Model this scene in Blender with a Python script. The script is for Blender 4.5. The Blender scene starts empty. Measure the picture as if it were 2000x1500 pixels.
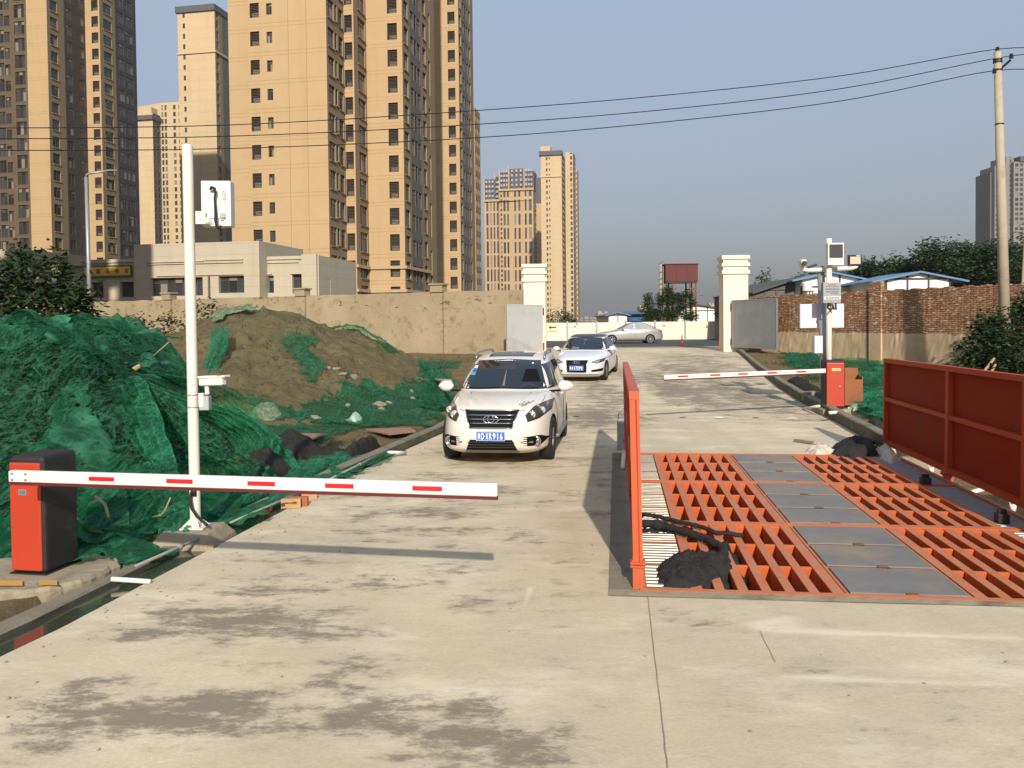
import bpy, bmesh, math, random
import numpy as np
from mathutils import Vector, Matrix, noise as mnoise
R = math.radians
SC = bpy.context.scene
COL = SC.collection

# ------------------------------------------------------------------ camera, world, sun, exposure
F_PX, CX, PY0, CAM_H = 1600.0, 1000.0, 667.0, 2.25
PITCH, ROLL = R(1.4), R(0.6)
_r0, _u0, FWD = Vector((1, 0, 0)), Vector((0, math.sin(PITCH), math.cos(PITCH))), Vector((0, math.cos(PITCH), -math.sin(PITCH)))
RGT = _r0 * math.cos(ROLL) - _u0 * math.sin(ROLL)
UPV = _u0 * math.cos(ROLL) + _r0 * math.sin(ROLL)
CAMPOS = Vector((0, 0, CAM_H))
cd = bpy.data.cameras.new('camera')
cd.sensor_width = 36; cd.lens = 36 * F_PX / 2000
cd.shift_y = -(750 - PY0) / 2000
cd.clip_start = 0.1; cd.clip_end = 12000
cam = bpy.data.objects.new('camera', cd); COL.objects.link(cam)
cam.matrix_world = Matrix(((RGT.x, UPV.x, -FWD.x, 0), (RGT.y, UPV.y, -FWD.y, 0), (RGT.z, UPV.z, -FWD.z, CAM_H), (0, 0, 0, 1)))
SC.camera = cam

SUN_EL, SUN_AZ = R(28.0), R(2.5)          # the sun stands behind the camera, a touch to the right
w = bpy.data.worlds.new('World'); SC.world = w; w.use_nodes = True
nt = w.node_tree; nt.nodes.clear()
wo = nt.nodes.new('ShaderNodeOutputWorld'); bg = nt.nodes.new('ShaderNodeBackground')
sky = nt.nodes.new('ShaderNodeTexSky'); sky.sky_type = 'NISHITA'; sky.sun_disc = False
sky.sun_elevation = SUN_EL; sky.sun_rotation = math.pi - SUN_AZ
sky.air_density = 1.0; sky.dust_density = 2.6; sky.ozone_density = 1.6
# the hazy air of that day: the sky greys towards the horizon
tcw = nt.nodes.new('ShaderNodeTexCoord'); sxw = nt.nodes.new('ShaderNodeSeparateXYZ'); nt.links.new(tcw.outputs['Generated'], sxw.inputs[0])
rw = nt.nodes.new('ShaderNodeValToRGB'); nt.links.new(sxw.outputs[2], rw.inputs[0]); cr_ = rw.color_ramp
cr_.elements[0].position = 0.0; cr_.elements[0].color = (0.170, 0.174, 0.184, 1); cr_.elements[1].position = 0.55; cr_.elements[1].color = (0.215, 0.278, 0.375, 1)
e_ = cr_.elements.new(0.18); e_.color = (0.196, 0.220, 0.264, 1)
sc_ = nt.nodes.new('ShaderNodeVectorMath'); sc_.operation = 'SCALE'; sc_.inputs['Scale'].default_value = 10.0; nt.links.new(rw.outputs[0], sc_.inputs[0])
tn = nt.nodes.new('ShaderNodeMix'); tn.data_type = 'RGBA'; tn.inputs[0].default_value = 0.80
nt.links.new(sky.outputs[0], tn.inputs[6]); nt.links.new(sc_.outputs[0], tn.inputs[7])
nt.links.new(tn.outputs[2], bg.inputs[0]); bg.inputs[1].default_value = 0.11
nt.links.new(bg.outputs[0], wo.inputs[0])

sl = bpy.data.lights.new('sun', 'SUN'); sl.energy = 3.4; sl.angle = R(0.9); sl.color = (1.0, 0.915, 0.80)
so = bpy.data.objects.new('sun', sl); COL.objects.link(so)
_sd = Vector((math.sin(SUN_AZ) * math.cos(SUN_EL), -math.cos(SUN_AZ) * math.cos(SUN_EL), math.sin(SUN_EL)))   # towards the sun
so.rotation_euler = _sd.to_track_quat('Z', 'Y').to_euler()
so.location = (0, -30, 40)
SC.view_settings.view_transform = 'Standard'; SC.view_settings.look = 'None'
SC.view_settings.exposure = 0.90; SC.view_settings.gamma = 1
SC.render.engine = 'CYCLES'
try:
    SC.cycles.transparent_max_bounces = 12; SC.cycles.max_bounces = 6; SC.cycles.use_denoising = True
    SC.cycles.volume_bounces = 0
except Exception: pass

# ------------------------------------------------------------------ photograph pixel -> place in the world
def ray(px, py):
    return FWD + RGT * ((px - CX) / F_PX) - UPV * ((py - PY0) / F_PX)
def P(px, py, Y):
    d = ray(px, py); return CAMPOS + d * (Y / d.y)
def G(px, py, z=0.0):
    d = ray(px, py); return CAMPOS + d * ((z - CAM_H) / d.z)
def proj(p):
    v = Vector(p) - CAMPOS; f = v.dot(FWD)
    if f < 0.05: return None
    return (CX + F_PX * v.dot(RGT) / f, PY0 - F_PX * v.dot(UPV) / f, f)
def sstep(a, b, x):
    t = min(1, max(0, (x - a) / (b - a))); return t * t * (3 - 2 * t)
def lerp(a, b, t): return a + (b - a) * t
def interp(tab, x):
    if x <= tab[0][0]: return tab[0][1]
    for (a, b), (c, d) in zip(tab, tab[1:]):
        if x <= c: return b + (d - b) * (x - a) / (c - a)
    return tab[-1][1]
def road_z(Y):
    return 0.74 * sstep(15.5, 42, Y) - 0.06 * sstep(44, 56, Y)
def GR(px, py, dz=0.0):                     # onto the road profile
    z = dz
    for _ in range(30):
        p = G(px, py, z); z = 0.5 * z + 0.5 * (road_z(p.y) + dz)
    return p
def fbm(x, y, z=0.0, o=4):
    return mnoise.fractal(Vector((x, y, z)), 1.0, 2.0, o)

# ------------------------------------------------------------------ materials
def lin(h, k=1.0):
    h = h.lstrip('#'); out = []
    for i in (0, 2, 4):
        c = int(h[i:i + 2], 16) / 255
        out.append(min(1, k * (c / 12.92 if c <= 0.04045 else ((c + 0.055) / 1.055) ** 2.4)))
    return (*out, 1)
class NT:
    def __init__(s, name):
        s.m = bpy.data.materials.new(name); s.m.use_nodes = True; s.t = s.m.node_tree; s.t.nodes.clear()
        s.out = s.n('ShaderNodeOutputMaterial')
    def n(s, typ, **kw):
        nd = s.t.nodes.new(typ)
        for k, v in kw.items(): setattr(nd, k, v)
        return nd
    def l(s, a, b): s.t.links.new(a, b)
    def co(s): 
        if not hasattr(s, '_co'): s._co = s.n('ShaderNodeTexCoord')
        return s._co.outputs['Object']
    def noise(s, scale, detail=4, rough=0.6, vec=None, dist=0):
        nd = s.n('ShaderNodeTexNoise'); nd.inputs['Scale'].default_value = scale; nd.inputs['Detail'].default_value = detail
        nd.inputs['Roughness'].default_value = rough; nd.inputs['Distortion'].default_value = dist
        s.l(vec or s.co(), nd.inputs['Vector']); return nd.outputs['Fac']
    def ramp(s, fac, a, b, ca=(0, 0, 0, 1), cb=(1, 1, 1, 1)):
        r = s.n('ShaderNodeValToRGB'); r.color_ramp.elements[0].position = a; r.color_ramp.elements[1].position = b
        r.color_ramp.elements[0].color = ca; r.color_ramp.elements[1].color = cb; s.l(fac, r.inputs[0]); return r.outputs[0]
    def mix(s, fac, a, b, mode='MIX'):
        m = s.n('ShaderNodeMix', data_type='RGBA', blend_type=mode)
        for v, i in ((fac, 0), (a, 6), (b, 7)):
            if hasattr(v, 'is_linked') or hasattr(v, 'node'): s.l(v, m.inputs[i])
            else: m.inputs[i].default_value = v
        return m.outputs[2]
    def math(s, op, a, b=0.0, clamp=False):
        m = s.n('ShaderNodeMath', operation=op); m.use_clamp = clamp
        for v, i in ((a, 0), (b, 1)):
            if hasattr(v, 'node'): s.l(v, m.inputs[i])
            else: m.inputs[i].default_value = v
        return m.outputs[0]
    def xyz(s, vec=None):
        x = s.n('ShaderNodeSeparateXYZ'); s.l(vec or s.co(), x.inputs[0]); return x.outputs
    def map(s, scale=(1, 1, 1), loc=(0, 0, 0), rot=(0, 0, 0)):
        m = s.n('ShaderNodeMapping'); m.inputs['Scale'].default_value = scale; m.inputs['Location'].default_value = loc
        m.inputs['Rotation'].default_value = rot; s.l(s.co(), m.inputs[0]); return m.outputs[0]
    def bsdf(s, col, rough=0.6, metal=0.0, spec=0.5, bump=None, bstr=0.2, bdist=0.02, coat=0.0):
        b = s.n('ShaderNodeBsdfPrincipled')
        for v, k in ((col, 'Base Color'), (rough, 'Roughness'), (metal, 'Metallic'), (spec, 'Specular IOR Level'), (coat, 'Coat Weight')):
            if hasattr(v, 'node'): s.l(v, b.inputs[k])
            else: b.inputs[k].default_value = v
        if bump is not None:
            bn = s.n('ShaderNodeBump'); bn.inputs['Strength'].default_value = bstr; bn.inputs['Distance'].default_value = bdist
            s.l(bump, bn.inputs['Height']); s.l(bn.outputs[0], b.inputs['Normal'])
        s.b = b; s.l(b.outputs[0], s.out.inputs[0]); return b
def pm(name, hexc, rough=0.6, metal=0.0, var=0.12, scale=5.0, bump=0.0, bscale=60, spec=0.5, coat=0.0, k=1.0, dirt=None, dscale=3.0, dlo=0.52, dhi=0.72):
    t = NT(name); c = lin(hexc, k)
    f = t.noise(scale, 5)
    col = t.mix(f, tuple(x * (1 - var) for x in c[:3]) + (1,), tuple(min(1, x * (1 + var)) for x in c[:3]) + (1,))
    if dirt:
        col = t.mix(t.ramp(t.noise(dscale, 8, 0.7), dlo, dhi), col, lin(dirt))
    t.bsdf(col, rough, metal, spec, t.noise(bscale, 6) if bump else None, bump, 0.02, coat)
    return t.m
M = {}

# ------------------------------------------------------------------ mesh building
class MB:
    def __init__(s): s.v = []; s.f = []; s.mi = []; s.cur = 0
    def add(s, vs, fs, mi=None):
        b = len(s.v); s.v.extend(Vector(p) for p in vs); s.f.extend(tuple(b + i for i in f) for f in fs)
        s.mi.extend([s.cur if mi is None else mi] * len(fs)); return s
    def quad(s, a, b, c, d, mi=None): return s.add([a, b, c, d], [(0, 1, 2, 3)], mi)
    def box(s, c, d, rz=0, mi=None, rot=None):
        m = rot if rot is not None else Matrix.Rotation(rz, 3, 'Z'); c = Vector(c)
        vs = [c + m @ Vector((x * d[0] / 2, y * d[1] / 2, z * d[2] / 2)) for z in (-1, 1) for y in (-1, 1) for x in (-1, 1)]
        return s.add(vs, [(0, 2, 3, 1), (4, 5, 7, 6), (0, 1, 5, 4), (1, 3, 7, 5), (3, 2, 6, 7), (2, 0, 4, 6)], mi)
    def bar(s, a, b, wx, wz, mi=None, up=Vector((0, 0, 1))):
        a, b = Vector(a), Vector(b); d = (b - a); L = d.length; d.normalize()
        side = d.cross(up)
        if side.length < 1e-4: side = d.cross(Vector((1, 0, 0)))
        side.normalize(); u = side.cross(d)
        return s.box((a + b) / 2, (wx, L, wz), 0, mi, Matrix((side, d, u)).transposed())
    def tube(s, pts, r, n=8, cap=True, mi=None):
        pts = [Vector(p) for p in pts]; rs = r if isinstance(r, (list, tuple)) else [r] * len(pts)
        vs = []; fs = []; prev = None
        for i, p in enumerate(pts):
            d = (pts[min(i + 1, len(pts) - 1)] - pts[max(i - 1, 0)]).normalized()
            a = (prev - d * prev.dot(d)) if prev is not None else d.cross(Vector((0, 0, 1)) if abs(d.z) < 0.9 else Vector((1, 0, 0)))
            a.normalize(); prev = a; b = d.cross(a)
            vs += [p + (a * math.cos(2 * math.pi * k / n) + b * math.sin(2 * math.pi * k / n)) * rs[i] for k in range(n)]
        for i in range(len(pts) - 1):
            for k in range(n):
                k2 = (k + 1) % n; fs.append((i * n + k, i * n + k2, (i + 1) * n + k2, (i + 1) * n + k))
        if cap: fs += [tuple(range(n))[::-1], tuple((len(pts) - 1) * n + k for k in range(n))]
        return s.add(vs, fs, mi)
    def lathe(s, prof, n=24, mat=None, mi=None):      # profile of (r, z) about Z, placed by a 4x4 matrix
        m = mat or Matrix.Identity(4); vs = []; fs = []
        for r, z in prof: vs += [m @ Vector((r * math.cos(2 * math.pi * k / n), r * math.sin(2 * math.pi * k / n), z)) for k in range(n)]
        for i in range(len(prof) - 1):
            for k in range(n):
                k2 = (k + 1) % n; fs.append((i * n + k, i * n + k2, (i + 1) * n + k2, (i + 1) * n + k))
        return s.add(vs, fs, mi)
    def grid(s, rows, mi=None, closed=False):
        n = len(rows[0]); vs = [p for r in rows for p in r]; fs = []
        for i in range(len(rows) - 1):
            for k in range(n if closed else n - 1):
                k2 = (k + 1) % n; fs.append((i * n + k, i * n + k2, (i + 1) * n + k2, (i + 1) * n + k))
        return s.add(vs, fs, mi)
    def prism(s, poly, h0, h1, mi=None):              # polygon of (x, y) from z = h0 up to h1
        n = len(poly); vs = [(x, y, h0) for x, y in poly] + [(x, y, h1) for x, y in poly]
        return s.add(vs, [tuple(range(n))[::-1], tuple(range(n, 2 * n))] + [(i, (i + 1) % n, n + (i + 1) % n, n + i) for i in range(n)], mi)
    def mesh(s, mp): 
        for k in range(len(s.v)): s.v[k] = mp @ s.v[k]
        return s
    def build(s, name, mats, parent=None, smooth=False, bevel=0.0, world=True, base=None, seg=2):
        me = bpy.data.meshes.new(name); mats = mats if isinstance(mats, (list, tuple)) else [mats]
        vs = s.v
        o = bpy.data.objects.new(name, me)
        if parent is not None:
            if world:
                inv = WM[parent.name].inverted(); vs = [inv @ p for p in vs]
            o.parent = parent; WM[o.name] = WM[parent.name].copy()
        else:
            if base is None and vs:
                base = Vector(((min(p.x for p in vs) + max(p.x for p in vs)) / 2, (min(p.y for p in vs) + max(p.y for p in vs)) / 2, min(p.z for p in vs)))
            if base is not None:
                base = Vector(base); vs = [p - base for p in vs]; o.location = base; WM[o.name] = Matrix.Translation(base)
            else: WM[o.name] = Matrix.Identity(4)
        me.from_pydata([tuple(p) for p in vs], [], s.f)
        for m in mats: me.materials.append(m)
        if len(mats) > 1: me.polygons.foreach_set('material_index', s.mi)
        if smooth: 
            me.polygons.foreach_set('use_smooth', [True] * len(s.f))
        me.update()
        bm = bmesh.new(); bm.from_mesh(me)
        if smooth or bevel: bmesh.ops.remove_doubles(bm, verts=bm.verts, dist=1e-5)
        bmesh.ops.recalc_face_normals(bm, faces=bm.faces) if not getattr(s, 'keepn', False) else None
        bm.to_mesh(me); bm.free()
        if bevel:
            md = o.modifiers.new('bevel', 'BEVEL'); md.width = bevel; md.segments = seg; md.limit_method = 'ANGLE'; md.angle_limit = R(40)
        COL.objects.link(o); return o
WM = {}
def tag(o, label=None, cat=None, group=None, kind=None):
    if label: o['label'] = label
    if cat: o['category'] = cat
    if group: o['group'] = group
    if kind: o['kind'] = kind
    return o
def thing(name, label, cat, loc=(0, 0, 0), rz=0.0, group=None):
    o = bpy.data.objects.new(name, None); o.empty_display_size = 0.1; COL.objects.link(o)
    o.location = loc; o.rotation_euler = (0, 0, rz); WM[o.name] = Matrix.Translation(Vector(loc)) @ Matrix.Rotation(rz, 4, 'Z')
    return tag(o, label, cat, group)
def struct(o): return tag(o, kind='structure')
def copy_tree(o, parent=None):
    c = o.copy(); COL.objects.link(c); c.parent = parent
    for ch in list(o.children): copy_tree(ch, c)
    return c
def text_mb(body, size, bold=0.0, ext=0.004, space=1.0):
    cu = bpy.data.curves.new('t', 'FONT'); cu.body = body; cu.size = size; cu.align_x = 'CENTER'; cu.align_y = 'CENTER'
    cu.extrude = ext; cu.offset = bold; cu.resolution_u = 3; cu.space_character = space
    o = bpy.data.objects.new('t', cu); COL.objects.link(o)
    dg = bpy.context.evaluated_depsgraph_get(); me = bpy.data.meshes.new_from_object(o.evaluated_get(dg))
    mb = MB(); mb.keepn = True; mb.add([v.co.copy() for v in me.vertices], [tuple(p.vertices) for p in me.polygons])
    bpy.data.objects.remove(o); bpy.data.curves.remove(cu); bpy.data.meshes.remove(me)
    return mb
def fit_text(mb, w, h):                                   # stretch text to a width and height about its centre
    xs = [p.x for p in mb.v]; ys = [p.y for p in mb.v]
    if not xs: return mb
    cx, cy = (min(xs) + max(xs)) / 2, (min(ys) + max(ys)) / 2; sx, sy = w / (max(xs) - min(xs)), h / (max(ys) - min(ys))
    mb.v = [Vector(((p.x - cx) * sx, (p.y - cy) * sy, p.z)) for p in mb.v]; return mb
def frame_m(o, ex, ez):                                   # columns: ex = right, ez = up, normal = ex x ez ... for text: x right, y up, z out
    ex = Vector(ex).normalized(); ez = Vector(ez).normalized(); n = ex.cross(ez)
    return Matrix(((ex.x, ez.x, n.x, o[0]), (ex.y, ez.y, n.y, o[1]), (ex.z, ez.z, n.z, o[2]), (0, 0, 0, 1)))
rnd = random.Random(7)
# ------------------------------------------------------------------ the materials used all over
def concrete_road():
    t = NT('road_concrete')
    at = t.n('ShaderNodeAttribute', attribute_name='stain'); st = at.outputs['Fac']
    n1 = t.noise(0.55, 6, 0.62); n2 = t.noise(2.6, 9, 0.78, t.map((0.55, 1, 1), (0, 0, 0), (0, 0, 0.15))); n3 = t.noise(34, 6, 0.7); n4 = t.noise(0.16, 3)
    base = t.mix(t.ramp(n1, .3, .7), lin('b9aa8e'), lin('dccdaf'))
    base = t.mix(t.ramp(n4, 0.4, 0.65), base, t.mix(n2, lin('b4a68b'), lin('cfc0a3')))
    track = t.ramp(t.noise(1.0, 5, 0.6, t.map((1.1, 0.12, 1), (3, 0, 0), (0, 0, .13))), 0.45, 0.7)
    base = t.mix(t.math('MULTIPLY', track, 0.30), base, lin('8f8574'))
    mott = t.ramp(n2, 0.38, 0.66); base = t.mix(t.math('MULTIPLY', mott, 0.30), base, lin('9c907a'))
    base = t.mix(t.math('MULTIPLY', t.ramp(n3, .35, .75), 0.40), base, lin('9c917c'))
    pale = t.ramp(t.noise(1.3, 7, 0.7, t.map((0.5, 1, 1), (9, 3, 0))), 0.52, 0.70)
    base = t.mix(t.math('MULTIPLY', pale, 0.6), base, lin('dbcfb6'))
    s = t.math('ADD', st, t.math('MULTIPLY', t.math('SUBTRACT', n2, 0.5), 2.1))
    s = t.math('ADD', s, t.math('MULTIPLY', t.math('SUBTRACT', t.noise(9, 6, 0.75, t.map((0.5, 1, 1))), 0.5), 1.0))
    mask = t.ramp(s, 0.37, 0.60)
    soft = t.ramp(s, 0.16, 0.52)
    base = t.mix(t.math('MULTIPLY', soft, 0.34), base, lin('8d8371'))
    col = t.mix(t.math('MULTIPLY', mask, 0.72), base, t.mix(t.noise(5, 5), lin('60594d'), lin('73695b')))
    w = t.n('ShaderNodeAttribute', attribute_name='pale').outputs['Fac']
    pm_ = t.ramp(t.math('ADD', w, t.math('MULTIPLY', t.math('SUBTRACT', n2, 0.5), 0.9)), 0.45, 0.75)
    col = t.mix(t.math('MULTIPLY', pm_, 0.6), col, lin('dcd0b8'))
    sp = t.ramp(t.noise(55, 2, 0.5), 0.71, 0.76)
    col = t.mix(t.math('MULTIPLY', sp, 0.5), col, lin('5a5348'))
    t.bsdf(col, 0.85, 0, 0.3, t.math('ADD', n3, t.math('MULTIPLY', n2, 2.0)), 0.28, 0.012)
    return t.m
M['road'] = concrete_road()
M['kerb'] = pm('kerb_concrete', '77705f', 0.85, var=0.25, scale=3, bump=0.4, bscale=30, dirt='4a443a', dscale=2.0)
M['kerb_face'] = pm('kerb_dark_face', '4c4a41', 0.7, var=0.3, scale=3, bump=0.3, bscale=30, dirt='6c6555', dscale=1.5)  # darker tone than the kerb top
M['plinth'] = pm('rough_concrete', '8f846e', 0.9, var=0.25, scale=3, bump=0.6, bscale=18, dirt='5d5342', dscale=2.2)
def water_m():
    t = NT('gutter_water'); t.bsdf(lin('3a3c30'), 0.04, 0, 0.9, t.noise(3.0, 3), 0.03, 0.02); return t.m
M['water'] = water_m()
def soil_m(name, a, b, c):
    t = NT(name); n1 = t.noise(1.1, 8, 0.7); n2 = t.noise(7, 8, 0.75); n3 = t.noise(30, 4, 0.7)
    col = t.mix(t.ramp(n1, 0.35, 0.65), lin(a), lin(b)); col = t.mix(t.ramp(n2, 0.5, 0.7), col, lin(c))
    col = t.mix(t.ramp(n3, 0.62, 0.70), col, lin('8b8164'))
    t.bsdf(col, 0.95, 0, 0.15, t.math('ADD', n2, t.math('MULTIPLY', n3, 0.4)), 0.9, 0.08); return t.m
M['joint'] = pm('joint_seam', '8b806c', .9, var=.3, scale=20, dirt='5f5646', dscale=9)
M['soil'] = soil_m('mound_soil', '5e563c', '6e6549', '423a28')
M['ground'] = soil_m('ground_soil', '6a5a42', '80704f', '4f4734')
M['pitdirt'] = soil_m('dark_pit_soil', '463a2e', '584a3a', '33291f')
M['orange'] = pm('orange_paint', 'b4512e', 0.5, var=0.10, scale=4, spec=0.4, dirt='a5583a', dscale=1.4, dlo=0.50, dhi=0.80, bump=0.05, bscale=40)

def grid_paint():
    t = NT('worn_orange_paint'); n = t.noise(5, 6, .7); nz = t.xyz(t.n('ShaderNodeNewGeometry').outputs['Normal'])[2]
    col = t.mix(n, lin('a84a1c'), lin('be5a26'))
    dust = t.math('MULTIPLY', t.ramp(nz, .6, .95), t.math('ADD', t.math('MULTIPLY', t.ramp(t.noise(2.2, 8, .75), .35, .68), .5), .32)); col = t.mix(dust, col, lin('b08365'))
    rustm = t.math('MULTIPLY', t.ramp(t.noise(7, 8, .75), .60, .68), .75); col = t.mix(rustm, col, t.mix(n, lin('6b4128'), lin('8a6a4c')))
    mud = t.math('MULTIPLY', t.ramp(t.math('SUBTRACT', -.03, t.xyz()[2]), 0, .16), t.ramp(t.noise(9, 5), .35, .6)); col = t.mix(t.math('MULTIPLY', mud, .5), col, lin('6e5640'))
    t.bsdf(col, .62, 0, .3, t.noise(50, 5), .1, .01); return t.m
M['orange_grid'] = grid_paint()
M['orange_shaded'] = pm('shaded_orange_paint', '8a2e13', 0.7, var=0.14, scale=3, spec=0.08, dirt='7b3620', dscale=1.2, bump=0.06, bscale=8)  # darker copy of the orange: the right panel's shade put into its colour
M['rib_shaded'] = pm('shaded_rib_paint', 'ab4420', 0.6, var=0.12, scale=3, spec=0.2, dirt='9a4a2c', dscale=2)  # ribs of the shaded panel, light on them put into a lighter tone
M['steel_plate'] = pm('steel_plate', '74716d', 0.55, 0.1, var=0.22, scale=3, spec=0.5, dirt='8c7f69', dscale=1.1, dlo=0.46, dhi=0.66, bump=0.06, bscale=60)
M['roller'] = pm('roller_steel', '6d675c', 0.38, 0.5, var=0.2, scale=12, dirt='8a8069', dscale=6)
M['dark_steel'] = pm('dark_steel', '33302d', 0.5, 0.5, var=0.2)
M['white_paint'] = pm('white_paint', 'd6d2c8', 0.35, var=0.04, scale=3, spec=0.5)
M['white_pole'] = pm('white_pole_paint', 'd0ccc2', 0.3, var=0.05, scale=2, spec=0.5, dirt='c6c0b2', dscale=3, dlo=0.6, dhi=0.8)
M['red_paint'] = pm('red_box_paint', 'aa3a25', 0.4, var=0.06, scale=3, spec=0.45, bump=0.06, bscale=120, dirt='96412f', dscale=5, dlo=.58, dhi=.75)
M['black_paint'] = pm('black_textured_paint', '1c1a1b', 0.6, var=0.2, scale=30, bump=0.3, bscale=180, dirt='3a3631', dscale=4, dlo=.55, dhi=.8)
M['red_tape'] = pm('red_reflective_tape', 'c81f2b', 0.35, var=0.06)
M['maroon'] = pm('maroon_edge_rubber', '5a1a1c', 0.5, var=0.1)
M['grey_plastic'] = pm('grey_plastic', '9aa0a0', 0.5, var=0.06)
M['black_plastic'] = pm('black_plastic', '121212', 0.45, var=0.15)
M['rubber'] = pm('rubber', '161514', 0.75, var=0.25, scale=10, bump=0.2)
M['galv'] = pm('galvanised_steel', '94979a', 0.45, 0.4, var=0.12, scale=6)
M['lilac_board'] = pm('pale_board', 'c9c2ca', 0.5, var=0.03)
M['pvc'] = pm('pvc_pipe', '86867f', 0.4, var=0.08)
M['pvc_white'] = pm('white_pvc', 'dcd6c8', 0.4, var=0.08)
def black_net():
    t = NT('black_shade_net'); n = t.noise(14, 8, 0.75)
    col = t.mix(n, lin('141313'), lin('3a3734')); col = t.mix(t.ramp(t.noise(40, 4, 0.7), 0.66, 0.72), col, lin('6f6a62'))
    t.bsdf(col, 0.85, 0, 0.25, t.math('ADD', n, t.noise(60, 3)), 0.6, 0.03); return t.m
M['black_net'] = black_net()
def green_net(name, a, b, alpha_lo, alpha_hi, sc=1.0, rot=(.3, .2, -.5)):
    t = NT(name)
    n1 = t.noise(.9 * sc, 6, 0.65)
    def ridge(scale, mp, k, r):
        n = t.noise(scale, 4, 0.55, t.map(mp, (r, r, 0), (rot[0], rot[1], rot[2] + r * .25)), 1.0)
        return t.ramp(t.math('ABSOLUTE', t.math('SUBTRACT', n, 0.5)), 0.0, k, (1, 1, 1, 1), (0, 0, 0, 1))
    r1 = ridge(2.2 * sc, (2.4, 0.4, 1.6), .05, 0.0); r2 = ridge(4.5 * sc, (2.6, 0.35, 1.5), .06, 1.7); r3 = ridge(1.3 * sc, (1.6, 0.5, 1.2), .035, 3.1)
    rd = t.math('MAXIMUM', t.math('MAXIMUM', r1, t.math('MULTIPLY', r2, .6)), r3)
    col = t.mix(t.math('ADD', t.math('MULTIPLY', n1, .5), t.math('MULTIPLY', rd, .6), True), lin(a), lin(b))
    b_ = t.bsdf(col, 0.65, 0, 0.25, t.math('ADD', rd, t.noise(6, 5)), 0.45, 0.05)
    tr = t.n('ShaderNodeBsdfTransparent'); tr.inputs[0].default_value = (.62, .9, .76, 1); tl = t.n('ShaderNodeBsdfTranslucent'); t.l(col, tl.inputs[0])
    m1 = t.n('ShaderNodeMixShader'); m1.inputs[0].default_value = 0.3; t.l(b_.outputs[0], m1.inputs[1]); t.l(tl.outputs[0], m1.inputs[2])
    m2 = t.n('ShaderNodeMixShader')
    al = t.math('ADD', t.math('MULTIPLY', t.ramp(n1, 0.35, 0.7), (alpha_hi - alpha_lo) * .75), alpha_lo)
    al = t.math('ADD', al, t.math('MULTIPLY', rd, .38), True)
    t.l(al, m2.inputs[0]); t.l(tr.outputs[0], m2.inputs[1]); t.l(m1.outputs[0], m2.inputs[2]); t.l(m2.outputs[0], t.out.inputs[0])
    return t.m
M['net'] = green_net('green_dust_net', '1c4f38', '3c8462', 0.20, 0.62)
M['net_thin'] = green_net('thin_green_dust_net', '285b43', '4a8d6a', 0.06, 0.44)
M['net_dense'] = green_net('folded_green_dust_net', '185a40', '3a9069', 0.42, 0.86, 1.6)
M['net_veil'] = green_net('green_net_veil', '1f543c', '4a8f6e', 0.02, 0.24)
M['net_faded'] = green_net('faded_green_net', '6c8063', '8d9f7c', 0.62, 0.92)
def radial_net(name, a, b, apex, lo, hi):
    t = NT(name); g = t.n('ShaderNodeNewGeometry').outputs['Position']
    mp = t.n('ShaderNodeMapping'); mp.inputs['Location'].default_value = (-apex[0], -apex[1], -apex[2]); t.l(g, mp.inputs[0]); x, y, z = t.xyz(mp.outputs[0])
    n1 = t.noise(.8, 5, .6, g); n2 = t.noise(2.5, 5, .6, g)
    th = t.math('ARCTAN2', t.math('ADD', z, t.math('MULTIPLY', y, .35)), x)
    def rid(k, w_, pw):
        s_ = t.math('SINE', t.math('ADD', t.math('MULTIPLY', th, k), t.math('MULTIPLY', n1, w_))); return t.math('POWER', t.math('ADD', t.math('MULTIPLY', s_, .5), .5), pw)
    rd = t.math('MAXIMUM', t.math('MAXIMUM', rid(9, 9, 7.0), t.math('MULTIPLY', rid(23, 14, 6.0), .65)), t.math('MULTIPLY', rid(5, 16, 9.0), .9))
    rd = t.math('MULTIPLY', rd, t.ramp(n2, .3, .62))
    col = t.mix(t.math('ADD', t.math('MULTIPLY', n2, .35), t.math('MULTIPLY', rd, .65), True), lin(a), lin(b))
    b_ = t.bsdf(col, .65, 0, .25, rd, .35, .05); tl = t.n('ShaderNodeBsdfTranslucent'); t.l(col, tl.inputs[0]); tr = t.n('ShaderNodeBsdfTransparent'); tr.inputs[0].default_value = (.66, .92, .78, 1)
    m1 = t.n('ShaderNodeMixShader'); m1.inputs[0].default_value = .3; t.l(b_.outputs[0], m1.inputs[1]); t.l(tl.outputs[0], m1.inputs[2])
    m2 = t.n('ShaderNodeMixShader'); al = t.math('ADD', t.math('ADD', t.math('MULTIPLY', t.ramp(n1, .38, .66), hi - lo), lo), t.math('MULTIPLY', rd, .55), True)
    t.l(al, m2.inputs[0]); t.l(tr.outputs[0], m2.inputs[1]); t.l(m1.outputs[0], m2.inputs[2]); t.l(m2.outputs[0], t.out.inputs[0]); return t.m
APEX = P(236, 738, 12.0)
M['net_radial'] = radial_net('draped_green_dust_net', '22563f', '4a9270', APEX, .20, .56)
def leaf_m(name, a, b, c):
    t = NT(name); g = t.n('ShaderNodeNewGeometry'); r = g.outputs['Random Per Island']
    col = t.mix(t.ramp(r, 0.0, 0.8), lin(a), lin(b)); col = t.mix(t.ramp(r, 0.86, 1.0), col, lin(c))
    b_ = t.bsdf(col, 0.55, 0, 0.3); tl = t.n('ShaderNodeBsdfTranslucent'); t.l(col, tl.inputs[0])
    m1 = t.n('ShaderNodeMixShader'); m1.inputs[0].default_value = 0.3; t.l(b_.outputs[0], m1.inputs[1]); t.l(tl.outputs[0], m1.inputs[2]); t.l(m1.outputs[0], t.out.inputs[0])
    return t.m
M['leaf'] = leaf_m('leaf_dark', '20301a', '334626', '4f6335')
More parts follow.
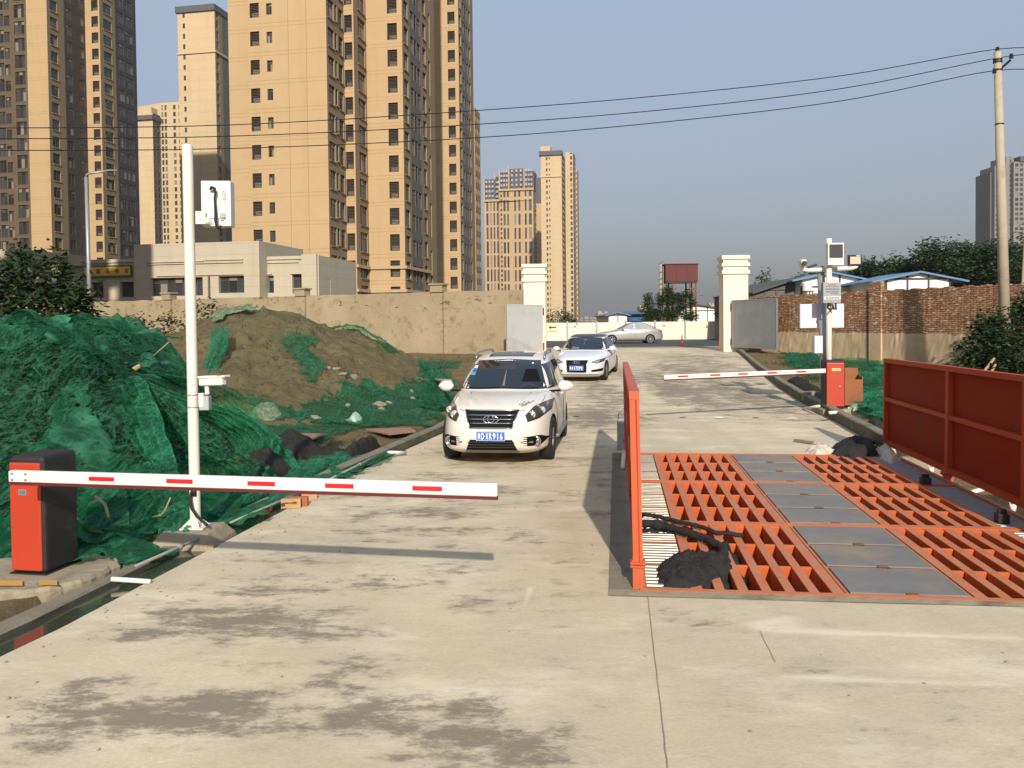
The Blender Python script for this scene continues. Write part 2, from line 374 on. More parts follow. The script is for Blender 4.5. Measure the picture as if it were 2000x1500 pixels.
M['leaf_far'] = leaf_m('leaf_far', '2b3a22', '405332', '5a6a42')
M['leaf_wilt'] = leaf_m('leaf_wilted', '283b22', '37502b', '48582f')
M['bark'] = pm('bark', '6b5a44', 0.9, var=0.3, scale=8, bump=0.6, bscale=30)
M['dry_wood'] = pm('dry_wood', '9a8461', 0.85, var=0.25, scale=8, bump=0.4, bscale=25)
M['plank'] = pm('old_plank', '7a6a50', 0.85, var=0.25, scale=5, bump=0.3)
def stucco():
    t = NT('old_render'); n1 = t.noise(0.5, 8, 0.7); n2 = t.noise(2.0, 8, 0.75); z = t.xyz()[2]
    col = t.mix(t.ramp(n1, 0.3, 0.7), lin('8b7d64'), lin('a29378')); col = t.mix(t.ramp(n2, 0.52, 0.66), col, lin('7a6c54'))
    top = t.math('MULTIPLY', t.ramp(z, 0.0, 1.0), 1.0)
    band = t.ramp(t.math('ADD', z, t.math('MULTIPLY', n2, 0.8)), 0.0, 1.0)
    chips = t.math('MULTIPLY', t.ramp(t.noise(1.6, 4, 0.6, t.map((1, 1, 2.2))), 0.62, 0.67), t.ramp(t.math('SUBTRACT', z, 2.35), 0.0, 0.25))
    col = t.mix(chips, col, t.mix(t.noise(9, 3), lin('6a5240'), lin('826a52')))
    damp = t.math('MULTIPLY', t.ramp(t.math('SUBTRACT', 0.9, z), 0.0, 0.9), t.ramp(n2, 0.35, 0.6))
    col = t.mix(t.math('MULTIPLY', damp, 0.45), col, lin('7d6748'))
    t.bsdf(col, 0.95, 0, 0.1, t.math('ADD', n2, t.math('MULTIPLY', chips, -0.8)), 0.7, 0.05); return t.m
M['stucco'] = stucco()
def brickwall():
    t = NT('rough_brick_and_render'); x, y, z = t.xyz()
    cb = t.n('ShaderNodeCombineXYZ'); t.l(t.math('ADD', x, t.math('MULTIPLY', t.noise(3, 3), 0.05)), cb.inputs[0]); t.l(t.math('ADD', z, t.math('MULTIPLY', t.noise(2.0, 5, .7), 0.16)), cb.inputs[1])
    br = t.n('ShaderNodeTexBrick'); t.l(cb.outputs[0], br.inputs['Vector'])
    for k, v in (('Scale', 1.0), ('Mortar Size', 0.012), ('Brick Width', 0.24), ('Row Height', 0.068), ('Bias', 0.0)): br.inputs[k].default_value = v
    br.inputs['Color1'].default_value = lin('97694e'); br.inputs['Color2'].default_value = lin('b8916f'); br.inputs['Mortar'].default_value = lin('5d4937')
    pale = t.ramp(t.noise(9, 3, 0.5, t.map((0.45, 1, 1.6))), 0.60, 0.64)
    bc = t.mix(pale, br.outputs['Color'], lin('cbb59c')); bc = t.mix(t.ramp(t.noise(5, 6, 0.7), 0.55, 0.7), bc, lin('85604b'))
    n2 = t.noise(2.2, 8, 0.75)
    pl = t.mix(t.ramp(t.noise(0.7, 6), 0.35, 0.65), lin('b09a7a'), lin('cbb593')); pl = t.mix(t.ramp(n2, 0.55, 0.7), pl, lin('a08b66'))
    edge = t.ramp(t.math('MULTIPLY', t.math('SUBTRACT', t.math('ADD', z, t.math('MULTIPLY', n2, 0.25)), 1.42), 8.0), 0.2, 0.5)
    col = t.mix(edge, pl, bc)
    h = t.math('ADD', t.math('MULTIPLY', t.math('SUBTRACT', 1.0, br.outputs['Fac']), edge), t.math('MULTIPLY', n2, 0.15))
    t.bsdf(col, 0.95, 0, 0.1, h, 0.7, 0.04); return t.m
M['brickwall'] = brickwall()
M['loose_brick'] = pm('brick', 'b08560', 0.9, var=0.15, scale=12, bump=0.4, bscale=60)
M['red_brick'] = pm('red_brick', '9a5638', 0.9, var=0.2, scale=12, bump=0.4, bscale=60)
M['cream'] = pm('cream_painted_masonry', 'd6cdb6', 0.7, var=0.04, scale=2, bump=0.1, bscale=30)
M['gate_grey'] = pm('gate_grey_paint', '8b8e8f', 0.55, 0.1, var=0.08, scale=2, dirt='a19e96', dscale=1.5)
M['rust'] = pm('rust', '6e4a2e', 0.85, var=0.3, scale=6, bump=0.3)
M['rust_red'] = pm('rust_red_paint', '57221c', 0.7, var=0.2, scale=1.5, dirt='45201a', dscale=1.2)
M['hoarding'] = pm('cream_hoarding', 'd0c8b4', 0.6, var=0.03, scale=1)
M['asphalt'] = pm('asphalt', '3c3d3f', 0.9, var=0.2, scale=4, bump=0.3, bscale=60)
M['skirt'] = pm('dark_skirting', '3b3e46', 0.7, var=0.1)
M['wire'] = pm('wire_black', '16161a', 0.5, var=0.1)
M['util_pole'] = pm('spun_concrete', 'a19681', 0.85, var=0.15, scale=2, bump=0.25, bscale=40, dirt='837865', dscale=1.4)
M['prefab_white'] = pm('prefab_white', 'd9d5cc', 0.6, var=0.03)
M['prefab_blue'] = pm('prefab_blue', '587a9d', 0.5, var=0.08)
M['dark_frame'] = pm('dark_frame', '3a3d44', 0.6, var=0.1)
M['roof_grey'] = pm('roof_grey', '4c4a48', 0.8, var=0.2, scale=2)
M['yellow'] = pm('sign_yellow', 'dfaa34', 0.5, var=0.05)
M['sign_green'] = pm('sign_green', '2e6a45', 0.5, var=0.08)
M['sign_red'] = pm('sign_red', 'a3201d', 0.5, var=0.05)
M['pale_yellow'] = pm('pale_yellow', 'd9c992', 0.6, var=0.04)
M['ink'] = pm('ink_dark', '25262a', 0.6, var=0.05)
M['sack'] = pm('woven_sack', 'bdb6a4', 0.75, var=0.12, scale=8, bump=0.5, bscale=25)
M['sack_green'] = pm('green_white_bag', '8fae9a', 0.6, var=0.25, scale=4, bump=0.4, bscale=20)
M['plyboard'] = pm('weathered_board', '8a6a58', 0.8, var=0.2, scale=3)
M['stone'] = pm('rubble_stone', '7d7665', 0.9, var=0.25, scale=5, bump=0.6, bscale=15)
M['screen'] = pm('dark_led_screen', '2b2a30', 0.5, var=0.15, scale=40)
M['lamp_glass'] = pm('led_lamp_face', 'b9ac93', 0.4, var=0.3, scale=60)
M['terrain_far'] = pm('far_ground', '6b6650', 0.95, var=0.25, scale=0.05)
# ------------------------------------------------------------------ lie of the land
W0 = G(1250, 1154); WA = math.atan(204 / 1600)          # near left corner of the wheel wash; its heading
WU, WV = Vector((math.cos(WA), -math.sin(WA), 0)), Vector((math.sin(WA), math.cos(WA), 0))
WL, WW = 7.12, 4.32
def uv(u, v, z=0.0): return W0 + WU * u + WV * v + Vector((0, 0, z))
def to_uv(p): d = Vector(p) - W0; return d.dot(WU), d.dot(WV)
KD = Vector((math.sin(R(10.4)), math.cos(R(10.4)), 0)); KN = Vector((-KD.y, KD.x, 0))   # along / left of the left kerb
_ledge = [(-60, 1312), (130, 1221), (258, 1153), (440, 1057), (560, 994), (700, 922), (800, 875), (866, 846)]
LEFT = [G(a, b) for a, b in _ledge]
_d = (LEFT[-1] - LEFT[-2]).normalized()
LEFT = [LEFT[0] - (LEFT[1] - LEFT[0]).normalized() * 12] + LEFT + [LEFT[-1] + Vector((1.1, 6.5, 0)), LEFT[-1] + Vector((2.2, 14.5, 0)), GR(1042, 693), GR(1042, 693) + Vector((0.3, 8, 0))]
RIGHT = [GR(a, b) for a, b in [(1724, 876), (1650, 834), (1600, 805), (1560, 783), (1520, 756), (1470, 714), (1441, 688)]]
RIGHT += [RIGHT[-1] + Vector((0.4, 5, 0))]
LV = [to_uv(p)[::-1] for p in LEFT]; RV = [to_uv(p)[::-1] for p in RIGHT]
def uL(v): return interp(LV, v)
def uR(v): return interp(RV, v)
def left_dist(x, y):                                     # metres to the left of the road's left edge
    u, v = to_uv((x, y, 0)); return uL(v) - u
STAINS = [(110, 1385, 95, 42, .8), (350, 1395, 175, 42, 1), (200, 1420, 90, 30, .8), (430, 1205, 140, 30, .9), (560, 1232, 120, 22, .9), (300, 1235, 60, 14, .7), (450, 1265, 60, 10, .5), (740, 1385, 130, 34, .9), (915, 1400, 60, 55, .9),
 (985, 1465, 110, 40, 1), (850, 1475, 70, 25, .8), (720, 1300, 60, 20, .55), (650, 1240, 90, 16, .6), (780, 1040, 230, 16, .5), (560, 1090, 140, 18, .5), (900, 985, 170, 16, .5), (740, 960, 100, 12, .55), (860, 1120, 120, 20, .45), (1100, 1100, 60, 60, .35), (600, 1150, 150, 20, .5), (930, 1170, 70, 26, .5),
 (1165, 815, 75, 16, 1), (1118, 795, 70, 12, .6), (1130, 870, 40, 14, .5), (1320, 758, 46, 22, 1), (1440, 768, 46, 24, 1), (1390, 725, 60, 12, .8), (1330, 722, 45, 10, .9), (1400, 714, 55, 8, .8), (1350, 700, 60, 6, .7), (1420, 697, 50, 5, .6), (1345, 787, 40, 9, .8), (1180, 768, 40, 16, .9), (1230, 735, 30, 12, .8), (1120, 1000, 90, 16, .35), (1150, 930, 60, 12, .4),
 (1030, 1260, 60, 30, .35), (1390, 1200, 90, 16, .4), (1600, 1310, 130, 24, .3), (1830, 1375, 200, 50, .3), (1300, 1250, 60, 40, .25), (1480, 1240, 120, 14, .3), (1215, 1010, 14, 120, .55), (1225, 1130, 22, 22, .8), (1000, 900, 110, 14, .6), (960, 880, 110, 10, .5), (250, 1130, 40, 8, .6), (820, 1000, 90, 12, .8), (700, 1010, 60, 10, .7), (560, 1130, 90, 12, .7), (480, 1160, 60, 12, .8), (380, 1180, 70, 12, .7), (640, 1190, 60, 9, .7), (900, 1060, 60, 10, .6), (1020, 1050, 50, 14, .6), (980, 960, 60, 8, .7), (860, 930, 60, 8, .7), (760, 1130, 70, 10, .6), (1060, 1180, 60, 16, .55), (500, 1300, 80, 10, .6), (620, 1345, 40, 10, .7), (180, 1335, 50, 12, .6), (90, 1450, 60, 20, .6), (560, 1440, 60, 14, .5), (1090, 1440, 50, 24, .6), (1150, 960, 50, 14, .5)]
_st = []
for px, py, rx, ry, k in STAINS:
    c = GR(px, py); _st.append((c.x, c.y, rx * c.y / F_PX, max(0.10, ry * c.y * c.y / (F_PX * (CAM_H - c.z))), k))
def stain_at(x, y):
    s = 0.0
    for cx, cy, rx, ry, k in _st:
        q = ((x - cx) / rx) ** 2 + ((y - cy) / ry) ** 2
        if q < 4: s = max(s, k * (1.0 - 0.25 * q) * 0.63)
    return s + 0.02
PALES = [(G(1500, 1232), G(2010, 1245), 0.07), (G(1545, 1322), G(2010, 1335), 0.06), (G(620, 1218), G(770, 1228), 0.03), (G(1040, 1140), G(1020, 1230), 0.03), (G(1470, 1222), G(1560, 1210), 0.1)]
def pale_at(x, y):
    s = 0.0
    for a, b, wd in PALES:
        d = b - a; t = max(0, min(1, ((x - a.x) * d.x + (y - a.y) * d.y) / (d.x * d.x + d.y * d.y)))
        q = math.hypot(x - a.x - d.x * t, y - a.y - d.y * t) / wd
        if q < 2: s = max(s, 0.85 - 0.35 * q)
    return s
road = MB()
def road_block(vs, ul, ur, n):
    rows = []
    for v in vs:
        a, b = ul(v), ur(v); r = []
        for i in range(n + 1):
            p = uv(lerp(a, b, i / n), v); p.z = road_z(p.y) + 0.004 * fbm(p.x * 1.5, p.y * 1.5); r.append(p)
        rows.append(r)
    road.grid(rows)
def fr(a, b, st): n = max(1, int(round((b - a) / st))); return [lerp(a, b, i / n) for i in range(n + 1)]
road_block(fr(-9, 0, .13), uL, lambda v: 0.0, 42)
road_block(fr(-9, 0, .13), lambda v: 0.0, lambda v: 15.0, 70)
road_block(fr(0, WL, .13), uL, lambda v: 0.0, 34)
road_block(fr(WL, 12, .15), uL, uR, 70)
road_block(fr(12, 38, .3), uL, uR, 60)
def flat_block():
    pass
ro = struct(road.build('road', M['road'], smooth=True, base=(0, 0, 0)))
att = ro.data.attributes.new('stain', 'FLOAT', 'POINT'); att2 = ro.data.attributes.new('pale', 'FLOAT', 'POINT')
att.data.foreach_set('value', [stain_at(v.co.x, v.co.y) for v in ro.data.vertices])
att2.data.foreach_set('value', [pale_at(v.co.x, v.co.y) for v in ro.data.vertices])
# the street beyond the gate, running across
st = MB(); Y0 = 46.5
for x0 in range(-30, 60, 6):
    st.quad((x0, Y0, road_z(Y0) - .03), (x0 + 6, Y0, road_z(Y0) - .03), (x0 + 6, 66, .655), (x0, 66, .655))
struct(st.build('street', M['asphalt']))
ap = MB(); ap.quad((-2.5, 43.0, road_z(43) - 0.02), (14, 43.0, road_z(43) - 0.02), (14, 47.2, road_z(47.2) - 0.015), (-2.5, 47.2, road_z(47.2) - 0.015))
struct(ap.build('pavement', M['plinth']))
# expansion joints cut in the slab (dark narrow seams)
def seam(name, pts, wd):
    mb = MB()
    P_ = [Vector(p) for p in pts]
    for a, b in zip(P_, P_[1:]):
        n = (b - a).cross(Vector((0, 0, 1))).normalized() * wd / 2; za, zb = Vector((0, 0, road_z(a.y) + .009)), Vector((0, 0, road_z(b.y) + .009))
        mb.quad(a - n + za, a + n + za, b + n + zb, b - n + zb)
    return struct(mb.build(name, M['joint']))
def wob(a, b, n, k): return [a.lerp(b, i / n) + Vector((rnd.uniform(-k, k), 0, 0)) for i in range(n + 1)]
seam('road_joint', wob(uv(0.06, -0.06), uv(0.06, -3.6), 30, .0025), .005)
seam('road_joint', [uv(uL(6.6) + .1, 6.62), uv(-.1, 6.55)], .012)
seam('road_joint', [uv(0.2, 11.9), uv(5.2, 11.7)], .02)
seam('road_crack', wob(G(1485, 1235), G(1515, 1296), 8, .003), .004)
# gutter water, kerbs
def kerb_line(pts, off):                                 # offset a polyline sideways (left of its run)
    out = []
    for i, p in enumerate(pts):
        d = (pts[min(i + 1, len(pts) - 1)] - pts[max(i - 1, 0)]); d.z = 0; d.normalize()
        out.append(p + Vector((-d.y, d.x, 0)) * (off(p) if callable(off) else off))
    return out
def dens(pts, st=.4):
    out = []
    for a, b in zip(pts, pts[1:]):
        n = max(1, int((b - a).length / st)); out += [a.lerp(b, i / n) for i in range(n)]
    return out + [pts[-1]]
LD = dens(LEFT[:-2])
gut = lambda p: lerp(.30, .03, sstep(9.0, 15.0, p.y))
kh = lambda p: lerp(.035, .15, sstep(8.0, 15.0, p.y))
KI = kerb_line(LD, gut); KO = kerb_line(LD, lambda p: gut(p) + .16)
mb = MB(); mb.grid([[a + Vector((0, 0, -.018)), b + Vector((0, 0, -.018))] for a, b in zip(LD, KI) if a.y < 15]); struct(mb.build('gutter_water', M['water']))
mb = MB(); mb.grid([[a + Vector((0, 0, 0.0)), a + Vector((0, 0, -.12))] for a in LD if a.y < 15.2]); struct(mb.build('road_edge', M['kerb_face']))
def kerb_mesh(inner, outer, h, name):
    mb = MB(); rows = []
    for a, b in zip(inner, outer):
        z = road_z(a.y); j = .012 * fbm(a.x * 3, a.y * 3); t = z + h(a) + j * .5
        rows.append([Vector((a.x, a.y, z - .15)), Vector((a.x + j, a.y, t - .02)), Vector((lerp(a.x, b.x, .12), lerp(a.y, b.y, .12), t)), Vector((b.x, b.y, t + j * .5)), Vector((b.x + j, b.y, z - .2))])
    n = 5; 
    for r0, r1 in zip(rows, rows[1:]):
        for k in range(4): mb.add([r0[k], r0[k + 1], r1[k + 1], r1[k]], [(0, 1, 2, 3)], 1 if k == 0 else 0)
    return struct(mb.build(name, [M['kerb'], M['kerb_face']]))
kerb_mesh(KI, KO, kh, 'kerb')
RD = dens(RIGHT[:-1], .35); KRI = kerb_line(RD, 0.0); KRO = kerb_line(RD, -.17)
kerb_mesh(KRI, KRO, lambda p: lerp(.24, .16, sstep(20, 36, p.y)), 'kerb')
# ground: one sheet to the horizon, finer near the camera
def verge_z(x, y):
    u, v = to_uv((x, y, 0)); z = road_z(y)
    inside = min(u - (uL(v) - .38), (uR(v) if v > WL else (15 if v < 0 else WW + .1)) - u)
    b = z + .02 + .05 * fbm(x * .5, y * .5) + .03 * fbm(x * 2, y * 2)
    if v < -9: b = -0.02
    if 0 <= v <= WL and u > WW and u < WW + 7: b = -.55 + .12 * fbm(x, y) + sstep(WW + 2.2, WW + 6.0, u) * .65
    if v > WL and u > uR(v): b += .08 * sstep(.3, 1.5, u - uR(v))
    if y > 43: b = z - .1
    return lerp(b, z - .6, sstep(-.18, .02, inside))
xs = fr(-40, 40, .5); ys = fr(-12, 48, .5)
xs = fr(-4200, -40, 260)[:-1] + fr(-40, -14, .9)[:-1] + fr(-14, 16, .24)[:-1] + fr(16, 40, .9)[:-1] + fr(40, 4200, 260)
ys = fr(-600, -10, 60)[:-1] + fr(-10, 40, .26)[:-1] + fr(40, 70, 2)[:-1] + fr(70, 5000, 200)
gm = MB(); gm.grid([[Vector((x, y, verge_z(x, y) if (-40 <= x <= 40 and -10 <= y <= 70) else road_z(y) - .1)) for x in xs] for y in ys])
struct(gm.build('ground', M['ground'], smooth=True, base=(0, 0, 0)))
# ------------------------------------------------------------------ wheel wash
wash = thing('wheel_wash', 'orange steel wheel wash platform with grating, grey cover plates and two tall orange splash panels', 'wheel wash', W0, -WA)
_wm = MB(); pit = MB()
def L(u, v, z=0.0): return Vector((u, v, z))             # local coordinates of the wash
pit = MB(); pit.box((WW / 2, WL / 2, -.36), (WW + .1, WL + .1, .06)); pit.build('pit_floor', M['plinth'], wash, world=False)
fm = MB()
for u, w_ in ((.03, .06), (WW - .03, .06)): fm.box((u, WL / 2, -.10), (w_, WL, .24))
md = [0.0, 2.36, 4.70, WL]
for v in md:
    a = {0.0: .03, WL: -.03}.get(v, 0); fm.box((WW / 2, v + a, -.105), (WW - .122, .06 if v in (0.0, WL) else .10, .235))
fm.build('frame', M['orange_grid'], wash, world=False)
cr = .36                                                 # width of the roller strips
g0 = (.06 + cr, 1.66); pl = (1.70, 2.62); g1 = (2.66, WW - .06 - cr)
for m in range(3):
    va, vb = md[m] + (.06 if m == 0 else .05), md[m + 1] - (.06 if m == 2 else .05)
    for (ua, ub) in (g0, g1):
        gb = MB(); rows = 3; nb = 6; edge = .10
        # bars along the drive direction
        us = [lerp(ua + edge / 2, ub - edge / 2, i / nb) for i in range(nb + 1)]
        for u in us: gb.box((u, (va + vb) / 2, -.098), (.085 if u not in (us[0], us[-1]) else edge, vb - va - .004, .20))
        for r in range(rows + 1):
            v = lerp(va + .025, vb - .025, r / rows)
            for a, b in zip(us, us[1:]): gb.box(((a + b) / 2, v, -.100), (b - a - (.085), .045, .188))
        gb.build('grating', M['orange_grid'], wash, world=False, bevel=.004, seg=1)
    for r in range(3):
        a, b = lerp(va, vb, r / 3) + .03, lerp(va, vb, (r + 1) / 3) - .03
        cp = MB(); cp.box(((pl[0] + pl[1]) / 2, (a + b) / 2, .006), (pl[1] - pl[0], b - a, .012))
        cpo = cp.build('cover_plate', M['steel_plate'], wash, world=False, bevel=.003, seg=1)
        hg = MB(); hu = (pl[0] + pl[1]) / 2 + .02
        hg.box((hu, a - .004, .014), (.09, .028, .012)); hg.box((hu + .05, a - .045, .006), (.018, .07, .01)); hg.box((hu + .075, a - .075, .006), (.06, .016, .01))
        hg.build('hinge', M['rust'], cpo, world=False)
        bs = MB(); bs.box((((pl[0] + pl[1]) / 2), (a + b) / 2, -.012), (pl[1] - pl[0] + .06, b - a + .05, .016)); bs.build('plate_support', M['orange_grid'], wash, world=False)
        for (ua, ub) in ((.062, .06 + cr - .012), (WW - .06 - cr + .012, WW - .062)):
            rl = MB(); nrl = 8
            for k in range(nrl):
                vv = lerp(a - .015, b + .015, (k + .5) / nrl); rr = .5 * (b - a + .03) / nrl * .62
                rl.tube([(ua, vv, -rr + .002), (ub, vv, -rr + .002)], rr, 8)
            rl.build('roller_strip', M['roller'] if ua < 1 else M['galv'], wash, smooth=False, world=False)
            rb = MB(); rb.box(((ua + ub) / 2, b + .03, -.02), (ub - ua, .03, .03)); rb.build('strip_rail', M['orange_grid'], wash, world=False)
def splash_panel(u, va, vb, z0, z1a, z1b, posts, ribs_right, lean):
    th = .085
    pn = MB(); pts = [(va, z0), (vb, z0), (vb, z1b), (va, z1a)]
    m3 = Matrix.Rotation(lean, 3, 'Y')
    def q(du, v, z): p = m3 @ Vector((du, 0, z)); return Vector((u + p.x, v, p.z))
    sh = MB()
    sx = .034 if ribs_right else .012
    vs = [q(sx - .006, v, z) for v, z in pts] + [q(sx + .006, v, z) for v, z in pts]
    sh.add(vs, [(0, 1, 2, 3), (7, 6, 5, 4), (0, 4, 5, 1), (1, 5, 6, 2), (2, 6, 7, 3), (3, 7, 4, 0)])
    mat = M['orange_shaded'] if u > 1 else M['orange']
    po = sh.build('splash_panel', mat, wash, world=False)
    mat = M['rib_shaded'] if u > 1 else mat
    fr_ = MB(); k = .05
    def strut(v0, z0_, v1, z1_, wu=th, ww=.07):
        a, b = q(0, v0, z0_), q(0, v1, z1_); fr_.bar(a, b, wu, ww, up=Vector((1, 0, 0))) if False else fr_.bar(a, b, ww, wu, up=Vector((1, 0, 0)))
    strut(va, z1a - .035, vb, z1b - .035); strut(va, z0 + .035, vb, z0 + .035)
    fr_.build('panel_frame', mat, po, world=False)
    n = len(posts)
    for v in [va + .035] + posts + [vb - .035]:
        fr_ = MB(); t = (v - va) / (vb - va); zt = lerp(z1a, z1b, t); strut(v, z0 + .071, v, zt - .071, th - .004, .07 if v not in posts else .10); fr_.build('rib', mat, po, world=False)
    ss = [va + .07] + sum([[v - .05, v + .05] for v in posts], []) + [vb - .07]
    for a, b in zip(ss[::2], ss[1::2]):
        fr_ = MB(); strut(a, (z0 + z1a) / 2 + .02, b, (z0 + z1a) / 2 + .02, th - .02, .06)
        fr_.build('cross_rib', mat, po, world=False)
    return po, q
po, q = splash_panel(-.01, 0.03, WL + .05, .22, 1.66, 1.55, [2.4, 4.75], False, R(-.9))
for v in (.06, 4.7, WL - .02):
    pb = MB(); pb.box((-.015, v, .10), (.085, .075, .22)); pb.box((-.015, v, .20), (.125, .115, .016)); pb.box((-.015, v, .225), (.125, .115, .016))
    for sx in (-.045, .045): pb.tube([(-.015 + sx, v - .04, .185), (-.015 + sx, v - .04, .25)], .010, 6)
    pb.build('panel_foot', M['orange'], wash, world=False)
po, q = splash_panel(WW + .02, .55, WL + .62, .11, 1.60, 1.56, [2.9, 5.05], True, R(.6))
for v in (1.2, 5.05):
    pb = MB(); pb.box((WW + .02, v, .02), (.10, .09, .20)); pb.box((WW + .02, v, .085), (.17, .15, .016)); pb.box((WW + .02, v, .108), (.17, .15, .016)); pb.build('panel_foot', M['orange'], wash, world=False)
for v, u in ((2.66, WW - .34), (4.72, WW - .40)):
    nz = MB(); nz.box((u, v, .05), (.12, .12, .10)); nz.box((u, v, .12), (.09, .05, .05)); nz.build('spray_nozzle_box', M['dark_steel'], wash, world=False, bevel=.006)
struct((lambda mb: mb.quad(uv(-.26, -.1, .006), uv(-.005, -.1, .006), uv(-.005, WL, .006), uv(-.26, WL, .006)))(MB()).build('mortar_strip', M['kerb']))
struct((lambda mb: mb.quad(uv(-.26, -.16, .007), uv(WW, -.10, .007), uv(WW, -.002, .007), uv(-.26, -.002, .007)))(MB()).build('mortar_strip', M['plinth']))

# ------------------------------------------------------------------ barrier gates
EX, EY = Vector((math.cos(R(10.4)), -math.sin(R(10.4)), 0)), Vector((math.sin(R(10.4)), math.cos(R(10.4)), 0))
def barrier(name, label, loc, rz, arm_from, arm_to, w_=.31, d_=.42, h=1.02, side=1, lock=False, sticker=False, arm_h=.095):
    t = thing(name, label, 'barrier gate', loc, rz)
    b = MB(); b.box((0, d_ / 2, h / 2 + .01), (w_ + .03, d_, h)); b.build('cabinet', M['black_paint'], t, world=False, bevel=.035, seg=3)
    p = MB(); p.box((-.004, -.006, h / 2 - .005), (w_ - .01, .03, h - .08)); p.build('front_panel', M['red_paint'], t, world=False, bevel=.02, seg=3)
    s = MB(); s.box((0, d_ / 2, .006), (w_ + .05, d_ + .02, .012)); s.build('base_plate', M['dark_steel'], t, world=False)
    if sticker:
        k = MB(); k.box((.01, -.0235, h - .20), (.19, .004, .055)); ko = k.build('sticker', M['pale_yellow'], t, world=False)
        k = MB(); k.box((.01, -.026, h - .20), (.13, .003, .018)); k.build('print', M['orange'], ko, world=False)
    else:
        k = MB(); k.box((-.02, -.0235, h - .30), (.075, .004, .05)); ko = k.build('data_plate', M['galv'], t, world=False)
        k = MB(); [k.box((-.02, -.0262, h - .287 - i * .013), (.058, .002, .004)) for i in range(3)]; k.build('print', M['ink'], ko, world=False)
    if lock:
        k = MB(); k.lathe([(0, 0), (.016, 0), (.016, .012), (0, .014)], 12, frame_m((.09, -.021, .5), (1, 0, 0), (0, 0, 1))); k.build('lock', M['galv'], t, world=False)
    a, bb = Vector(arm_from), Vector(arm_to); d = (bb - a).normalized()
    am = MB(); am.bar(a, bb, .045, arm_h); ao = am.build('arm', M['white_paint'], t, bevel=.012, seg=3)
    e = MB(); e.bar(a + Vector((0, 0, -arm_h / 2 - .011)), bb + Vector((0, 0, -arm_h / 2 - .011)), .030, .024); e.build('rubber_edge', M['maroon'], ao)
    side_v = d.cross(Vector((0, 0, 1))).normalized()
    if side_v.y > 0: side_v = -side_v                     # the face towards the camera
    return t, ao, a, d, side_v
# the near barrier, left of the lane
BL = G(56, 1122, .10)
A0 = P(22, 924, 6.62); A1 = P(972, 963, 5.86); A1.z = A0.z = (A0.z + A1.z) / 2
tb, arm, a0, ad, asd = barrier('barrier_gate', 'large red and black barrier gate standing beside the near lane, white arm lowered', BL, R(-10.4), A0, A1)
def arm_marks(arm, a0, d, sd, marks, ln, hh):
    for s_ in marks:
        k = MB(); c = a0 + d * s_ + sd * .0235; k.bar(c - d * ln / 2, c + d * ln / 2, .003, hh); k.build('reflective_strip', M['red_tape'], arm)
_L = (A1 - A0).length
def s_at(px): return (P(px, 940, 1).x - 0) and ((lambda r: (A0.x * r.y - A0.y * r.x) / (ad.y * r.x - ad.x * r.y))(ray(px, 940)))
arm_marks(arm, A0, ad, asd, [s_at(x) for x in (202, 354, 513, 665, 836)], .225, .034)
k = MB(); c = A0 + ad * .10 + asd * .026; k.bar(c - ad * .10, c + ad * .09, .006, .085); cl = k.build('arm_clamp', M['white_paint'], arm, bevel=.004)
for da in (-.065, .065 * .9):
    for dz in (-.024, .024):
        k = MB(); pt = c + ad * da + asd * .003 + Vector((0, 0, dz)); k.lathe([(0, .012), (.008, .010), (.012, 0)], 10, frame_m(pt, ad, (0, 0, 1)) if True else None); k.build('bolt', M['galv'], cl)
# concrete plinth with rough edge under it
pb = MB(); pz = .10
pp = [G(-70, 1150, .08), G(-60, 1108, .08), G(60, 1085, .08), G(150, 1078, .08), G(232, 1092, .08), G(236, 1104, .08), G(160, 1136, .08), G(100, 1150, .08), G(60, 1156, .08), G(0, 1158, .08)]
pp = [(p.x, p.y) for p in pp]; n = len(pp); ctr = Vector((sum(p[0] for p in pp) / n, sum(p[1] for p in pp) / n, pz))
ring = []
for i in range(n):
    a, b = pp[i], pp[(i + 1) % n]
    for k in range(6):
        x, y = lerp(a[0], b[0], k / 6), lerp(a[1], b[1], k / 6); j = .03 * fbm(x * 6, y * 6); ring.append((x + j, y + j))
pb.grid([[Vector((x, y, -.25)) for x, y in ring], [Vector((x + .02 * fbm(x * 9, y * 9), y, pz - .03)) for x, y in ring], [Vector((lerp(x, ctr.x, .03), lerp(y, ctr.y, .03), pz + .012 * fbm(x * 5, y * 5))) for x, y in ring], [Vector((lerp(x, ctr.x, .5), lerp(y, ctr.y, .5), pz)) for x, y in ring]], closed=True)
pb.add([Vector((lerp(x, ctr.x, .5), lerp(y, ctr.y, .5), pz)) for x, y in ring], [tuple(range(len(ring)))])
tag(pb.build('concrete_plinth', M['plinth']), 'rough concrete plinth under the near red barrier gate', 'plinth')
mb = MB()
for (x0, x1, y0) in ((-10, 44, 1139), (76, 112, 1138)):
    mb.quad(G(x0, y0 + 5, pz + .014), G(x1, y0 + 5, pz + .014), G(x1, y0 - 5, pz + .014), G(x0, y0 - 5, pz + .014))
struct(mb.build('faded_kerb_marking', pm('faded_yellow', 'b98f3e', .8, var=.2, dirt='8f846e', dscale=6)))
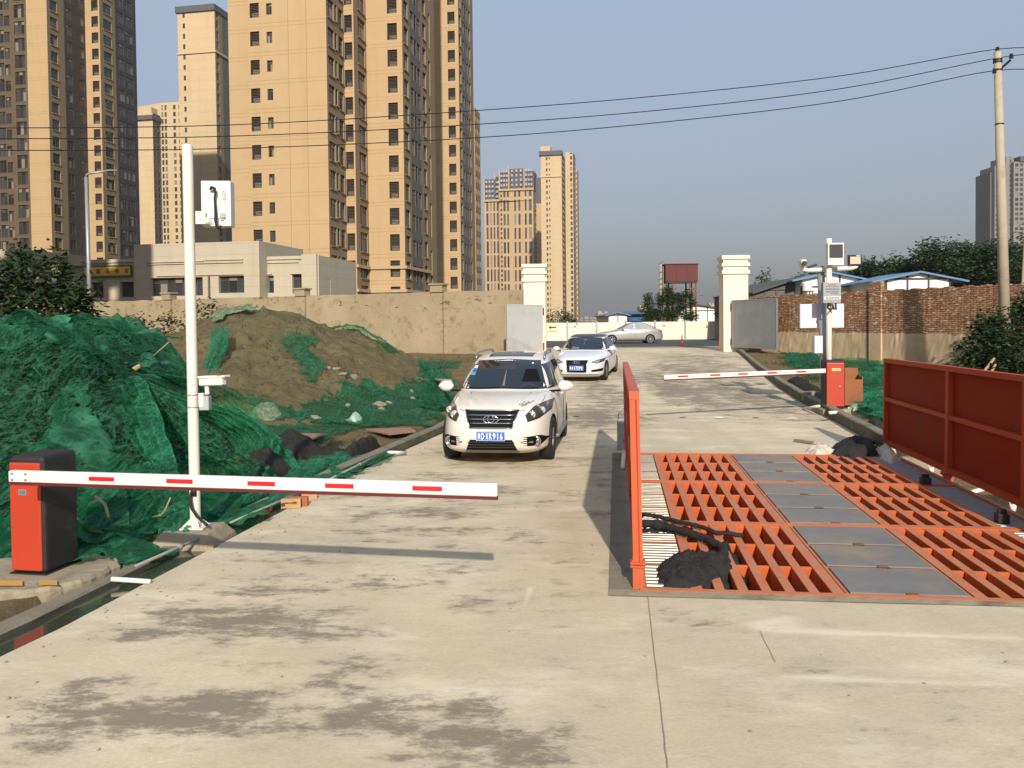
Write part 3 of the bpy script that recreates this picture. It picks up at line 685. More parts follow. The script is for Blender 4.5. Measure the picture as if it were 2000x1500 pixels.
# the far barrier, right of the lane beyond the wash
BR = G(1632, 797, .20); B0 = P(1612, 724, BR.y - .15); B1 = P(1297, 737, BR.y - 1.35)
tb2, arm2, *_ = barrier('barrier_gate', 'smaller red barrier gate beyond the wheel wash on the right verge, white arm lowered', BR, R(-6), B0, B1, w_=.40, d_=.45, h=1.08, lock=True, sticker=True)
B1.z = B0.z - .02; d2 = (B1 - B0).normalized()
def s_at2(px): r = ray(px, 730); return (B0.x * r.y - B0.y * r.x) / (d2.y * r.x - d2.x * r.y)
sd2 = d2.cross(Vector((0, 0, 1))).normalized(); sd2 = -sd2 if sd2.y > 0 else sd2
arm_marks(arm2, B0, d2, sd2, [s_at2(x) for x in (1333, 1396, 1450, 1507, 1564)], .25, .036)
pb = MB(); pb.box((BR.x + .02, BR.y + .25, .03), (.62, .8, .30), R(-6)); tag(pb.build('concrete_plinth', M['plinth'], bevel=.03), 'low concrete plinth under the far red barrier gate', 'plinth')

# ------------------------------------------------------------------ near white pole with display and camera
PB = G(382, 1030, .14); PY = PB.y; PX = PB.x
pole = thing('display_pole', 'tall thick white pole by the near lane with display box and bullet camera', 'pole', (PX, PY, .14))
ztop = P(374, 283, PY).z; lean = Vector((P(374, 283, PY).x - P(381, 1010, PY).x, 0, 0)) * .35
top = Vector((PX - .02, PY, ztop)) + lean
rp = 10.2 / F_PX * PY
mb = MB(); mb.tube([(PX, PY, .14), top - Vector((0, 0, .012)), top], [rp, rp, rp * .86], 28); mb.build('post', M['white_pole'], pole, smooth=True).modifiers.new('es', 'EDGE_SPLIT')
mb = MB(); mb.box((PX, PY, .148), (.24, .24, .016)); mb.build('base_plate', M['white_pole'], pole)
for k in range(4):
    a = k * math.pi / 2 + R(35); g = MB(); dx, dy = math.cos(a), math.sin(a); nx, ny = -dy * .005, dx * .005
    tri = [(rp * .95, .157), (.135, .157), (.125, .172), (rp * .95, .235)]
    g.add([(PX + dx * r + nx, PY + dy * r + ny, z) for r, z in tri] + [(PX + dx * r - nx, PY + dy * r - ny, z) for r, z in tri], [(0, 1, 2, 3), (7, 6, 5, 4), (0, 4, 5, 1), (1, 5, 6, 2), (2, 6, 7, 3), (3, 7, 4, 0)])
    g.build('gusset', M['white_pole'], pole)
# display box seen from behind
DY = PY - .02; c0, c1 = P(389, 353, DY), P(451, 441, DY)
cz, hz = (c0.z + c1.z) / 2, c0.z - c1.z; cx, wx = (c0.x + c1.x) / 2 + .0, (c1.x - c0.x) - .02
mb = MB(); mb.box((cx, DY + .09, cz), (wx, .16, hz), R(4)); disp = mb.build('display_box', M['white_paint'], pole, bevel=.006)
mb = MB(); mb.box((cx + .01, DY + .005, cz - .06 * hz), (wx * .62, .02, hz * .55), R(4)); mb.build('rear_hatch', M['white_paint'], disp, bevel=.003)
mb = MB(); [mb.box((cx - wx * .12 + i % 2 * wx * .42, DY - .006 + .012 * (1 - i % 2) - (0 if i % 2 == 0 else .012), cz + hz * (.30 - (i // 2) * .028)), (wx * .14, .006, hz * .008)) for i in range(16)]; mb.build('vent_slots', M['grey_plastic'], disp)
mb = MB(); mb.box((cx + wx * .26, DY - .012, cz - hz * .27), (wx * .18, .004, hz * .10)); mb.box((cx + wx * .23, DY - .012, cz - hz * .345), (wx * .12, .004, hz * .02)); mb.build('data_label', M['grey_plastic'], disp)
mb = MB(); cbl = [P(416 - 5, 369, DY - .03), P(413, 366, DY - .05), P(419, 368, DY - .05), P(421, 376, DY - .05), P(419, 386, DY - .05), P(420, 400, DY - .05), P(421, 418, DY - .05), P(421, 432, DY - .05), P(424, 443, DY - .05), P(429, 446, DY - .04), P(431, 441, DY - .01)]
mb.tube(cbl, [.014, .016, .016, .012, .010, .011, .014, .015, .015, .013, .011], 8); mb.build('cable', M['rubber'], disp, smooth=True)
mb = MB(); mb.tube([P(392, 424, PY - .05), P(405, 433, PY - .03), P(416, 438, PY + .03)], .035, 12); mb.box(P(392, 425, PY - .06), (.10, .02, .13)); mb.build('arm_bracket', M['white_pole'], pole, smooth=False)
# bullet camera
CYc = PY - .06; mb = MB(); ca, cb = P(392, 743, CYc + .02), P(444, 738, CYc - .06)
mb.bar(ca - Vector((0, 0, .012)), P(438, 744, CYc - .06), .085, .085); co = mb.build('camera_body', M['white_paint'], pole, bevel=.015, seg=3)
mb = MB(); mb.bar(ca + Vector((0, 0, .035)), cb + Vector((0, 0, .018)), .115, .022); mb.build('sun_shield', M['white_paint'], co, bevel=.006)
mb = MB(); fm_ = text_mb('HIKVISION', .02, 0, .0005); fit_text(fm_, .075, .011); dd = (cb - ca).normalized(); fm_.mesh(frame_m(lerp(ca, cb, .82) + Vector((0, -.06, .032)), (dd.x, 0, dd.z), (-dd.z, 0, dd.x))); fm_.build('lettering', M['ink'], co)
mb = MB(); mb.tube([P(404, 754, CYc), P(405, 770, CYc)], .022, 10); mb.build('swivel', M['white_paint'], co)
mb = MB(); mb.box(P(401, 787, CYc), (.10, .09, .145)); mb.build('junction_box', M['grey_plastic'], pole, bevel=.008)
mb = MB(); mb.box(P(394, 781, PY - .085), (.05, .05, .14)); mb.build('camera_clamp', M['white_paint'], pole, bevel=.004)
for yy in (771, 795):
    zc = P(384, yy, PY).z; mb = MB(); mb.lathe([(rp * 1.02, -.006), (rp * 1.06, -.004), (rp * 1.06, .004), (rp * 1.02, .006)], 28, Matrix.Translation((lerp(PX, top.x, (zc - .14) / (ztop - .14)), PY, zc))); mb.build('hose_clamp', M['galv'], pole)
mb = MB(); mb.tube([P(374, 962, PY - rp - .01), P(371, 975, PY - rp - .05), P(374, 992, PY - rp - .05), P(384, 1008, PY - rp - .06), P(398, 1020, PY - .16), P(405, 1026, PY - .18)], .016, 8); mb.box(P(378, 961, PY - rp - .012), (.05, .03, .08)); mb.build('conduit', M['rubber'], pole, smooth=True)
fb = MB(); rr_ = []
for hw, z in ((.40, -.2), (.33, .02), (.27, .10), (.245, .138)): rr_.append([Vector((PX - .03 + hw * sx * (1 + .08 * fbm(sx * 3 + z * 9, sy * 3)), PY + hw * sy * (1 + .08 * fbm(sx * 5, sy * 2 + z * 7)), z + .012 * fbm(sx * 7, sy * 7))) for sx, sy in ((-1, -1), (-.33, -1.03), (.33, -1), (1, -1), (1, -.3), (1, .3), (1, 1), (.3, 1), (-.3, 1), (-1, 1), (-1.03, .3), (-1, -.3))])
fb.grid(rr_, closed=True); fb.add(rr_[-1], [tuple(range(12))])
tag(fb.build('pole_footing', M['plinth'], bevel=.018), 'square concrete footing block under the thick white pole', 'footing')
# ------------------------------------------------------------------ tower blocks
TX, TY = Vector((EX.x, EX.y)), Vector((EY.x, EY.y))       # the estate's grid: along the fronts, into depth
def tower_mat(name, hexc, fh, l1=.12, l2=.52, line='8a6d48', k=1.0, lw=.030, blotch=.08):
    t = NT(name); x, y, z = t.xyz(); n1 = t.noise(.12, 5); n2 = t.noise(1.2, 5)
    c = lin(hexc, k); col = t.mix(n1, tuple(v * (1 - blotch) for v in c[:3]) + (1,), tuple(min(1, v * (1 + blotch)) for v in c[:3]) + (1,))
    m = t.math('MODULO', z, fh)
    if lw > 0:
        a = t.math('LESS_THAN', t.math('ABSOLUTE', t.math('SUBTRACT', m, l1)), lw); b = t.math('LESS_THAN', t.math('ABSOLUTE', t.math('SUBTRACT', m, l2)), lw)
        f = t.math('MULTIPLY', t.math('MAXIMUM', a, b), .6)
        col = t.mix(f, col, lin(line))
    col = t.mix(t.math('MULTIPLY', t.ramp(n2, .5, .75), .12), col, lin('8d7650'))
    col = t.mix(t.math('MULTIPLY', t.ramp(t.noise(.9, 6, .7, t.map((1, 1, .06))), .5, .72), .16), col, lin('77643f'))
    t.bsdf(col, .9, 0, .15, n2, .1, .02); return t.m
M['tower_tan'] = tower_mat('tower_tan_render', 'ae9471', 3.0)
M['tower_deep'] = tower_mat('tower_dim_side_render', '857660', 3.0)  # darker copy of the tan: dimmer light on side walls put into colour
M['tower_far'] = tower_mat('tower_far_render', 'b9a381', 3.0, lw=.02)
M['tower_band'] = pm('tower_band_render', 'a8936f', .9, var=.08, scale=.5); M['tower_shadow_brown'] = tower_mat('tower_shadow_brown_render', '5f5343', 3.0, line='463c30'); M['tower_charcoal'] = pm('tower_charcoal_cladding', '3d3a37', .7, var=.1, scale=.6)  # shadow brown: shade of the left recesses put into the render colour
M['tower_dark'] = pm('tower_dark_cladding', '57524c', .7, var=.1, scale=.6)
M['tower_cap'] = pm('tower_cap_cladding', '4a4a50', .7, var=.1, scale=.6)
M['podium'] = tower_mat('podium_render', 'ada490', .95, .2, .2, '8f8263', 1.0, .016, .05)
M['crown_pane'] = pm('bright_pane', '9a9a98', .2, var=.5, scale=.3, spec=.8)
M['tower_grey'] = tower_mat('tower_grey_render', '7d7a78', 3.0)
def glass_m(name, hexc, rough=.08):
    t = NT(name); g = t.n('ShaderNodeObjectInfo').outputs['Random']; g2 = t.n('ShaderNodeNewGeometry').outputs['Random Per Island']
    f_ = t.math('FRACT', t.math('ADD', t.math('MULTIPLY', g, 7.3), t.math('MULTIPLY', g2, 3.7))); col = t.mix(f_, lin(hexc, .4), lin(hexc, 1.8)); col = t.mix(t.math('MULTIPLY', t.math('GREATER_THAN', f_, .86), .75), col, lin('8f8574')); t.bsdf(col, rough, 0, .6); return t.m
M['win_glass'] = glass_m('window_glass', '3a3c3e')
M['win_frame'] = pm('window_frame_brown', '4a3f34', .6, var=.1)
M['slat'] = pm('louvre_slat', '3a3129', .7, var=.25, scale=3)
M['slat_dark'] = pm('louvre_void', '1b1815', .9, var=.1)
M['curtain'] = pm('curtain', '8d8577', .8, var=.2)
_wc = {}
def win_mesh(w, h, kind):
    key = (round(w, 1), round(h, 1), kind)
    if key in _wc: return _wc[key]
    w, h = key[0] + .06, key[1] + .06; mb = MB()           # x along the wall, -y outward, z up
    if kind == 'louvre':
        mb.quad((-w / 2, .06, 0), (w / 2, .06, 0), (w / 2, .06, h), (-w / 2, .06, h), 1); n = max(6, int(h / .16))
        for i in range(n): 
            z = (i + .5) * h / n; tl = rnd.uniform(-.02, .02); mb.add([(-w / 2, -.03, z - .045 + tl), (w / 2, -.03, z - .045 - tl), (w / 2, .03, z + .045), (-w / 2, .03, z + .045)], [(0, 1, 2, 3)], 0)
        for x in (-w / 2 + .03, w / 2 - .03): mb.box((x, -.02, h / 2), (.06, .06, h), 0, 0)
        mb.quad((-w * .3, .03, .1), (w * .35, .03, .1), (w * .35, .03, h * .32), (-w * .3, .03, h * .32), 2)
        ms = [M['slat'], M['slat_dark'], M['curtain']]
    elif kind == 'simple':
        mb.quad((-w / 2, .02, 0), (w / 2, .02, 0), (w / 2, .02, h), (-w / 2, .02, h), 1); mb.box((0, 0, h / 2), (.08, .05, h), 0, 0); ms = [M['win_frame'], M['win_glass']]
    else:
        nb = max(2, int(round(w / .75))); f = .055
        xs_ = [lerp(-w / 2, w / 2, i / nb) for i in range(nb + 1)]; zt = h * .70
        for a, b in zip(xs_, xs_[1:]):
            for z0, z1 in ((0, zt), (zt, h)): mb.quad((a, .03, z0), (b, .03, z0), (b, .03, z1), (a, .03, z1), 1)
        for x in xs_: mb.box((min(max(x, -w / 2 + f / 2), w / 2 - f / 2), 0, h / 2), (f, .05, h), 0, 0)
        for z in (f / 2, zt, h - f / 2): mb.box((0, -.004, z), (w, .05, f), 0, 0)
        ms = [M['win_frame'], M['win_glass']]
    me = bpy.data.meshes.new('window'); me.from_pydata([tuple(p) for p in mb.v], [], mb.f)
    for m in ms: me.materials.append(m)
    me.polygons.foreach_set('material_index', mb.mi); me.update(); _wc[key] = me; return me
class Tower:
    def __init__(s, name, label, cat, base, group=None):
        s.t = thing(name, label, cat, base, 0, group); s.base = Vector(base); s.w = {}; s.wins = []
    def wall(s, key):
        return s.w.setdefault(key, MB())
    def facade(s, p0, p1, z0, z1, mat, cols=(), fh=3.0, zf=0.0, rev=.16, sill=None):
        # p0 -> p1 runs left to right as seen from outside; cols: (u0, u1, kind, o0, o1) metres along, offsets in a storey
        p0, p1 = Vector(p0), Vector(p1); d = (p1 - p0); Ln = d.length; d.normalize(); nrm = Vector((d.y, -d.x)); mb = s.wall(mat)
        def q(u, z, k=0): p = p0 + d * u - nrm * k; return Vector((p.x, p.y, z))
        def pan(u0, u1, a, b):
            if u1 - u0 > 1e-3 and b - a > 1e-3: mb.quad(q(u0, a), q(u1, a), q(u1, b), q(u0, b))
        cols = sorted([c for c in cols if c[0] < Ln - .1]); u = 0.0
        for (u0, u1, kind, o0, o1, *rest) in cols:
            u1 = min(u1, Ln - .05); pan(u, u0, z0, z1); z = z0; step = rest[0] if rest else fh; n = int((z1 - z0) / step) + 2
            for i in range(n):
                a = z0 + zf + i * step + o0; b = min(z0 + zf + i * step + o1, z1 - .2)
                if a < z0 + .05 or b > z1 or b - a < .3: continue
                pan(u0, u1, z, a); z = b
                for (ua, za, ub, zb) in ((u0, a, u1, a), (u1, a, u1, b), (u1, b, u0, b), (u0, b, u0, a)):
                    mb.quad(q(ua, za), q(ub, zb), q(ub, zb, rev + .1), q(ua, za, rev + .1))
                if sill: 
                    s.wall(sill).box(q((u0 + u1) / 2, a - .06, -.04), (u1 - u0 + .16, .16, .10), math.atan2(d.y, d.x))
                c = q((u0 + u1) / 2, a, rev)
                pr = proj((c.x, c.y, (a + b) / 2))
                if pr and -40 < pr[0] < 2040 and -40 < pr[1] < 640: s.wins.append((pr[2] , c, u1 - u0, b - a, kind, math.atan2(d.y, d.x)))
            pan(u0, u1, z, z1); u = u1
        pan(u, Ln, z0, z1)
    def cap(s, pts, z, mat): s.wall(mat).add([Vector((p[0], p[1], z)) for p in pts], [tuple(range(len(pts)))])
    def block(s, pts, z0, z1, mat):                       # plain closed block from ground plan points (counter-clockwise)
        s.wall(mat).prism([(p[0], p[1]) for p in pts], z0, z1)
    def done(s, names):
        for k, mb in s.w.items(): mb.build(names.get(k, 'wall'), M[k], s.t)
        s.wins.sort(key=lambda q: (q[0])); inv = WM[s.t.name].inverted(); rest = MB(); rm = []
        for i, (_, c, w_, h, kind, a) in enumerate(s.wins):
            me = win_mesh(w_, h, kind)
            if i < 100:
                o = bpy.data.objects.new('louvre' if kind == 'louvre' else 'window', me); COL.objects.link(o); o.parent = s.t
                o.location = inv @ c; o.rotation_euler = (0, 0, a)
            else:
                mt = Matrix.Translation(c) @ Matrix.Rotation(a, 4, 'Z')
                mis = [0] * len(me.polygons); me.polygons.foreach_get('material_index', mis)
                idx = []
                for m_ in me.materials:
                    if m_ not in rm: rm.append(m_)
                    idx.append(rm.index(m_))
                b = len(rest.v); rest.v.extend(mt @ v.co for v in me.vertices); rest.f.extend(tuple(b + j for j in p.vertices) for p in me.polygons); rest.mi.extend(idx[m_] for m_ in mis)
        if rest.f:
            rest.keepn = True
            o = rest.build('window', rm if len(rm) > 1 else rm + [M['win_frame']], s.t); tag(o, kind='stuff')
        return s.t
def hit(p, d, px):                                        # where the plan line from p along d meets the sight line of column px
    k = ray(px, 560); k = Vector((k.x, k.y)); den = d.x * k.y - d.y * k.x
    t = -(p.x * k.y - p.y * k.x) / den; return p + d * t
def col_pt(px, Y): q = P(px, 560, Y); return Vector((q.x, q.y))
def walk(p, steps):
    out = [p]
    for kind, px in steps: out.append(hit(out[-1], TX if kind == 'F' else TY, px))
    return out
def px_cols(p0, p1, lst):                                 # columns given by picture columns on the line p0-p1
    d = (p1 - p0).normalized(); out = []
    for a, b, *r in lst:
        u0, u1 = (hit(p0, d, a) - p0).dot(d), (hit(p0, d, b) - p0).dot(d); out.append((u0, u1, *r))
    return out
GZ = .6
def ztop(px, py, Y): return P(px, py, Y).z
# ---- the big tan tower in the middle (two linked cores)
def big_tower():
    T = Tower('apartment_tower', 'huge tan apartment tower, top beyond the frame, with rows of louvred windows', 'tower', (-22, 100, GZ))
    H = 121.0; fh = 3.0
    p = walk(col_pt(493, 88), [('F', 645), ('S', 679), ('F', 698), ('S', 722), ('F', 792), ('S', 846)])
    l0 = hit(p[0] + TY * 1.2, TX, 455)
    LV_, WN = ('louvre', .55, 2.2), ('window', .55, 2.1)
    f = lambda *a, **k: T.facade(*a, **k)
    f(l0, p[0] + TY * 1.2, GZ, H, 'tower_tan'); f(p[0] + TY * 1.2, p[0], GZ, H, 'tower_tan')
    f(p[0], p[1], GZ, H, 'tower_tan', px_cols(p[0], p[1], [(497, 515, 'louvre', .9, 2.45), (529, 540, 'window', 1.1, 2.3)]), fh, .3)
    # two thin vertical joints on the front
    for px in (571, 606):
        u = (hit(p[0], TX, px)); T.wall('tower_deep').box((u.x, u.y + .0, (GZ + H) / 2), (.05, .012, H - GZ - 1), -R(10.4))
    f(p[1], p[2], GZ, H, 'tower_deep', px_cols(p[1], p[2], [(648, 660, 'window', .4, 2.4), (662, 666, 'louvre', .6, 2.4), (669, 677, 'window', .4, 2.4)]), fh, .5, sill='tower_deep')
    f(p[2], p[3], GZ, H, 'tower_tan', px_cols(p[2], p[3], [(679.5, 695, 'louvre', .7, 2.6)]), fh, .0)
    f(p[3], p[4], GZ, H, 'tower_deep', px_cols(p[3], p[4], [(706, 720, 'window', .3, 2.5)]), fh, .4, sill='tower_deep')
    f(p[4], p[5], GZ, H, 'tower_tan', px_cols(p[4], p[5], [(763, 782, 'louvre', .8, 2.7)]), fh, .1)
    q5, q6 = p[5], p[6]; qa, qb, qc, qd = hit(q5, TY, 807), hit(q5, TY, 827), hit(q5, TY, 841), q6
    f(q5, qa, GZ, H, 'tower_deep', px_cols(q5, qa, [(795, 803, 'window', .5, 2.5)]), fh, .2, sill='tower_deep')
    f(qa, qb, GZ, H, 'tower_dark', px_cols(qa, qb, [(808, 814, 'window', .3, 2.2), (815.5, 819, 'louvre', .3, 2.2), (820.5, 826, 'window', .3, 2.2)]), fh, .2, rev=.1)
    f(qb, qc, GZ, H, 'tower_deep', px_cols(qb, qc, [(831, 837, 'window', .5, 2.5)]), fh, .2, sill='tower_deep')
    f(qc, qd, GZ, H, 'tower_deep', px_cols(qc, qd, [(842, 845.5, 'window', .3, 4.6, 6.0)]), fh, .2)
    far = qd + TY * 2; bl = l0 + TY * 22; f(qd, far, GZ, H, 'tower_deep'); f(far, bl, GZ, H, 'tower_tan'); f(bl, l0, GZ, H, 'tower_tan')
    T.cap([l0, p[0] + TY * 1.2, p[0], p[1], p[2], p[3], p[4], p[5], q6, far, bl], H, 'tower_dark')
    # moulding bands over the lowest storeys
    for a, b, n in ((p[4], p[5], 1), (p[5], qc, 1), (p[3], p[4], 1)):
        for z in (8.6, 5.9) if n else (8.6,):
            d = (b - a); m = (a + b) / 2; T.wall('tower_band').box((m.x + (.08 if d.x < d.y else 0), m.y - (.08 if d.x >= d.y else 0), z), (d.length + .3, .30, .34), math.atan2(d.y, d.x))
    return T.done({'tower_tan': 'front_wall', 'tower_deep': 'side_wall', 'tower_dark': 'cladding_bay', 'tower_band': 'moulding'})
big_tower()
def second_core():
    T = Tower('apartment_tower', 'second tan tower close behind the huge one, showing a narrow front with one louvre column', 'tower', (-12, 145, GZ))
    H = 121.0
    p = walk(col_pt(843, 132), [('F', 901), ('S', 929)])
    T.facade(p[0], p[1], GZ, H, 'tower_tan', px_cols(p[0], p[1], [(880, 894, 'louvre', .7, 2.6)]), 3.0, .3)
    a, b, c = hit(p[1], TY, 908), hit(p[1], TY, 919), hit(p[1], TY, 925)
    T.facade(p[1], a, GZ, H, 'tower_deep', px_cols(p[1], a, [(902.5, 906, 'window', .5, 2.5)]), 3.0, .2, sill='tower_deep')
    T.facade(a, b, GZ, H, 'tower_dark', px_cols(a, b, [(908.5, 912, 'window', .3, 2.2), (913, 915, 'louvre', .3, 2.2), (916, 918.5, 'window', .3, 2.2)]), 3.0, .2, rev=.1)
    T.facade(b, c, GZ, H, 'tower_deep', px_cols(b, c, [(920.5, 923.5, 'window', .5, 2.5)]), 3.0, .2)
    T.facade(c, p[2], GZ, H, 'tower_deep'); e = p[2] + TX * -16; g = p[0] + TY * 10
    T.facade(p[2], e, GZ, H, 'tower_tan'); T.facade(e, p[0], GZ, H, 'tower_tan'); T.cap([p[0], p[1], p[2], e], H, 'tower_dark')
    T.done({'tower_tan': 'front_wall', 'tower_deep': 'side_wall', 'tower_dark': 'cladding_bay'})
    T = Tower('apartment_tower', 'thin sliver of a lower brown tower just right of the tan towers', 'tower', (-13, 215, GZ))
    p = walk(col_pt(905, 205), [('F', 931), ('S', 941)]); H = ztop(934, 225, 212)
    T.facade(p[0], p[1], GZ, H, 'tower_tan'); T.facade(p[1], p[2], GZ, H, 'tower_deep', px_cols(p[1], p[2], [(931.6, 933.6, 'simple', .6, 2.3), (934.8, 936.6, 'simple', .6, 2.3), (938, 939.8, 'simple', .6, 2.3)]), 3.0)
    e = p[2] - TX * 12; T.facade(p[2], e, GZ, H, 'tower_tan'); T.facade(e, p[0], GZ, H, 'tower_tan'); T.cap([p[0], p[1], p[2], e], H, 'tower_dark')
    T.done({'tower_tan': 'front_wall', 'tower_deep': 'side_wall'})
second_core()
def left_tower():
    T = Tower('apartment_tower', 'dark brown apartment tower at the far left edge with one bright plain strip', 'tower', (-90, 152, GZ))
    H = 90.0; WN = ('window', .5, 2.4)
    p = walk(col_pt(64, 146), [('F', 104), ('S', 137), ('S', 178), ('F', 206), ('S', 236), ('S', 276)])
    b0 = hit(p[0] + TY * 2.5, TX, 36); b1 = p[0] + TY * 2.5; c0 = hit(b0 + TY * 3.0, TX, -90); c1 = b0 + TY * 3.0
    T.facade(c0, c1, GZ, H, 'tower_shadow_brown', px_cols(c0, c1, [(-60, -40, 'window', .3, 2.6), (-20, 4, 'window', .3, 2.6), (6, 19, 'window', .3, 2.6), (21, 31, 'window', .3, 2.2)]), 3.0)
    T.facade(c1, b0, GZ, H, 'tower_shadow_brown'); T.facade(b0, b1, GZ, H, 'tower_shadow_brown', px_cols(b0, b1, [(40, 60, 'window', .35, 2.7)]), 3.0); T.facade(b1, p[0], GZ, H, 'tower_shadow_brown')
    T.facade(p[0], p[1], GZ, H, 'tower_tan')
    T.facade(p[1], p[2], GZ, H, 'tower_deep', px_cols(p[1], p[2], [(110, 124, *WN)]), 3.0, sill='tower_tan')
    T.facade(p[2], p[3], GZ, H, 'tower_charcoal', px_cols(p[2], p[3], [(140, 151, *WN), (165, 175, *WN)]), 3.0, rev=.08)
    T.facade(p[3], p[4], GZ, H, 'tower_tan', px_cols(p[3], p[4], [(190, 203, 'louvre', .5, 2.5)]), 3.0)
    T.facade(p[4], p[5], GZ, H, 'tower_deep', px_cols(p[4], p[5], [(213, 229, *WN)]), 3.0, sill='tower_tan')
    T.facade(p[5], p[6], GZ, H, 'tower_charcoal', px_cols(p[5], p[6], [(239, 252, 'window', .2, 2.3), (255, 269, 'window', .2, 2.3)]), 3.0, rev=.08)
    e = p[6] - TX * 45; T.facade(p[6], e, GZ, H, 'tower_shadow_brown'); T.facade(e, c0, GZ, H, 'tower_shadow_brown')
    T.cap([c0, c1, b0, b1, p[0], p[1], p[3], p[4], p[6], e], H, 'tower_charcoal')
    T.done({'tower_tan': 'front_wall', 'tower_shadow_brown': 'recess_wall', 'tower_deep': 'side_wall', 'tower_charcoal': 'cladding_bay'})
left_tower()
def slim_tower():
    T = Tower('apartment_tower', 'slim pale tower with a dark flat parapet behind the thick white pole', 'tower', (-88, 240, GZ))
    p = walk(col_pt(357, 240), [('F', 429), ('S', 443), ('S', 452)]); H = ztop(395, 26, 240)
    T.facade(p[0], p[1], GZ, H, 'tower_far', px_cols(p[0], p[1], [(367, 371.5, 'simple', .6, 2.0)]), 3.0)
    T.facade(p[1], p[2], GZ, H, 'tower_deep', px_cols(p[1], p[2], [(431.5, 436.5, 'window', .4, 2.5)]), 3.0); T.facade(p[2], p[3] + TY * 6, GZ, H, 'tower_dark')
    e = p[3] + TY * 6 - TX * 12; T.facade(p[3] + TY * 6, e, GZ, H, 'tower_far'); T.facade(e, p[0], GZ, H, 'tower_far')
    T.cap([p[0], p[1], p[3] + TY * 6, e], H, 'tower_cap')
    c = (p[0] + p[1] + p[3] + e + TY * 6) / 4
    T.wall('tower_cap').box((c.x, c.y, H + .9), ((p[1] - p[0]).length + .7, (p[3] - p[1]).length + 7, 1.8), -R(10.4))
    zb = ztop(395, 105, 240); d = p[1] - p[0]; m = (p[0] + p[1]) / 2; T.wall('tower_far').box((m.x, m.y - .1, zb), (d.length + .5, .5, .6), math.atan2(d.y, d.x))
    d = p[3] - p[1]; m = (p[1] + p[3]) / 2; T.wall('tower_far').box((m.x + .1, m.y, zb), (d.length + .5, .5, .6), math.atan2(d.y, d.x))
    T.done({'tower_far': 'front_wall', 'tower_deep': 'side_wall', 'tower_dark': 'cladding_bay', 'tower_cap': 'parapet'})
    T = Tower('apartment_tower', 'distant pale tower pair in the gap between the dark left tower and the slim one', 'tower', (-155, 365, GZ))
    p = walk(col_pt(274, 360), [('F', 305), ('S', 320), ('F', 334), ('S', 346)]); H = ztop(290, 222, 360); H2 = ztop(340, 210, 372)
    T.facade(p[0], p[1], GZ, H, 'tower_far'); T.facade(p[1], p[2], GZ, H, 'tower_dark', px_cols(p[1], p[2], [(307, 311, 'simple', .4, 2.6), (313.5, 318, 'simple', .4, 2.6)]), 3.0)
    q = walk(p[2], [('F', 362), ('S', 371)])
    T.facade(q[0], q[1], GZ, H2, 'tower_far', px_cols(q[0], q[1], [(322, 326, 'simple', .4, 2.6), (328.5, 332.5, 'simple', .4, 2.6), (345, 350, 'simple', .5, 2.4), (355.5, 359.5, 'simple', .5, 2.4)]), 3.0)
    T.facade(q[1], q[2], GZ, H2, 'tower_deep'); e = q[2] - TX * 24; T.facade(q[2], e, GZ, H2, 'tower_far'); T.facade(e, q[0], GZ, H2, 'tower_far'); T.cap([q[0], q[1], q[2], e], H2, 'tower_cap')
    e2 = p[2] - TX * 14; T.facade(e2, p[0], GZ, H, 'tower_far'); T.cap([p[0], p[1], p[2], e2], H, 'tower_cap')
    d = p[1] - p[0]; m = (p[0] + p[1]) / 2 + TY * 5; T.wall('tower_cap').box((m.x, m.y, H - 2.0), (d.length + 1, 12, 1.9), math.atan2(d.y, d.x)); T.wall('tower_far').box((m.x, m.y, H + 1.5), (d.length * .6, 7, 3), math.atan2(d.y, d.x))
    T.done({'tower_far': 'front_wall', 'tower_deep': 'side_wall', 'tower_dark': 'cladding_bay', 'tower_cap': 'parapet'})
slim_tower()
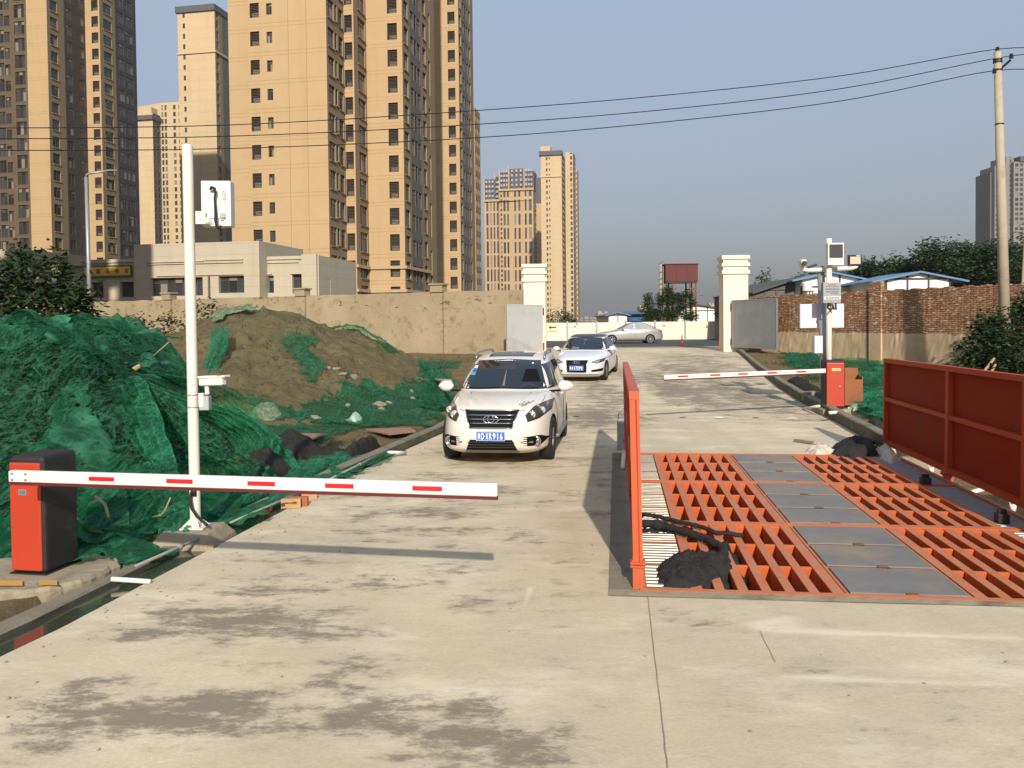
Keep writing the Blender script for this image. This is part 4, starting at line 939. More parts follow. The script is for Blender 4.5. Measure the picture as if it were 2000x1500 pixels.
def stepped_tower():
    T = Tower('apartment_tower', 'broad brown tower block with a stepped dark grey crown left of the gate', 'tower', (-3, 535, GZ))
    Y = 528; zt = lambda py: ztop(1000, py, Y)
    p = walk(col_pt(947.5, Y), [('F', 975), ('S', 976.5), ('F', 1043), ('S', 1062)])
    seg = [(p[0], p[1]), (p[2], p[3])]; zc0, zc1 = zt(392), zt(371)
    fl = (zt(390) - zt(610)) / 24
    T.facade(p[0], p[1], GZ, zc0, 'tower_tan', px_cols(p[0], p[1], [(951.5, 955.5, 'simple', .5, 8.2, 9.0), (959, 962, 'simple', .5, 8.2, 9.0), (965.5, 968.5, 'simple', .5, 8.2, 9.0), (972, 975, 'simple', .5, 8.2, 9.0)]), 9.0, 0, rev=.3)
    T.facade(p[1], p[2], GZ, zc1, 'tower_tan')
    T.facade(p[2], p[3], GZ, zc1, 'tower_tan', px_cols(p[2], p[3], [(979, 982.5, 'simple', .5, 2.2, 3.0), (985, 989, 'simple', .5, 7.6, 9.0), (992, 995.5, 'simple', .5, 7.6, 9.0), (1006, 1009.5, 'simple', .5, 7.6, 9.0), (1014, 1018, 'simple', .5, 7.6, 9.0), (1026.5, 1030, 'simple', .5, 7.6, 9.0), (1034.5, 1040, 'simple', .5, 7.6, 9.0)]), 9.0, 0, rev=.3)
    T.facade(p[3], p[4], GZ, zc1, 'tower_deep', px_cols(p[3], p[4], [(1045, 1049, 'simple', .5, 2.3)]), 3.0)
    for a, b, z0, top in ((948, 969, zc0, 350), (969, 978, zc0, 344), (978, 996, zc1, 337), (996, 1026, zc1, 330), (1026, 1044, zc1, 335)):
        q0, q1 = hit(p[0] if b < 977 else p[2], TX, a), hit(p[0] if b < 977 else p[2], TX, b)
        T.facade(q0 + TY * .3, q1 + TY * .3, z0, zt(top), 'tower_cap', px_cols(q0, q1, [(a + 2, a + 4.4, 'simple', .6, 2.2, 3.0), (b - 6.5, b - 4, 'simple', .6, 2.2, 3.0)]) , 3.0, 0, rev=.15)
        T.block([(v.x, v.y) for v in (q0 + TY * .9, q1 + TY * .9, q1 + TY * 14, q0 + TY * 14)], z0, zt(top) - .02, 'tower_cap')
        for zz_ in [z0 + 3 + 3 * i for i in range(4)]:
            for k in range(3): c = q0.lerp(q1, (k + .75) / 3.5); T.wall('crown_pane').box((c.x, c.y, zz_), (1.1, .9, 1.5), -R(10.4))
        T.wall('tower_tan').box((q0.x, q0.y, (z0 + zt(top) + 2) / 2), (.8, .8, zt(top) + 2 - z0), -R(10.4))
    for a, b, z in ((p[0], p[1], zc0), (p[2], p[3], zc1)):
        m = (a + b) / 2; T.wall('tower_tan').box((m.x, m.y - .4, z), ((b - a).length + 1, 1.2, 1.3), -R(10.4))
    q = walk(p[3], [('S', 1045), ('F', 1072)]); T.facade(q[1] + TY * 6, q[2] + TY * 6, zt(395), zt(344), 'tower_cap'); T.cap([q[1] + TY * 6, q[2] + TY * 6, q[2] + TY * 18, q[1] + TY * 18], zt(344), 'tower_cap')
    T.facade(q[1] + TY * 6, q[2] + TY * 6, GZ, zt(395), 'tower_tan', px_cols(q[1] + TY * 6, q[2] + TY * 6, [(1045, 1049, 'simple', .5, 2.3)]), 3.0)
    e = p[4] - TX * 34; T.facade(p[4], e, GZ, zt(392), 'tower_tan'); T.facade(e, p[0], GZ, zc0, 'tower_tan'); T.cap([p[0], p[3], p[4], e], zc0 - .3, 'tower_cap')
    T.done({'tower_tan': 'front_wall', 'tower_deep': 'side_wall', 'tower_cap': 'crown', 'crown_pane': 'crown_glazing'})
    T = Tower('apartment_tower', 'tall narrow tan tower standing alone above the left gate pillar', 'tower', (24, 448, GZ))
    Y = 440; zt = lambda py: ztop(1095, py, Y)
    p = walk(col_pt(1058.5, Y), [('F', 1066), ('F', 1099), ('S', 1106), ('F', 1121), ('S', 1126)])
    H = zt(300); H2 = zt(287); H3 = zt(312)
    T.facade(p[0], p[2], GZ, H, 'tower_far', px_cols(p[0], p[2], [(1068.5, 1071.5, 'simple', .5, 2.1), (1074, 1076.2, 'simple', .9, 2.1)]), 3.0, rev=.3)
    T.facade(p[2], p[3], GZ, H, 'tower_dark', px_cols(p[2], p[3], [(1100.5, 1104.5, 'simple', .4, 2.2)]), 3.0, rev=.2)
    T.facade(p[3], p[4], GZ, H2, 'tower_far', px_cols(p[3], p[4], [(1115.5, 1119.5, 'simple', .5, 2.4)]), 3.0, rev=.3)
    T.facade(p[4], p[5], GZ, H2, 'tower_deep', px_cols(p[4], p[5], [(1122.5, 1124.5, 'simple', .5, 2.4)]), 3.0)
    q = walk(p[5], [('F', 1129), ('S', 1131.5)])
    T.facade(q[0], q[1], GZ, H3, 'tower_far', px_cols(q[0], q[1], [(1126.6, 1128.2, 'simple', .5, 2.2)]), 3.0); T.facade(q[1], q[2], GZ, H3, 'tower_deep')
    e = q[2] - TX * 20; T.facade(q[2], e, GZ, H3, 'tower_far'); T.facade(e, p[0], GZ, H, 'tower_far')
    T.cap([p[0], p[2], p[3], p[3] + TY * 12, e], H, 'tower_cap'); T.cap([p[3], p[4], p[5], p[5] - TX * 4.5], H2, 'tower_cap'); T.cap([q[0], q[1], q[2], e], H3, 'tower_cap')
    m = (p[0] + p[2]) / 2; T.wall('tower_cap').box((m.x, m.y + 2, H + .1), ((p[2] - p[0]).length + 1.2, 6, 2.2), -R(10.4))
    mm = hit(p[0], TX, 1070); T.wall('tower_far').box((mm.x, mm.y + 6, (H + zt(283)) / 2), (5.2, 5, zt(283) - H), -R(10.4)); zb = zt(345)
    T.wall('tower_far').box((m.x, m.y - .2, zb), ((p[2] - p[0]).length + .6, .7, .9), -R(10.4))
    T.done({'tower_far': 'front_wall', 'tower_deep': 'side_wall', 'tower_dark': 'cladding_bay', 'tower_cap': 'parapet'})
stepped_tower()
def right_tower():
    T = Tower('apartment_tower', 'grey high-rise half hidden behind the concrete utility pole at the right edge', 'tower', (330, 530, GZ))
    Y = 505; zt = lambda py: ztop(1960, py, Y)
    def blk(a, b, top, yoff, mat, cols, capm='tower_cap'):
        p0, p1 = col_pt(a, Y + yoff), col_pt(b, Y + yoff); H = zt(top); T.facade(p0, p1, GZ, H, mat, px_cols(p0, p1, cols), 3.0, rev=.3)
        b0, b1 = p0 + Vector((0, 16)), p1 + Vector((0, 16)); T.facade(p1, b1, GZ, H, mat); T.facade(b1, b0, GZ, H, mat); T.facade(b0, p0, GZ, H, mat); T.cap([p0, p1, b1, b0], H, capm)
    blk(1933, 1942, 332, 8, 'tower_dark', [(1936, 1939, 'simple', .5, 2.3)]); blk(1942, 1963, 321, 5, 'tower_grey', [(1944, 1947, 'simple', .5, 2.3), (1951, 1955, 'simple', .5, 2.3)])
    blk(1963, 1979, 304, 3, 'tower_grey', [(1971, 1974, 'simple', .5, 2.3)]); blk(1979, 2030, 316, 0, 'tower_grey', [(1982, 1988, 'simple', .5, 2.3), (1991, 1997, 'simple', .5, 2.3), (2004, 2009, 'simple', .5, 2.3)])
    p0 = col_pt(2004, Y + 4); T.wall('tower_cap').box((p0.x, p0.y, (zt(316) + zt(306)) / 2), (14, 10, zt(306) - zt(316)), 0)
    T.done({'tower_grey': 'front_wall', 'tower_dark': 'cladding_bay', 'tower_cap': 'roof'})
right_tower()
# far skyline in the haze
def sky_block(px0, px1, py, Y, label, cat='tower'):
    p0, p1 = P(px0, py, Y), P(px1, py, Y); b = MB(); w_ = p1.x - p0.x; n = max(2, int(w_ / 14)); hh = p0.z
    for i in range(n): 
        x = lerp(p0.x, p1.x, (i + .5) / n); z = hh * (1 - .05 * (i % 2)); b.box((x, Y + (i % 2) * 6, z / 2), (w_ / n, 30, z)); b.box((x, Y + 4, z + 1.5), (w_ / n * .5, 10, 3))
        for k in range(int(z / 9)): b.box((x, Y - 15 + (i % 2) * 6, 6 + k * 9), (w_ / n * .72, .3, 3.6), 0, 1)
    return tag(b.build('skyline_block', [M['tower_far'], M['tower_cap']]), label, cat, 'hazy high-rises on the skyline')
sky_block(1166, 1189, 611, 1500, 'pale cluster of distant high-rises just left of the white blue-edged shed')
sky_block(1247, 1262, 600, 1300, 'distant pale block left of the water tank, behind the vines')
sky_block(1383, 1395, 595, 1200, 'distant block peeping over the pale gabled hall beside the right gate pillar')
for a, b_, y, Yd, l in ((1128, 1139, 622, 2600, 'faintest low high-rise on the skyline, nearest to the tall narrow tan tower'), (1141, 1150, 619, 2600, 'faint skyline high-rise, second right of the tall narrow tan tower'), (1152, 1163, 621, 2400, 'faint skyline high-rise just left of the pale cluster')): sky_block(a, b_, y, Yd, l)
# two unseen towers added left of frame, shading shops and dark tower
for nm, x0, x1, y0, y1, H in (('left', -75, -31, 36, 47, 46), ('farther', -190, -95, 92, 124, 106)):
    T = Tower('apartment_tower', 'unseen tower added out of frame on the left to cast shade, ' + nm, 'tower', ((x0 + x1) / 2, y0, GZ))
    for a, b in (((x0, y0), (x1, y0)), ((x1, y0), (x1, y1)), ((x1, y1), (x0, y1)), ((x0, y1), (x0, y0))):
        T.facade(a, b, GZ, H, 'tower_tan', [(u, u + 1.6, 'simple', .6, 2.2) for u in range(3, int((Vector(b) - Vector(a)).length) - 3, 6)])
    T.cap([(x0, y0), (x1, y0), (x1, y1), (x0, y1)], H, 'tower_dark'); T.done({'tower_tan': 'wall', 'tower_dark': 'roof'})

# ------------------------------------------------------------------ the row of shops in front of the towers
def shops():
    Y = 74; base = col_pt(263, Y)
    def pt(px, dy=0): return hit(base + TY * dy, TX, px)
    def zz(py, px=400): return P(px, py, hit(base, TX, px).y).z
    def mk(name, label, parts):
        T = Tower(name, label, 'shop building', (base.x, base.y, GZ)); parts(T)
        return T, T.done({'podium': 'wall', 'roof_grey': 'roof', 'tower_dark': 'drainpipe'})
    def unit(T, a, b, top, dy, cols, depth=9):
        p0, p1 = pt(a, dy), pt(b, dy); H = zz(top, (a + b) / 2)
        T.facade(p0, p1, GZ, H, 'podium', px_cols(p0, p1, cols), 40, 0, rev=.35)
        b0, b1 = p0 + TY * depth, p1 + TY * depth; T.facade(p1, b1, GZ, H, 'podium'); T.facade(b1, b0, GZ, H, 'podium'); T.facade(b0, p0, GZ, H, 'podium'); T.cap([p0, p1, b1, b0], H - .3, 'roof_grey')
        return p0, p1
    def ledge(T, a, b, py, dy, th=.10, out=.12, mat='podium'):
        p0, p1 = pt(a, dy), pt(b, dy); m = (p0 + p1) / 2 - TY * out / 2; T.wall(mat).box((m.x, m.y, zz(py, (a + b) / 2)), ((p1 - p0).length, out, th), -R(10.4))
    z = lambda py: zz(py) - GZ
    def left(T):
        unit(T, -60, 165, 507, 1.0, [(30, 70, 'window', z(578), z(545))]); unit(T, -70, 42, 484, 1.6, [])
        ledge(T, 60, 137, 512, 1.0); ledge(T, 137, 163, 512, 1.0, .6, .5)
    mk('shop_building', 'shaded low shop building behind the leafy tree at the left edge', left)
    def mid(T):
        unit(T, 165, 263, 505, .7, [(178, 202, 'window', z(577), z(546)), (235, 261, 'window', z(577), z(546))]); ledge(T, 167, 262, 511, .7)
    Tm, to = mk('shop_building', 'shaded shop unit carrying the yellow and green sign', mid)
    # the sign board, four characters
    p0, p1 = pt(164, .7), pt(260, .7); m = (p0 + p1) / 2; zc, hh = (zz(517, 212) + zz(541, 212)) / 2, zz(517, 212) - zz(541, 212); L_ = (p1 - p0).length
    sg = thing('shop_sign', 'yellow shop sign with a green border and red Chinese characters on the shaded shop front', 'sign', (m.x, m.y - .14, zc - hh / 2), -R(10.4))
    b = MB(); b.box((0, 0, hh / 2), (L_, .12, hh)); b.build('border', M['sign_green'], sg, world=False, bevel=.02)
    b = MB(); b.box((0, -.064, hh / 2), (L_ * .93, .02, hh * .70)); fo = b.build('panel', M['yellow'], sg, world=False)
    for i, ch in enumerate('宸光教育'):
        tm = text_mb(ch, 1.0, .012, .01); fit_text(tm, hh * .40, hh * .42); tm.mesh(frame_m((-L_ * .175 + i * L_ * .192, -.082, hh / 2), (1, 0, 0), (0, 0, 1))); tm.build('character', M['sign_red'], sg, world=False)
    b = MB(); b.add([(-L_ * .37, -.078, hh * .62), (-L_ * .31, -.078, hh * .62), (-L_ * .34, -.078, hh * .38)], [(0, 1, 2)]); b.build('emblem', M['sign_green'], fo, world=False)
    def main(T):
        unit(T, 263, 507, 474, 0, [(295, 396, 'window', z(577), z(541)), (427, 477, 'window', z(573), z(540))])
        for a, b_, py in ((289, 400, 511), (289, 476, 514), (307, 476, 537), (402, 476, 507)): ledge(T, a, b_, py, 0)
        p = pt(409, 0); T.wall('tower_dark').box((p.x, p.y - .08, zz(560)), (.16, .12, zz(540) - zz(582)), -R(10.4))
    mk('shop_building', 'tallest pale shop building, half in shade, directly behind the thick white pole', main)
    def right(T):
        p0, p1 = unit(T, 507, 623, 497, 1.5, [(512, 535, 'window', z(573), z(539)), (571, 592, 'window', z(575), z(537))])
        for a, b_, py in ((508, 592, 503), (508, 584, 510), (510, 532, 533), (568, 592, 532)): ledge(T, a, b_, py, 1.5)
        T.wall('podium').box((pt(606, 1.5).x, pt(606, 1.5).y - .1, (GZ + zz(494, 606)) / 2), (1.4, .34, zz(494, 606) - GZ), -R(10.4))
        q = walk(p1, [('S', 655)]); T.facade(p1 + TX * .02, q[1] + TX * .02, GZ, zz(500, 623), 'podium', px_cols(p1, q[1], [(637, 645, 'window', z(590), z(545))]), 40, 0, rev=.3)
    mk('shop_building', 'sunlit low shop building at the foot of the huge tan tower', right)
shops()
# ------------------------------------------------------------------ gate, walls, fence, far yard
def pillar(label, px0, px1, pyb, pyt, pxs, capy):
    b = GR((px0 + px1) / 2, pyb); Y = b.y; x0, x1 = P(px0, 600, Y).x, P(px1, 600, Y).x; w_ = x1 - x0; zt = P((px0 + px1) / 2, pyt, Y).z
    t = thing('gate_pillar', label, 'gate pillar', ((x0 + x1) / 2, Y + w_ / 2, b.z), -R(4))
    m = MB(); m.box((0, 0, (zt - b.z) / 2 - .02), (w_, w_, zt - b.z - .04)); m.build('shaft', M['cream'], t, world=False, bevel=.02)
    hs = [(P(1000, y0, Y).z - b.z, P(1000, y1, Y).z - b.z) for y0, y1 in capy]
    for zb, za in hs:
        m = MB(); m.box((0, 0, (za + zb) / 2), (w_ + .16, w_ + .16, za - zb)); m.build('cap_moulding', M['cream'], t, world=False, bevel=.03)
    return t, Vector(((x0 + x1) / 2, Y, b.z)), w_
gl, glp, glw = pillar('left cream gate pillar with three stepped mouldings, in front of the tall narrow tower', 1024, 1067, 695, 516, 0, [(523, 516), (536, 530), (551, 543)])
gr, grp, grw = pillar('right cream gate pillar with three stepped mouldings, beside the brick wall', 1415, 1463, 687, 503, 0, [(511, 503), (525, 518), (540, 532)])
M['gate_sunlit'] = pm('gate_sunlit_paint', 'b3b4b1', 0.6, var=0.05, scale=2, dirt='a6a49c', dscale=1.5)  # lighter copy of the gate grey: sunlight on the left leaf put into colour
def leaf(label, hx, hY, ox, oY, yt0, yt1, yb0, yb1, gm='gate_grey'):     # hinge column, outer column
    h0, h1 = P(hx, yt0, hY), P(hx, yb0, hY); o0, o1 = P(ox, yt1, oY), P(ox, yb1, oY)
    zt, zb = (h0.z + o0.z) / 2, (h1.z + o1.z) / 2; a, b = Vector((h0.x, h0.y, 0)), Vector((o0.x, o0.y, 0)); d = b - a
    t = thing('gate_leaf', label, 'gate', (a.x, a.y, zb), math.atan2(d.y, d.x)); L_ = d.length
    m = MB(); m.box((L_ / 2, 0, (zt - zb) / 2), (L_, .05, zt - zb)); m.build('sheet', M[gm], t, world=False)
    m = MB(); s = -1 if d.x > 0 else 1
    for x in (.03, L_ - .03): m.box((x, 0, (zt - zb) / 2), (.06, .075, zt - zb + .004))
    for z in (.03, zt - zb - .03): m.box((L_ / 2, 0, z), (L_ - .10, .068, .06))
    m.build('frame', M[gm], t, world=False)
    for z in (.25, zt - zb - .3):
        m = MB(); m.box((-.03, 0, z), (.10, .10, .32)); m.build('hinge', M['rust'], t, world=False)
leaf('grey steel gate leaf, sunlit brightness in its colour, swung open at the left pillar', 1059, glp.y - .1, 989, glp.y - 2.2, 597, 592, 684, 695, 'gate_sunlit')
leaf('weathered grey steel gate leaf swung open at the right pillar', 1430, grp.y - .1, 1518, grp.y - 3.6, 591, 577, 678, 683)

# left boundary wall, old render with brick showing at the top
wa = glp + Vector((-glw / 2 + .1, .5, 0)); wdir = Vector((P(180, 600, 50).x, 50, 0)) - Vector((wa.x, wa.y, 0)); wdir.normalize(); WLEN = 44.0
lw = thing('boundary_wall', 'long weathered boundary wall of rendered brick left of the gate', 'wall', (wa.x, wa.y, .35), math.atan2(-wdir.y, -wdir.x))
wh = P(900, 572, 41.0).z - .35
mb = MB(); top = []
n = 150
def wtop(x): return wh + .035 * fbm(x * 1.2, 3.0) + .02 * fbm(x * 5, 1.0)
front = [[Vector((-WLEN + WLEN * i / n, -.12 + .012 * fbm(i * .7, j * .9), lerp(0, wtop(-WLEN + WLEN * i / n), j / 10))) for i in range(n + 1)] for j in range(11)]
back = [[Vector((p.x, .12, p.z)) for p in r] for r in front]
mb.grid(front); mb.grid([front[-1], back[-1]]); mb.grid(back[::-1]); mb.grid([[r[-1] for r in front], [r[-1] for r in back]]); mb.grid([[r[0] for r in front], [r[0] for r in back]])
mb.build('wall_face', M['stucco'], lw, world=False)
def wall_u(px): 
    r = ray(px, 600); o = Vector((lw.location.x, lw.location.y)); d = Vector((-wdir.x, -wdir.y)); k = Vector((r.x, r.y)); den = d.x * k.y - d.y * k.x
    return -(o.x * k.y - o.y * k.x) / den
for px in (858, 592, 332, 60):
    u = wall_u(px); m = MB(); m.box((u, -.14, wh / 2 - .02), (.62, .22, wh - .06)); po_ = m.build('pilaster', M['stucco'], lw, world=False)
    m = MB(); m.box((u, -.05, wh + .16), (.66, .50, .34)); po2 = m.build('pilaster_head', M['stucco'], lw, world=False); m = MB(); m.box((u, -.05, wh + .37), (.80, .62, .09)); m.build('coping', M['plinth'], po2, world=False, bevel=.015)
# right boundary wall, bare brick above render
ra, rb = P(1466, 600, grp.y - .6), P(2120, 600, 23.5)
d = Vector((rb.x - ra.x, rb.y - ra.y, 0)); RL = d.length; d.normalize()
rw_ = thing('brick_wall', 'rough red brick boundary wall with a rendered lower half right of the gate', 'wall', (ra.x, ra.y, .35), math.atan2(d.y, d.x))
rh = P(1466, 581, ra.y).z - .35
mb = MB(); n = 130
def rtop(x): return rh + .03 * fbm(x * 2, 9.0) + (.03 if int(x / .24) % 3 == 0 else 0)
front = [[Vector((RL * i / n, -.12 + .02 * fbm(i * .9, j * 1.3), lerp(-.4, rtop(RL * i / n), j / 12))) for i in range(n + 1)] for j in range(13)]
back = [[Vector((p.x, .12, p.z)) for p in r] for r in front]
mb.grid(front); mb.grid([front[-1], back[-1]]); mb.grid(back[::-1]); mb.grid([[r[-1] for r in front], [r[-1] for r in back]]); mb.grid([[r[0] for r in front], [r[0] for r in back]])
mb.build('wall_face', M['brickwall'], rw_, world=False)
def rwall_u(px):
    r = ray(px, 600); o = Vector((ra.x, ra.y)); dd = Vector((d.x, d.y)); k = Vector((r.x, r.y)); den = dd.x * k.y - dd.y * k.x
    return -(o.x * k.y - o.y * k.x) / den
u = rwall_u(1716); m = MB(); m.box((u, -.11, rh / 2 + .1), (.60, .16, rh + .5)); m.build('pilaster', M['brickwall'], rw_, world=False)
u = rwall_u(1701); m = MB(); m.box((u, -.128, rh / 2 - .1), (.045, .03, rh + .2)); m.build('expansion_gap', M['slat_dark'], rw_, world=False)

# hoarding along the street beyond the gate
FY = 64.0
hx0, hx1 = P(940, 640, FY).x, P(1520, 640, FY).x; zf0 = P(1240, 674, FY).z; zf1 = P(1240, 629, FY).z; zs = P(1240, 664, FY).z
hf = thing('hoarding_fence', 'cream panelled hoarding with grey posts and a dark base across the street', 'fence', ((hx0 + hx1) / 2, FY, .62))
m = MB(); m.box(((hx0 + hx1) / 2, FY, (zs + zf1) / 2), (hx1 - hx0, .06, zf1 - zs)); m.build('panel', M['hoarding'], hf)
m = MB(); m.box(((hx0 + hx1) / 2, FY + .02, (.55 + zs) / 2), (hx1 - hx0, .22, zs - .56)); m.build('base_band', M['skirt'], hf)
for px in (992, 1049, 1108, 1165, 1222, 1279, 1338, 1397, 1456):
    x = P(px, 640, FY).x; m = MB(); m.box((x, FY - .10, (.62 + zf1 + .12) / 2), (.13, .13, zf1 + .12 - .62)); m.build('post', M['galv'], hf)
for px, py, s_ in ((1236, 633, .26), (1297, 635, .2), (1123, 637, .2), (1127, 632, .16)):
    c = P(px, py, FY - .09); m = MB(); m.box(c, (s_, .06, s_ * .55)); m.lathe([(.05, -.08), (.03, .0), (0, .0)], 8, frame_m(c + Vector((.0, -.05, 0)), (1, 0, 0), (0, 0, 1))); m.build('floodlight', M['grey_plastic'], hf)
c = P(1080, 640, FY - .08); sg = thing('arrow_sign', 'small pale yellow board with a black left arrow on the hoarding', 'sign', (c.x, c.y, c.z - .4))
m = MB(); q0, q1 = P(1070, 632, FY - .08), P(1089, 647, FY - .08); m.box(((q0.x + q1.x) / 2, FY - .09, (q0.z + q1.z) / 2), (q1.x - q0.x, .03, q0.z - q1.z)); m.build('board', M['pale_yellow'], sg)
m = MB(); xx, zz_, s_ = (q0.x + q1.x) / 2, (q0.z + q1.z) / 2, (q1.x - q0.x)
m.box((xx + s_ * .08, FY - .112, zz_), (s_ * .56, .006, .10)); m.add([(xx - s_ * .20, FY - .115, zz_ + .17), (xx - s_ * .42, FY - .115, zz_), (xx - s_ * .20, FY - .115, zz_ - .17)], [(0, 1, 2)]); m.build('arrow', M['ink'], sg)
for px, lab in ((1332, 'red and black flexible bollard standing left of the fence post, in front of the hoarding'), (1405, 'red and black flexible bollard close to the right gate pillar')):
    b = GR(px, 675 if px < 1400 else 672); bo = thing('bollard', lab, 'bollard', b, 0, 'red bollards along the street'); r_ = .045
    h = P(px, 655 if px < 1400 else 653, b.y).z - b.z
    m = MB(); m.lathe([(r_ * 1.8, 0), (r_ * 1.6, .04), (r_, .05), (r_, h * .55)], 10, Matrix.Translation(b)); m.build('post', M['red_tape'], bo)
    for k in range(3): 
        m = MB(); m.lathe([(r_ * .9, h * (.58 + .15 * k)), (r_ * 1.05, h * (.59 + .15 * k)), (r_ * 1.05, h * (.66 + .15 * k)), (r_ * .7, h * (.69 + .15 * k)), (0, h * (.69 + .15 * k))], 10, Matrix.Translation(b)); m.build('ring', M['ink'], bo)
# sheds with blue roofs, halls
def shed(label, pxl, pxr, pyw, pye, pyr, pxr0, Y, dep, roofm, wallm, frames=3, over=.5, skew=0, name='prefab_shed', tankz=None):
    x0, x1 = P(pxl, 600, Y).x, P(pxr, 600, Y).x; zr = P(pxr0, pyr, Y).z; ze = P((pxl + pxr) / 2, pye, Y).z; xr = P(pxr0, 600, Y).x
    t = thing(name, label, 'shed', ((x0 + x1) / 2, Y, .6))
    m = MB(); pr = [(x0, .3), (x1, .3), (x1, ze - .0), (xr, zr - .02), (x0, ze - .0)]; vs = [(x, Y, z) for x, z in pr] + [(x + skew, Y + dep, z) for x, z in pr]
    m.add(vs, [(0, 1, 2, 3, 4), (9, 8, 7, 6, 5), (1, 6, 7, 2), (0, 4, 9, 5)]); m.build('wall', M[wallm], t)
    m = MB(); sl_ = (zr - ze) / max(.1, x1 - xr); sl2 = (zr - ze) / max(.1, xr - x0)
    for (xa, za, xb, zb) in ((xr, zr, x1 + over, ze - sl_ * over), (x0 - over, ze - sl2 * over, xr, zr)):
        vs = [(xa, Y - .35, za), (xb, Y - .35, zb), (xb + skew, Y + dep, zb), (xa + skew, Y + dep, za)]; th = Vector((0, 0, .10))
        m.add([Vector(v) for v in vs] + [Vector(v) + th for v in vs], [(0, 1, 2, 3), (7, 6, 5, 4), (0, 4, 5, 1), (1, 5, 6, 2), (2, 6, 7, 3), (3, 7, 4, 0)])
    m.build('roof', M[roofm], t)
    m = MB(); 
    for i in range(frames + 1):
        x = lerp(x0 + .05, x1 - .05, i / frames); zt = lerp(ze, zr, (x - x0) / (xr - x0)) if x < xr else lerp(ze, zr, (x1 - x) / (x1 - xr)); m.box((x, Y - .03, (.3 + zt) / 2), (.09, .06, zt - .32))
    zc = P(pxl, pyw, Y).z; m.box(((x0 + x1) / 2, Y - .032, zc), (x1 - x0, .058, .09)); m.build('steel_frame', M['dark_frame'], t)
    return t
shed('white prefab shed with a blue gabled roof behind the far barrier pole', 1563, 1679, 560, 546, 534, 1622, 52, 5, 'prefab_blue', 'prefab_white', 3, .6, 0)
shed('blue roofed white prefab shed behind the brick wall, below the broad dark tree', 1729, 1856, 545, 546, 533, 1793, 47, 5, 'prefab_blue', 'prefab_white', 3, .9, 0)
shed('low dark corrugated shed beside the right gate pillar', 1470, 1562, 566, 573, 544, 1560, 53, 10, 'roof_grey', 'tower_dark', 4, .1, 0)
c = P(1580, 568, 51); m = MB(); r_ = .29; m.lathe([(0, 0), (r_, 0)] + [(r_ * (1 + .05 * (i % 2)), .03 + i * .06) for i in range(9)] + [(r_ * .8, .56), (0, .58)], 20, Matrix.Translation((c.x, 51.3, c.z)))
st_ = m; wt = thing('water_barrel', 'ribbed white plastic barrel on a stand in front of the left prefab shed', 'barrel', (c.x, 51.3, .6)); m.build('barrel', M['prefab_white'], wt, smooth=True)
m = MB(); [m.bar((c.x + dx, 51.3 + dy, .5), (c.x + dx, 51.3 + dy, c.z - .05), .06, .06) for dx in (-.25, .25) for dy in (-.25, .25)]; m.box((c.x, 51.3, c.z - .03), (.66, .66, .05)); m.build('stand', M['dark_frame'], wt)
shed('small white shed with dark blue eaves, far left behind the hoarding', 1187, 1226, 616, 616, 611, 1206, 92, 12, 'prefab_blue', 'prefab_white', 2, .3)
shed('pale gabled hall with thin brown eaves behind the water tank', 1322, 1412, 607, 604, 596, 1361, 96, 26, 'roof_grey', 'prefab_white', 3, .4, 0, 'gabled_hall')
x0, x1 = P(1227, 620, 94).x, P(1262, 620, 94).x; t = thing('blue_roofed_shed', 'shed with two tiers of blue corrugated roof, left of the vines', 'shed', ((x0 + x1) / 2, 94, .6))
m = MB(); m.box(((x0 + x1) / 2, 98, 1.5), (x1 - x0, 6, P(1240, 615, 94).z * 1.0)); m.build('wall', M['dark_frame'], t)
for ya, yb, dy in ((608, 614, 0), (619, 627, -2.5)):
    za, zb = P(1240, ya, 94).z, P(1240, yb, 94).z; m = MB(); nn = 26
    rows = [[Vector((lerp(x0 - .2, x1 + .2, i / (2 * nn)), 94 + dy + (3.2 if k == 0 else 0), lerp(za, zb, k) + .05 * (i % 2))) for i in range(2 * nn + 1)] for k in (0, 1)]; m.grid(rows); m.grid([[p - Vector((0, 0, .08)) for p in r] for r in rows]); m.build('roof', M['prefab_blue'], t)

# rusty water tank on its stand
TY_ = 76.0; a0, a1 = P(1300, 520, TY_), P(1363, 520, TY_); zt0, zt1 = P(1330, 516.5, TY_).z, P(1330, 549, TY_).z; dp = 2.2; ctr = (a0.x + a1.x) / 2; tw = a1.x - a0.x
tk = thing('water_tank_tower', 'rust red box water tank standing on four ladder-like steel legs', 'water tank', (ctr, TY_ + dp / 2, .6), R(-3))
m = MB(); m.box((ctr, TY_ + dp / 2, (zt0 + zt1) / 2), (tw, dp, zt0 - zt1)); tko = m.build('tank', M['rust_red'], tk)
m = MB(); m.box((ctr, TY_ + dp / 2, zt0 + .04), (tw + .18, dp + .18, .07)); [m.box((ctr + s * tw / 6, TY_ - .02, (zt0 + zt1) / 2), (.04, .05, zt0 - zt1 - .1)) for s in (-1, 1)]; m.build('lid', M['rust_red'], tko)
m = MB(); m.box((ctr, TY_ + dp / 2, zt1 - .08), (tw - .1, dp - .05, .13)); m.build('deck', M['dark_steel'], tk)
for pxa, pxb in ((1303, 1314), (1349, 1360)):
    for dy in (.15, dp - .15):
        for px in (pxa, pxb): m = MB(); x = P(px, 600, TY_).x; m.bar((x, TY_ + dy, .5), (x, TY_ + dy, zt1 - .15), .13, .13); m.build('leg', M['rust'], tk)
    m = MB(); xa, xb = P(pxa, 600, TY_).x + .066, P(pxb, 600, TY_).x - .066
    for py in (564, 578, 594, 610): z = P(1330, py, TY_).z; [m.box(((xa + xb) / 2, TY_ + dy, z), (xb - xa, .09, .10)) for dy in (.15, dp - .15)]
    m.build('rungs', M['rust'], tk)
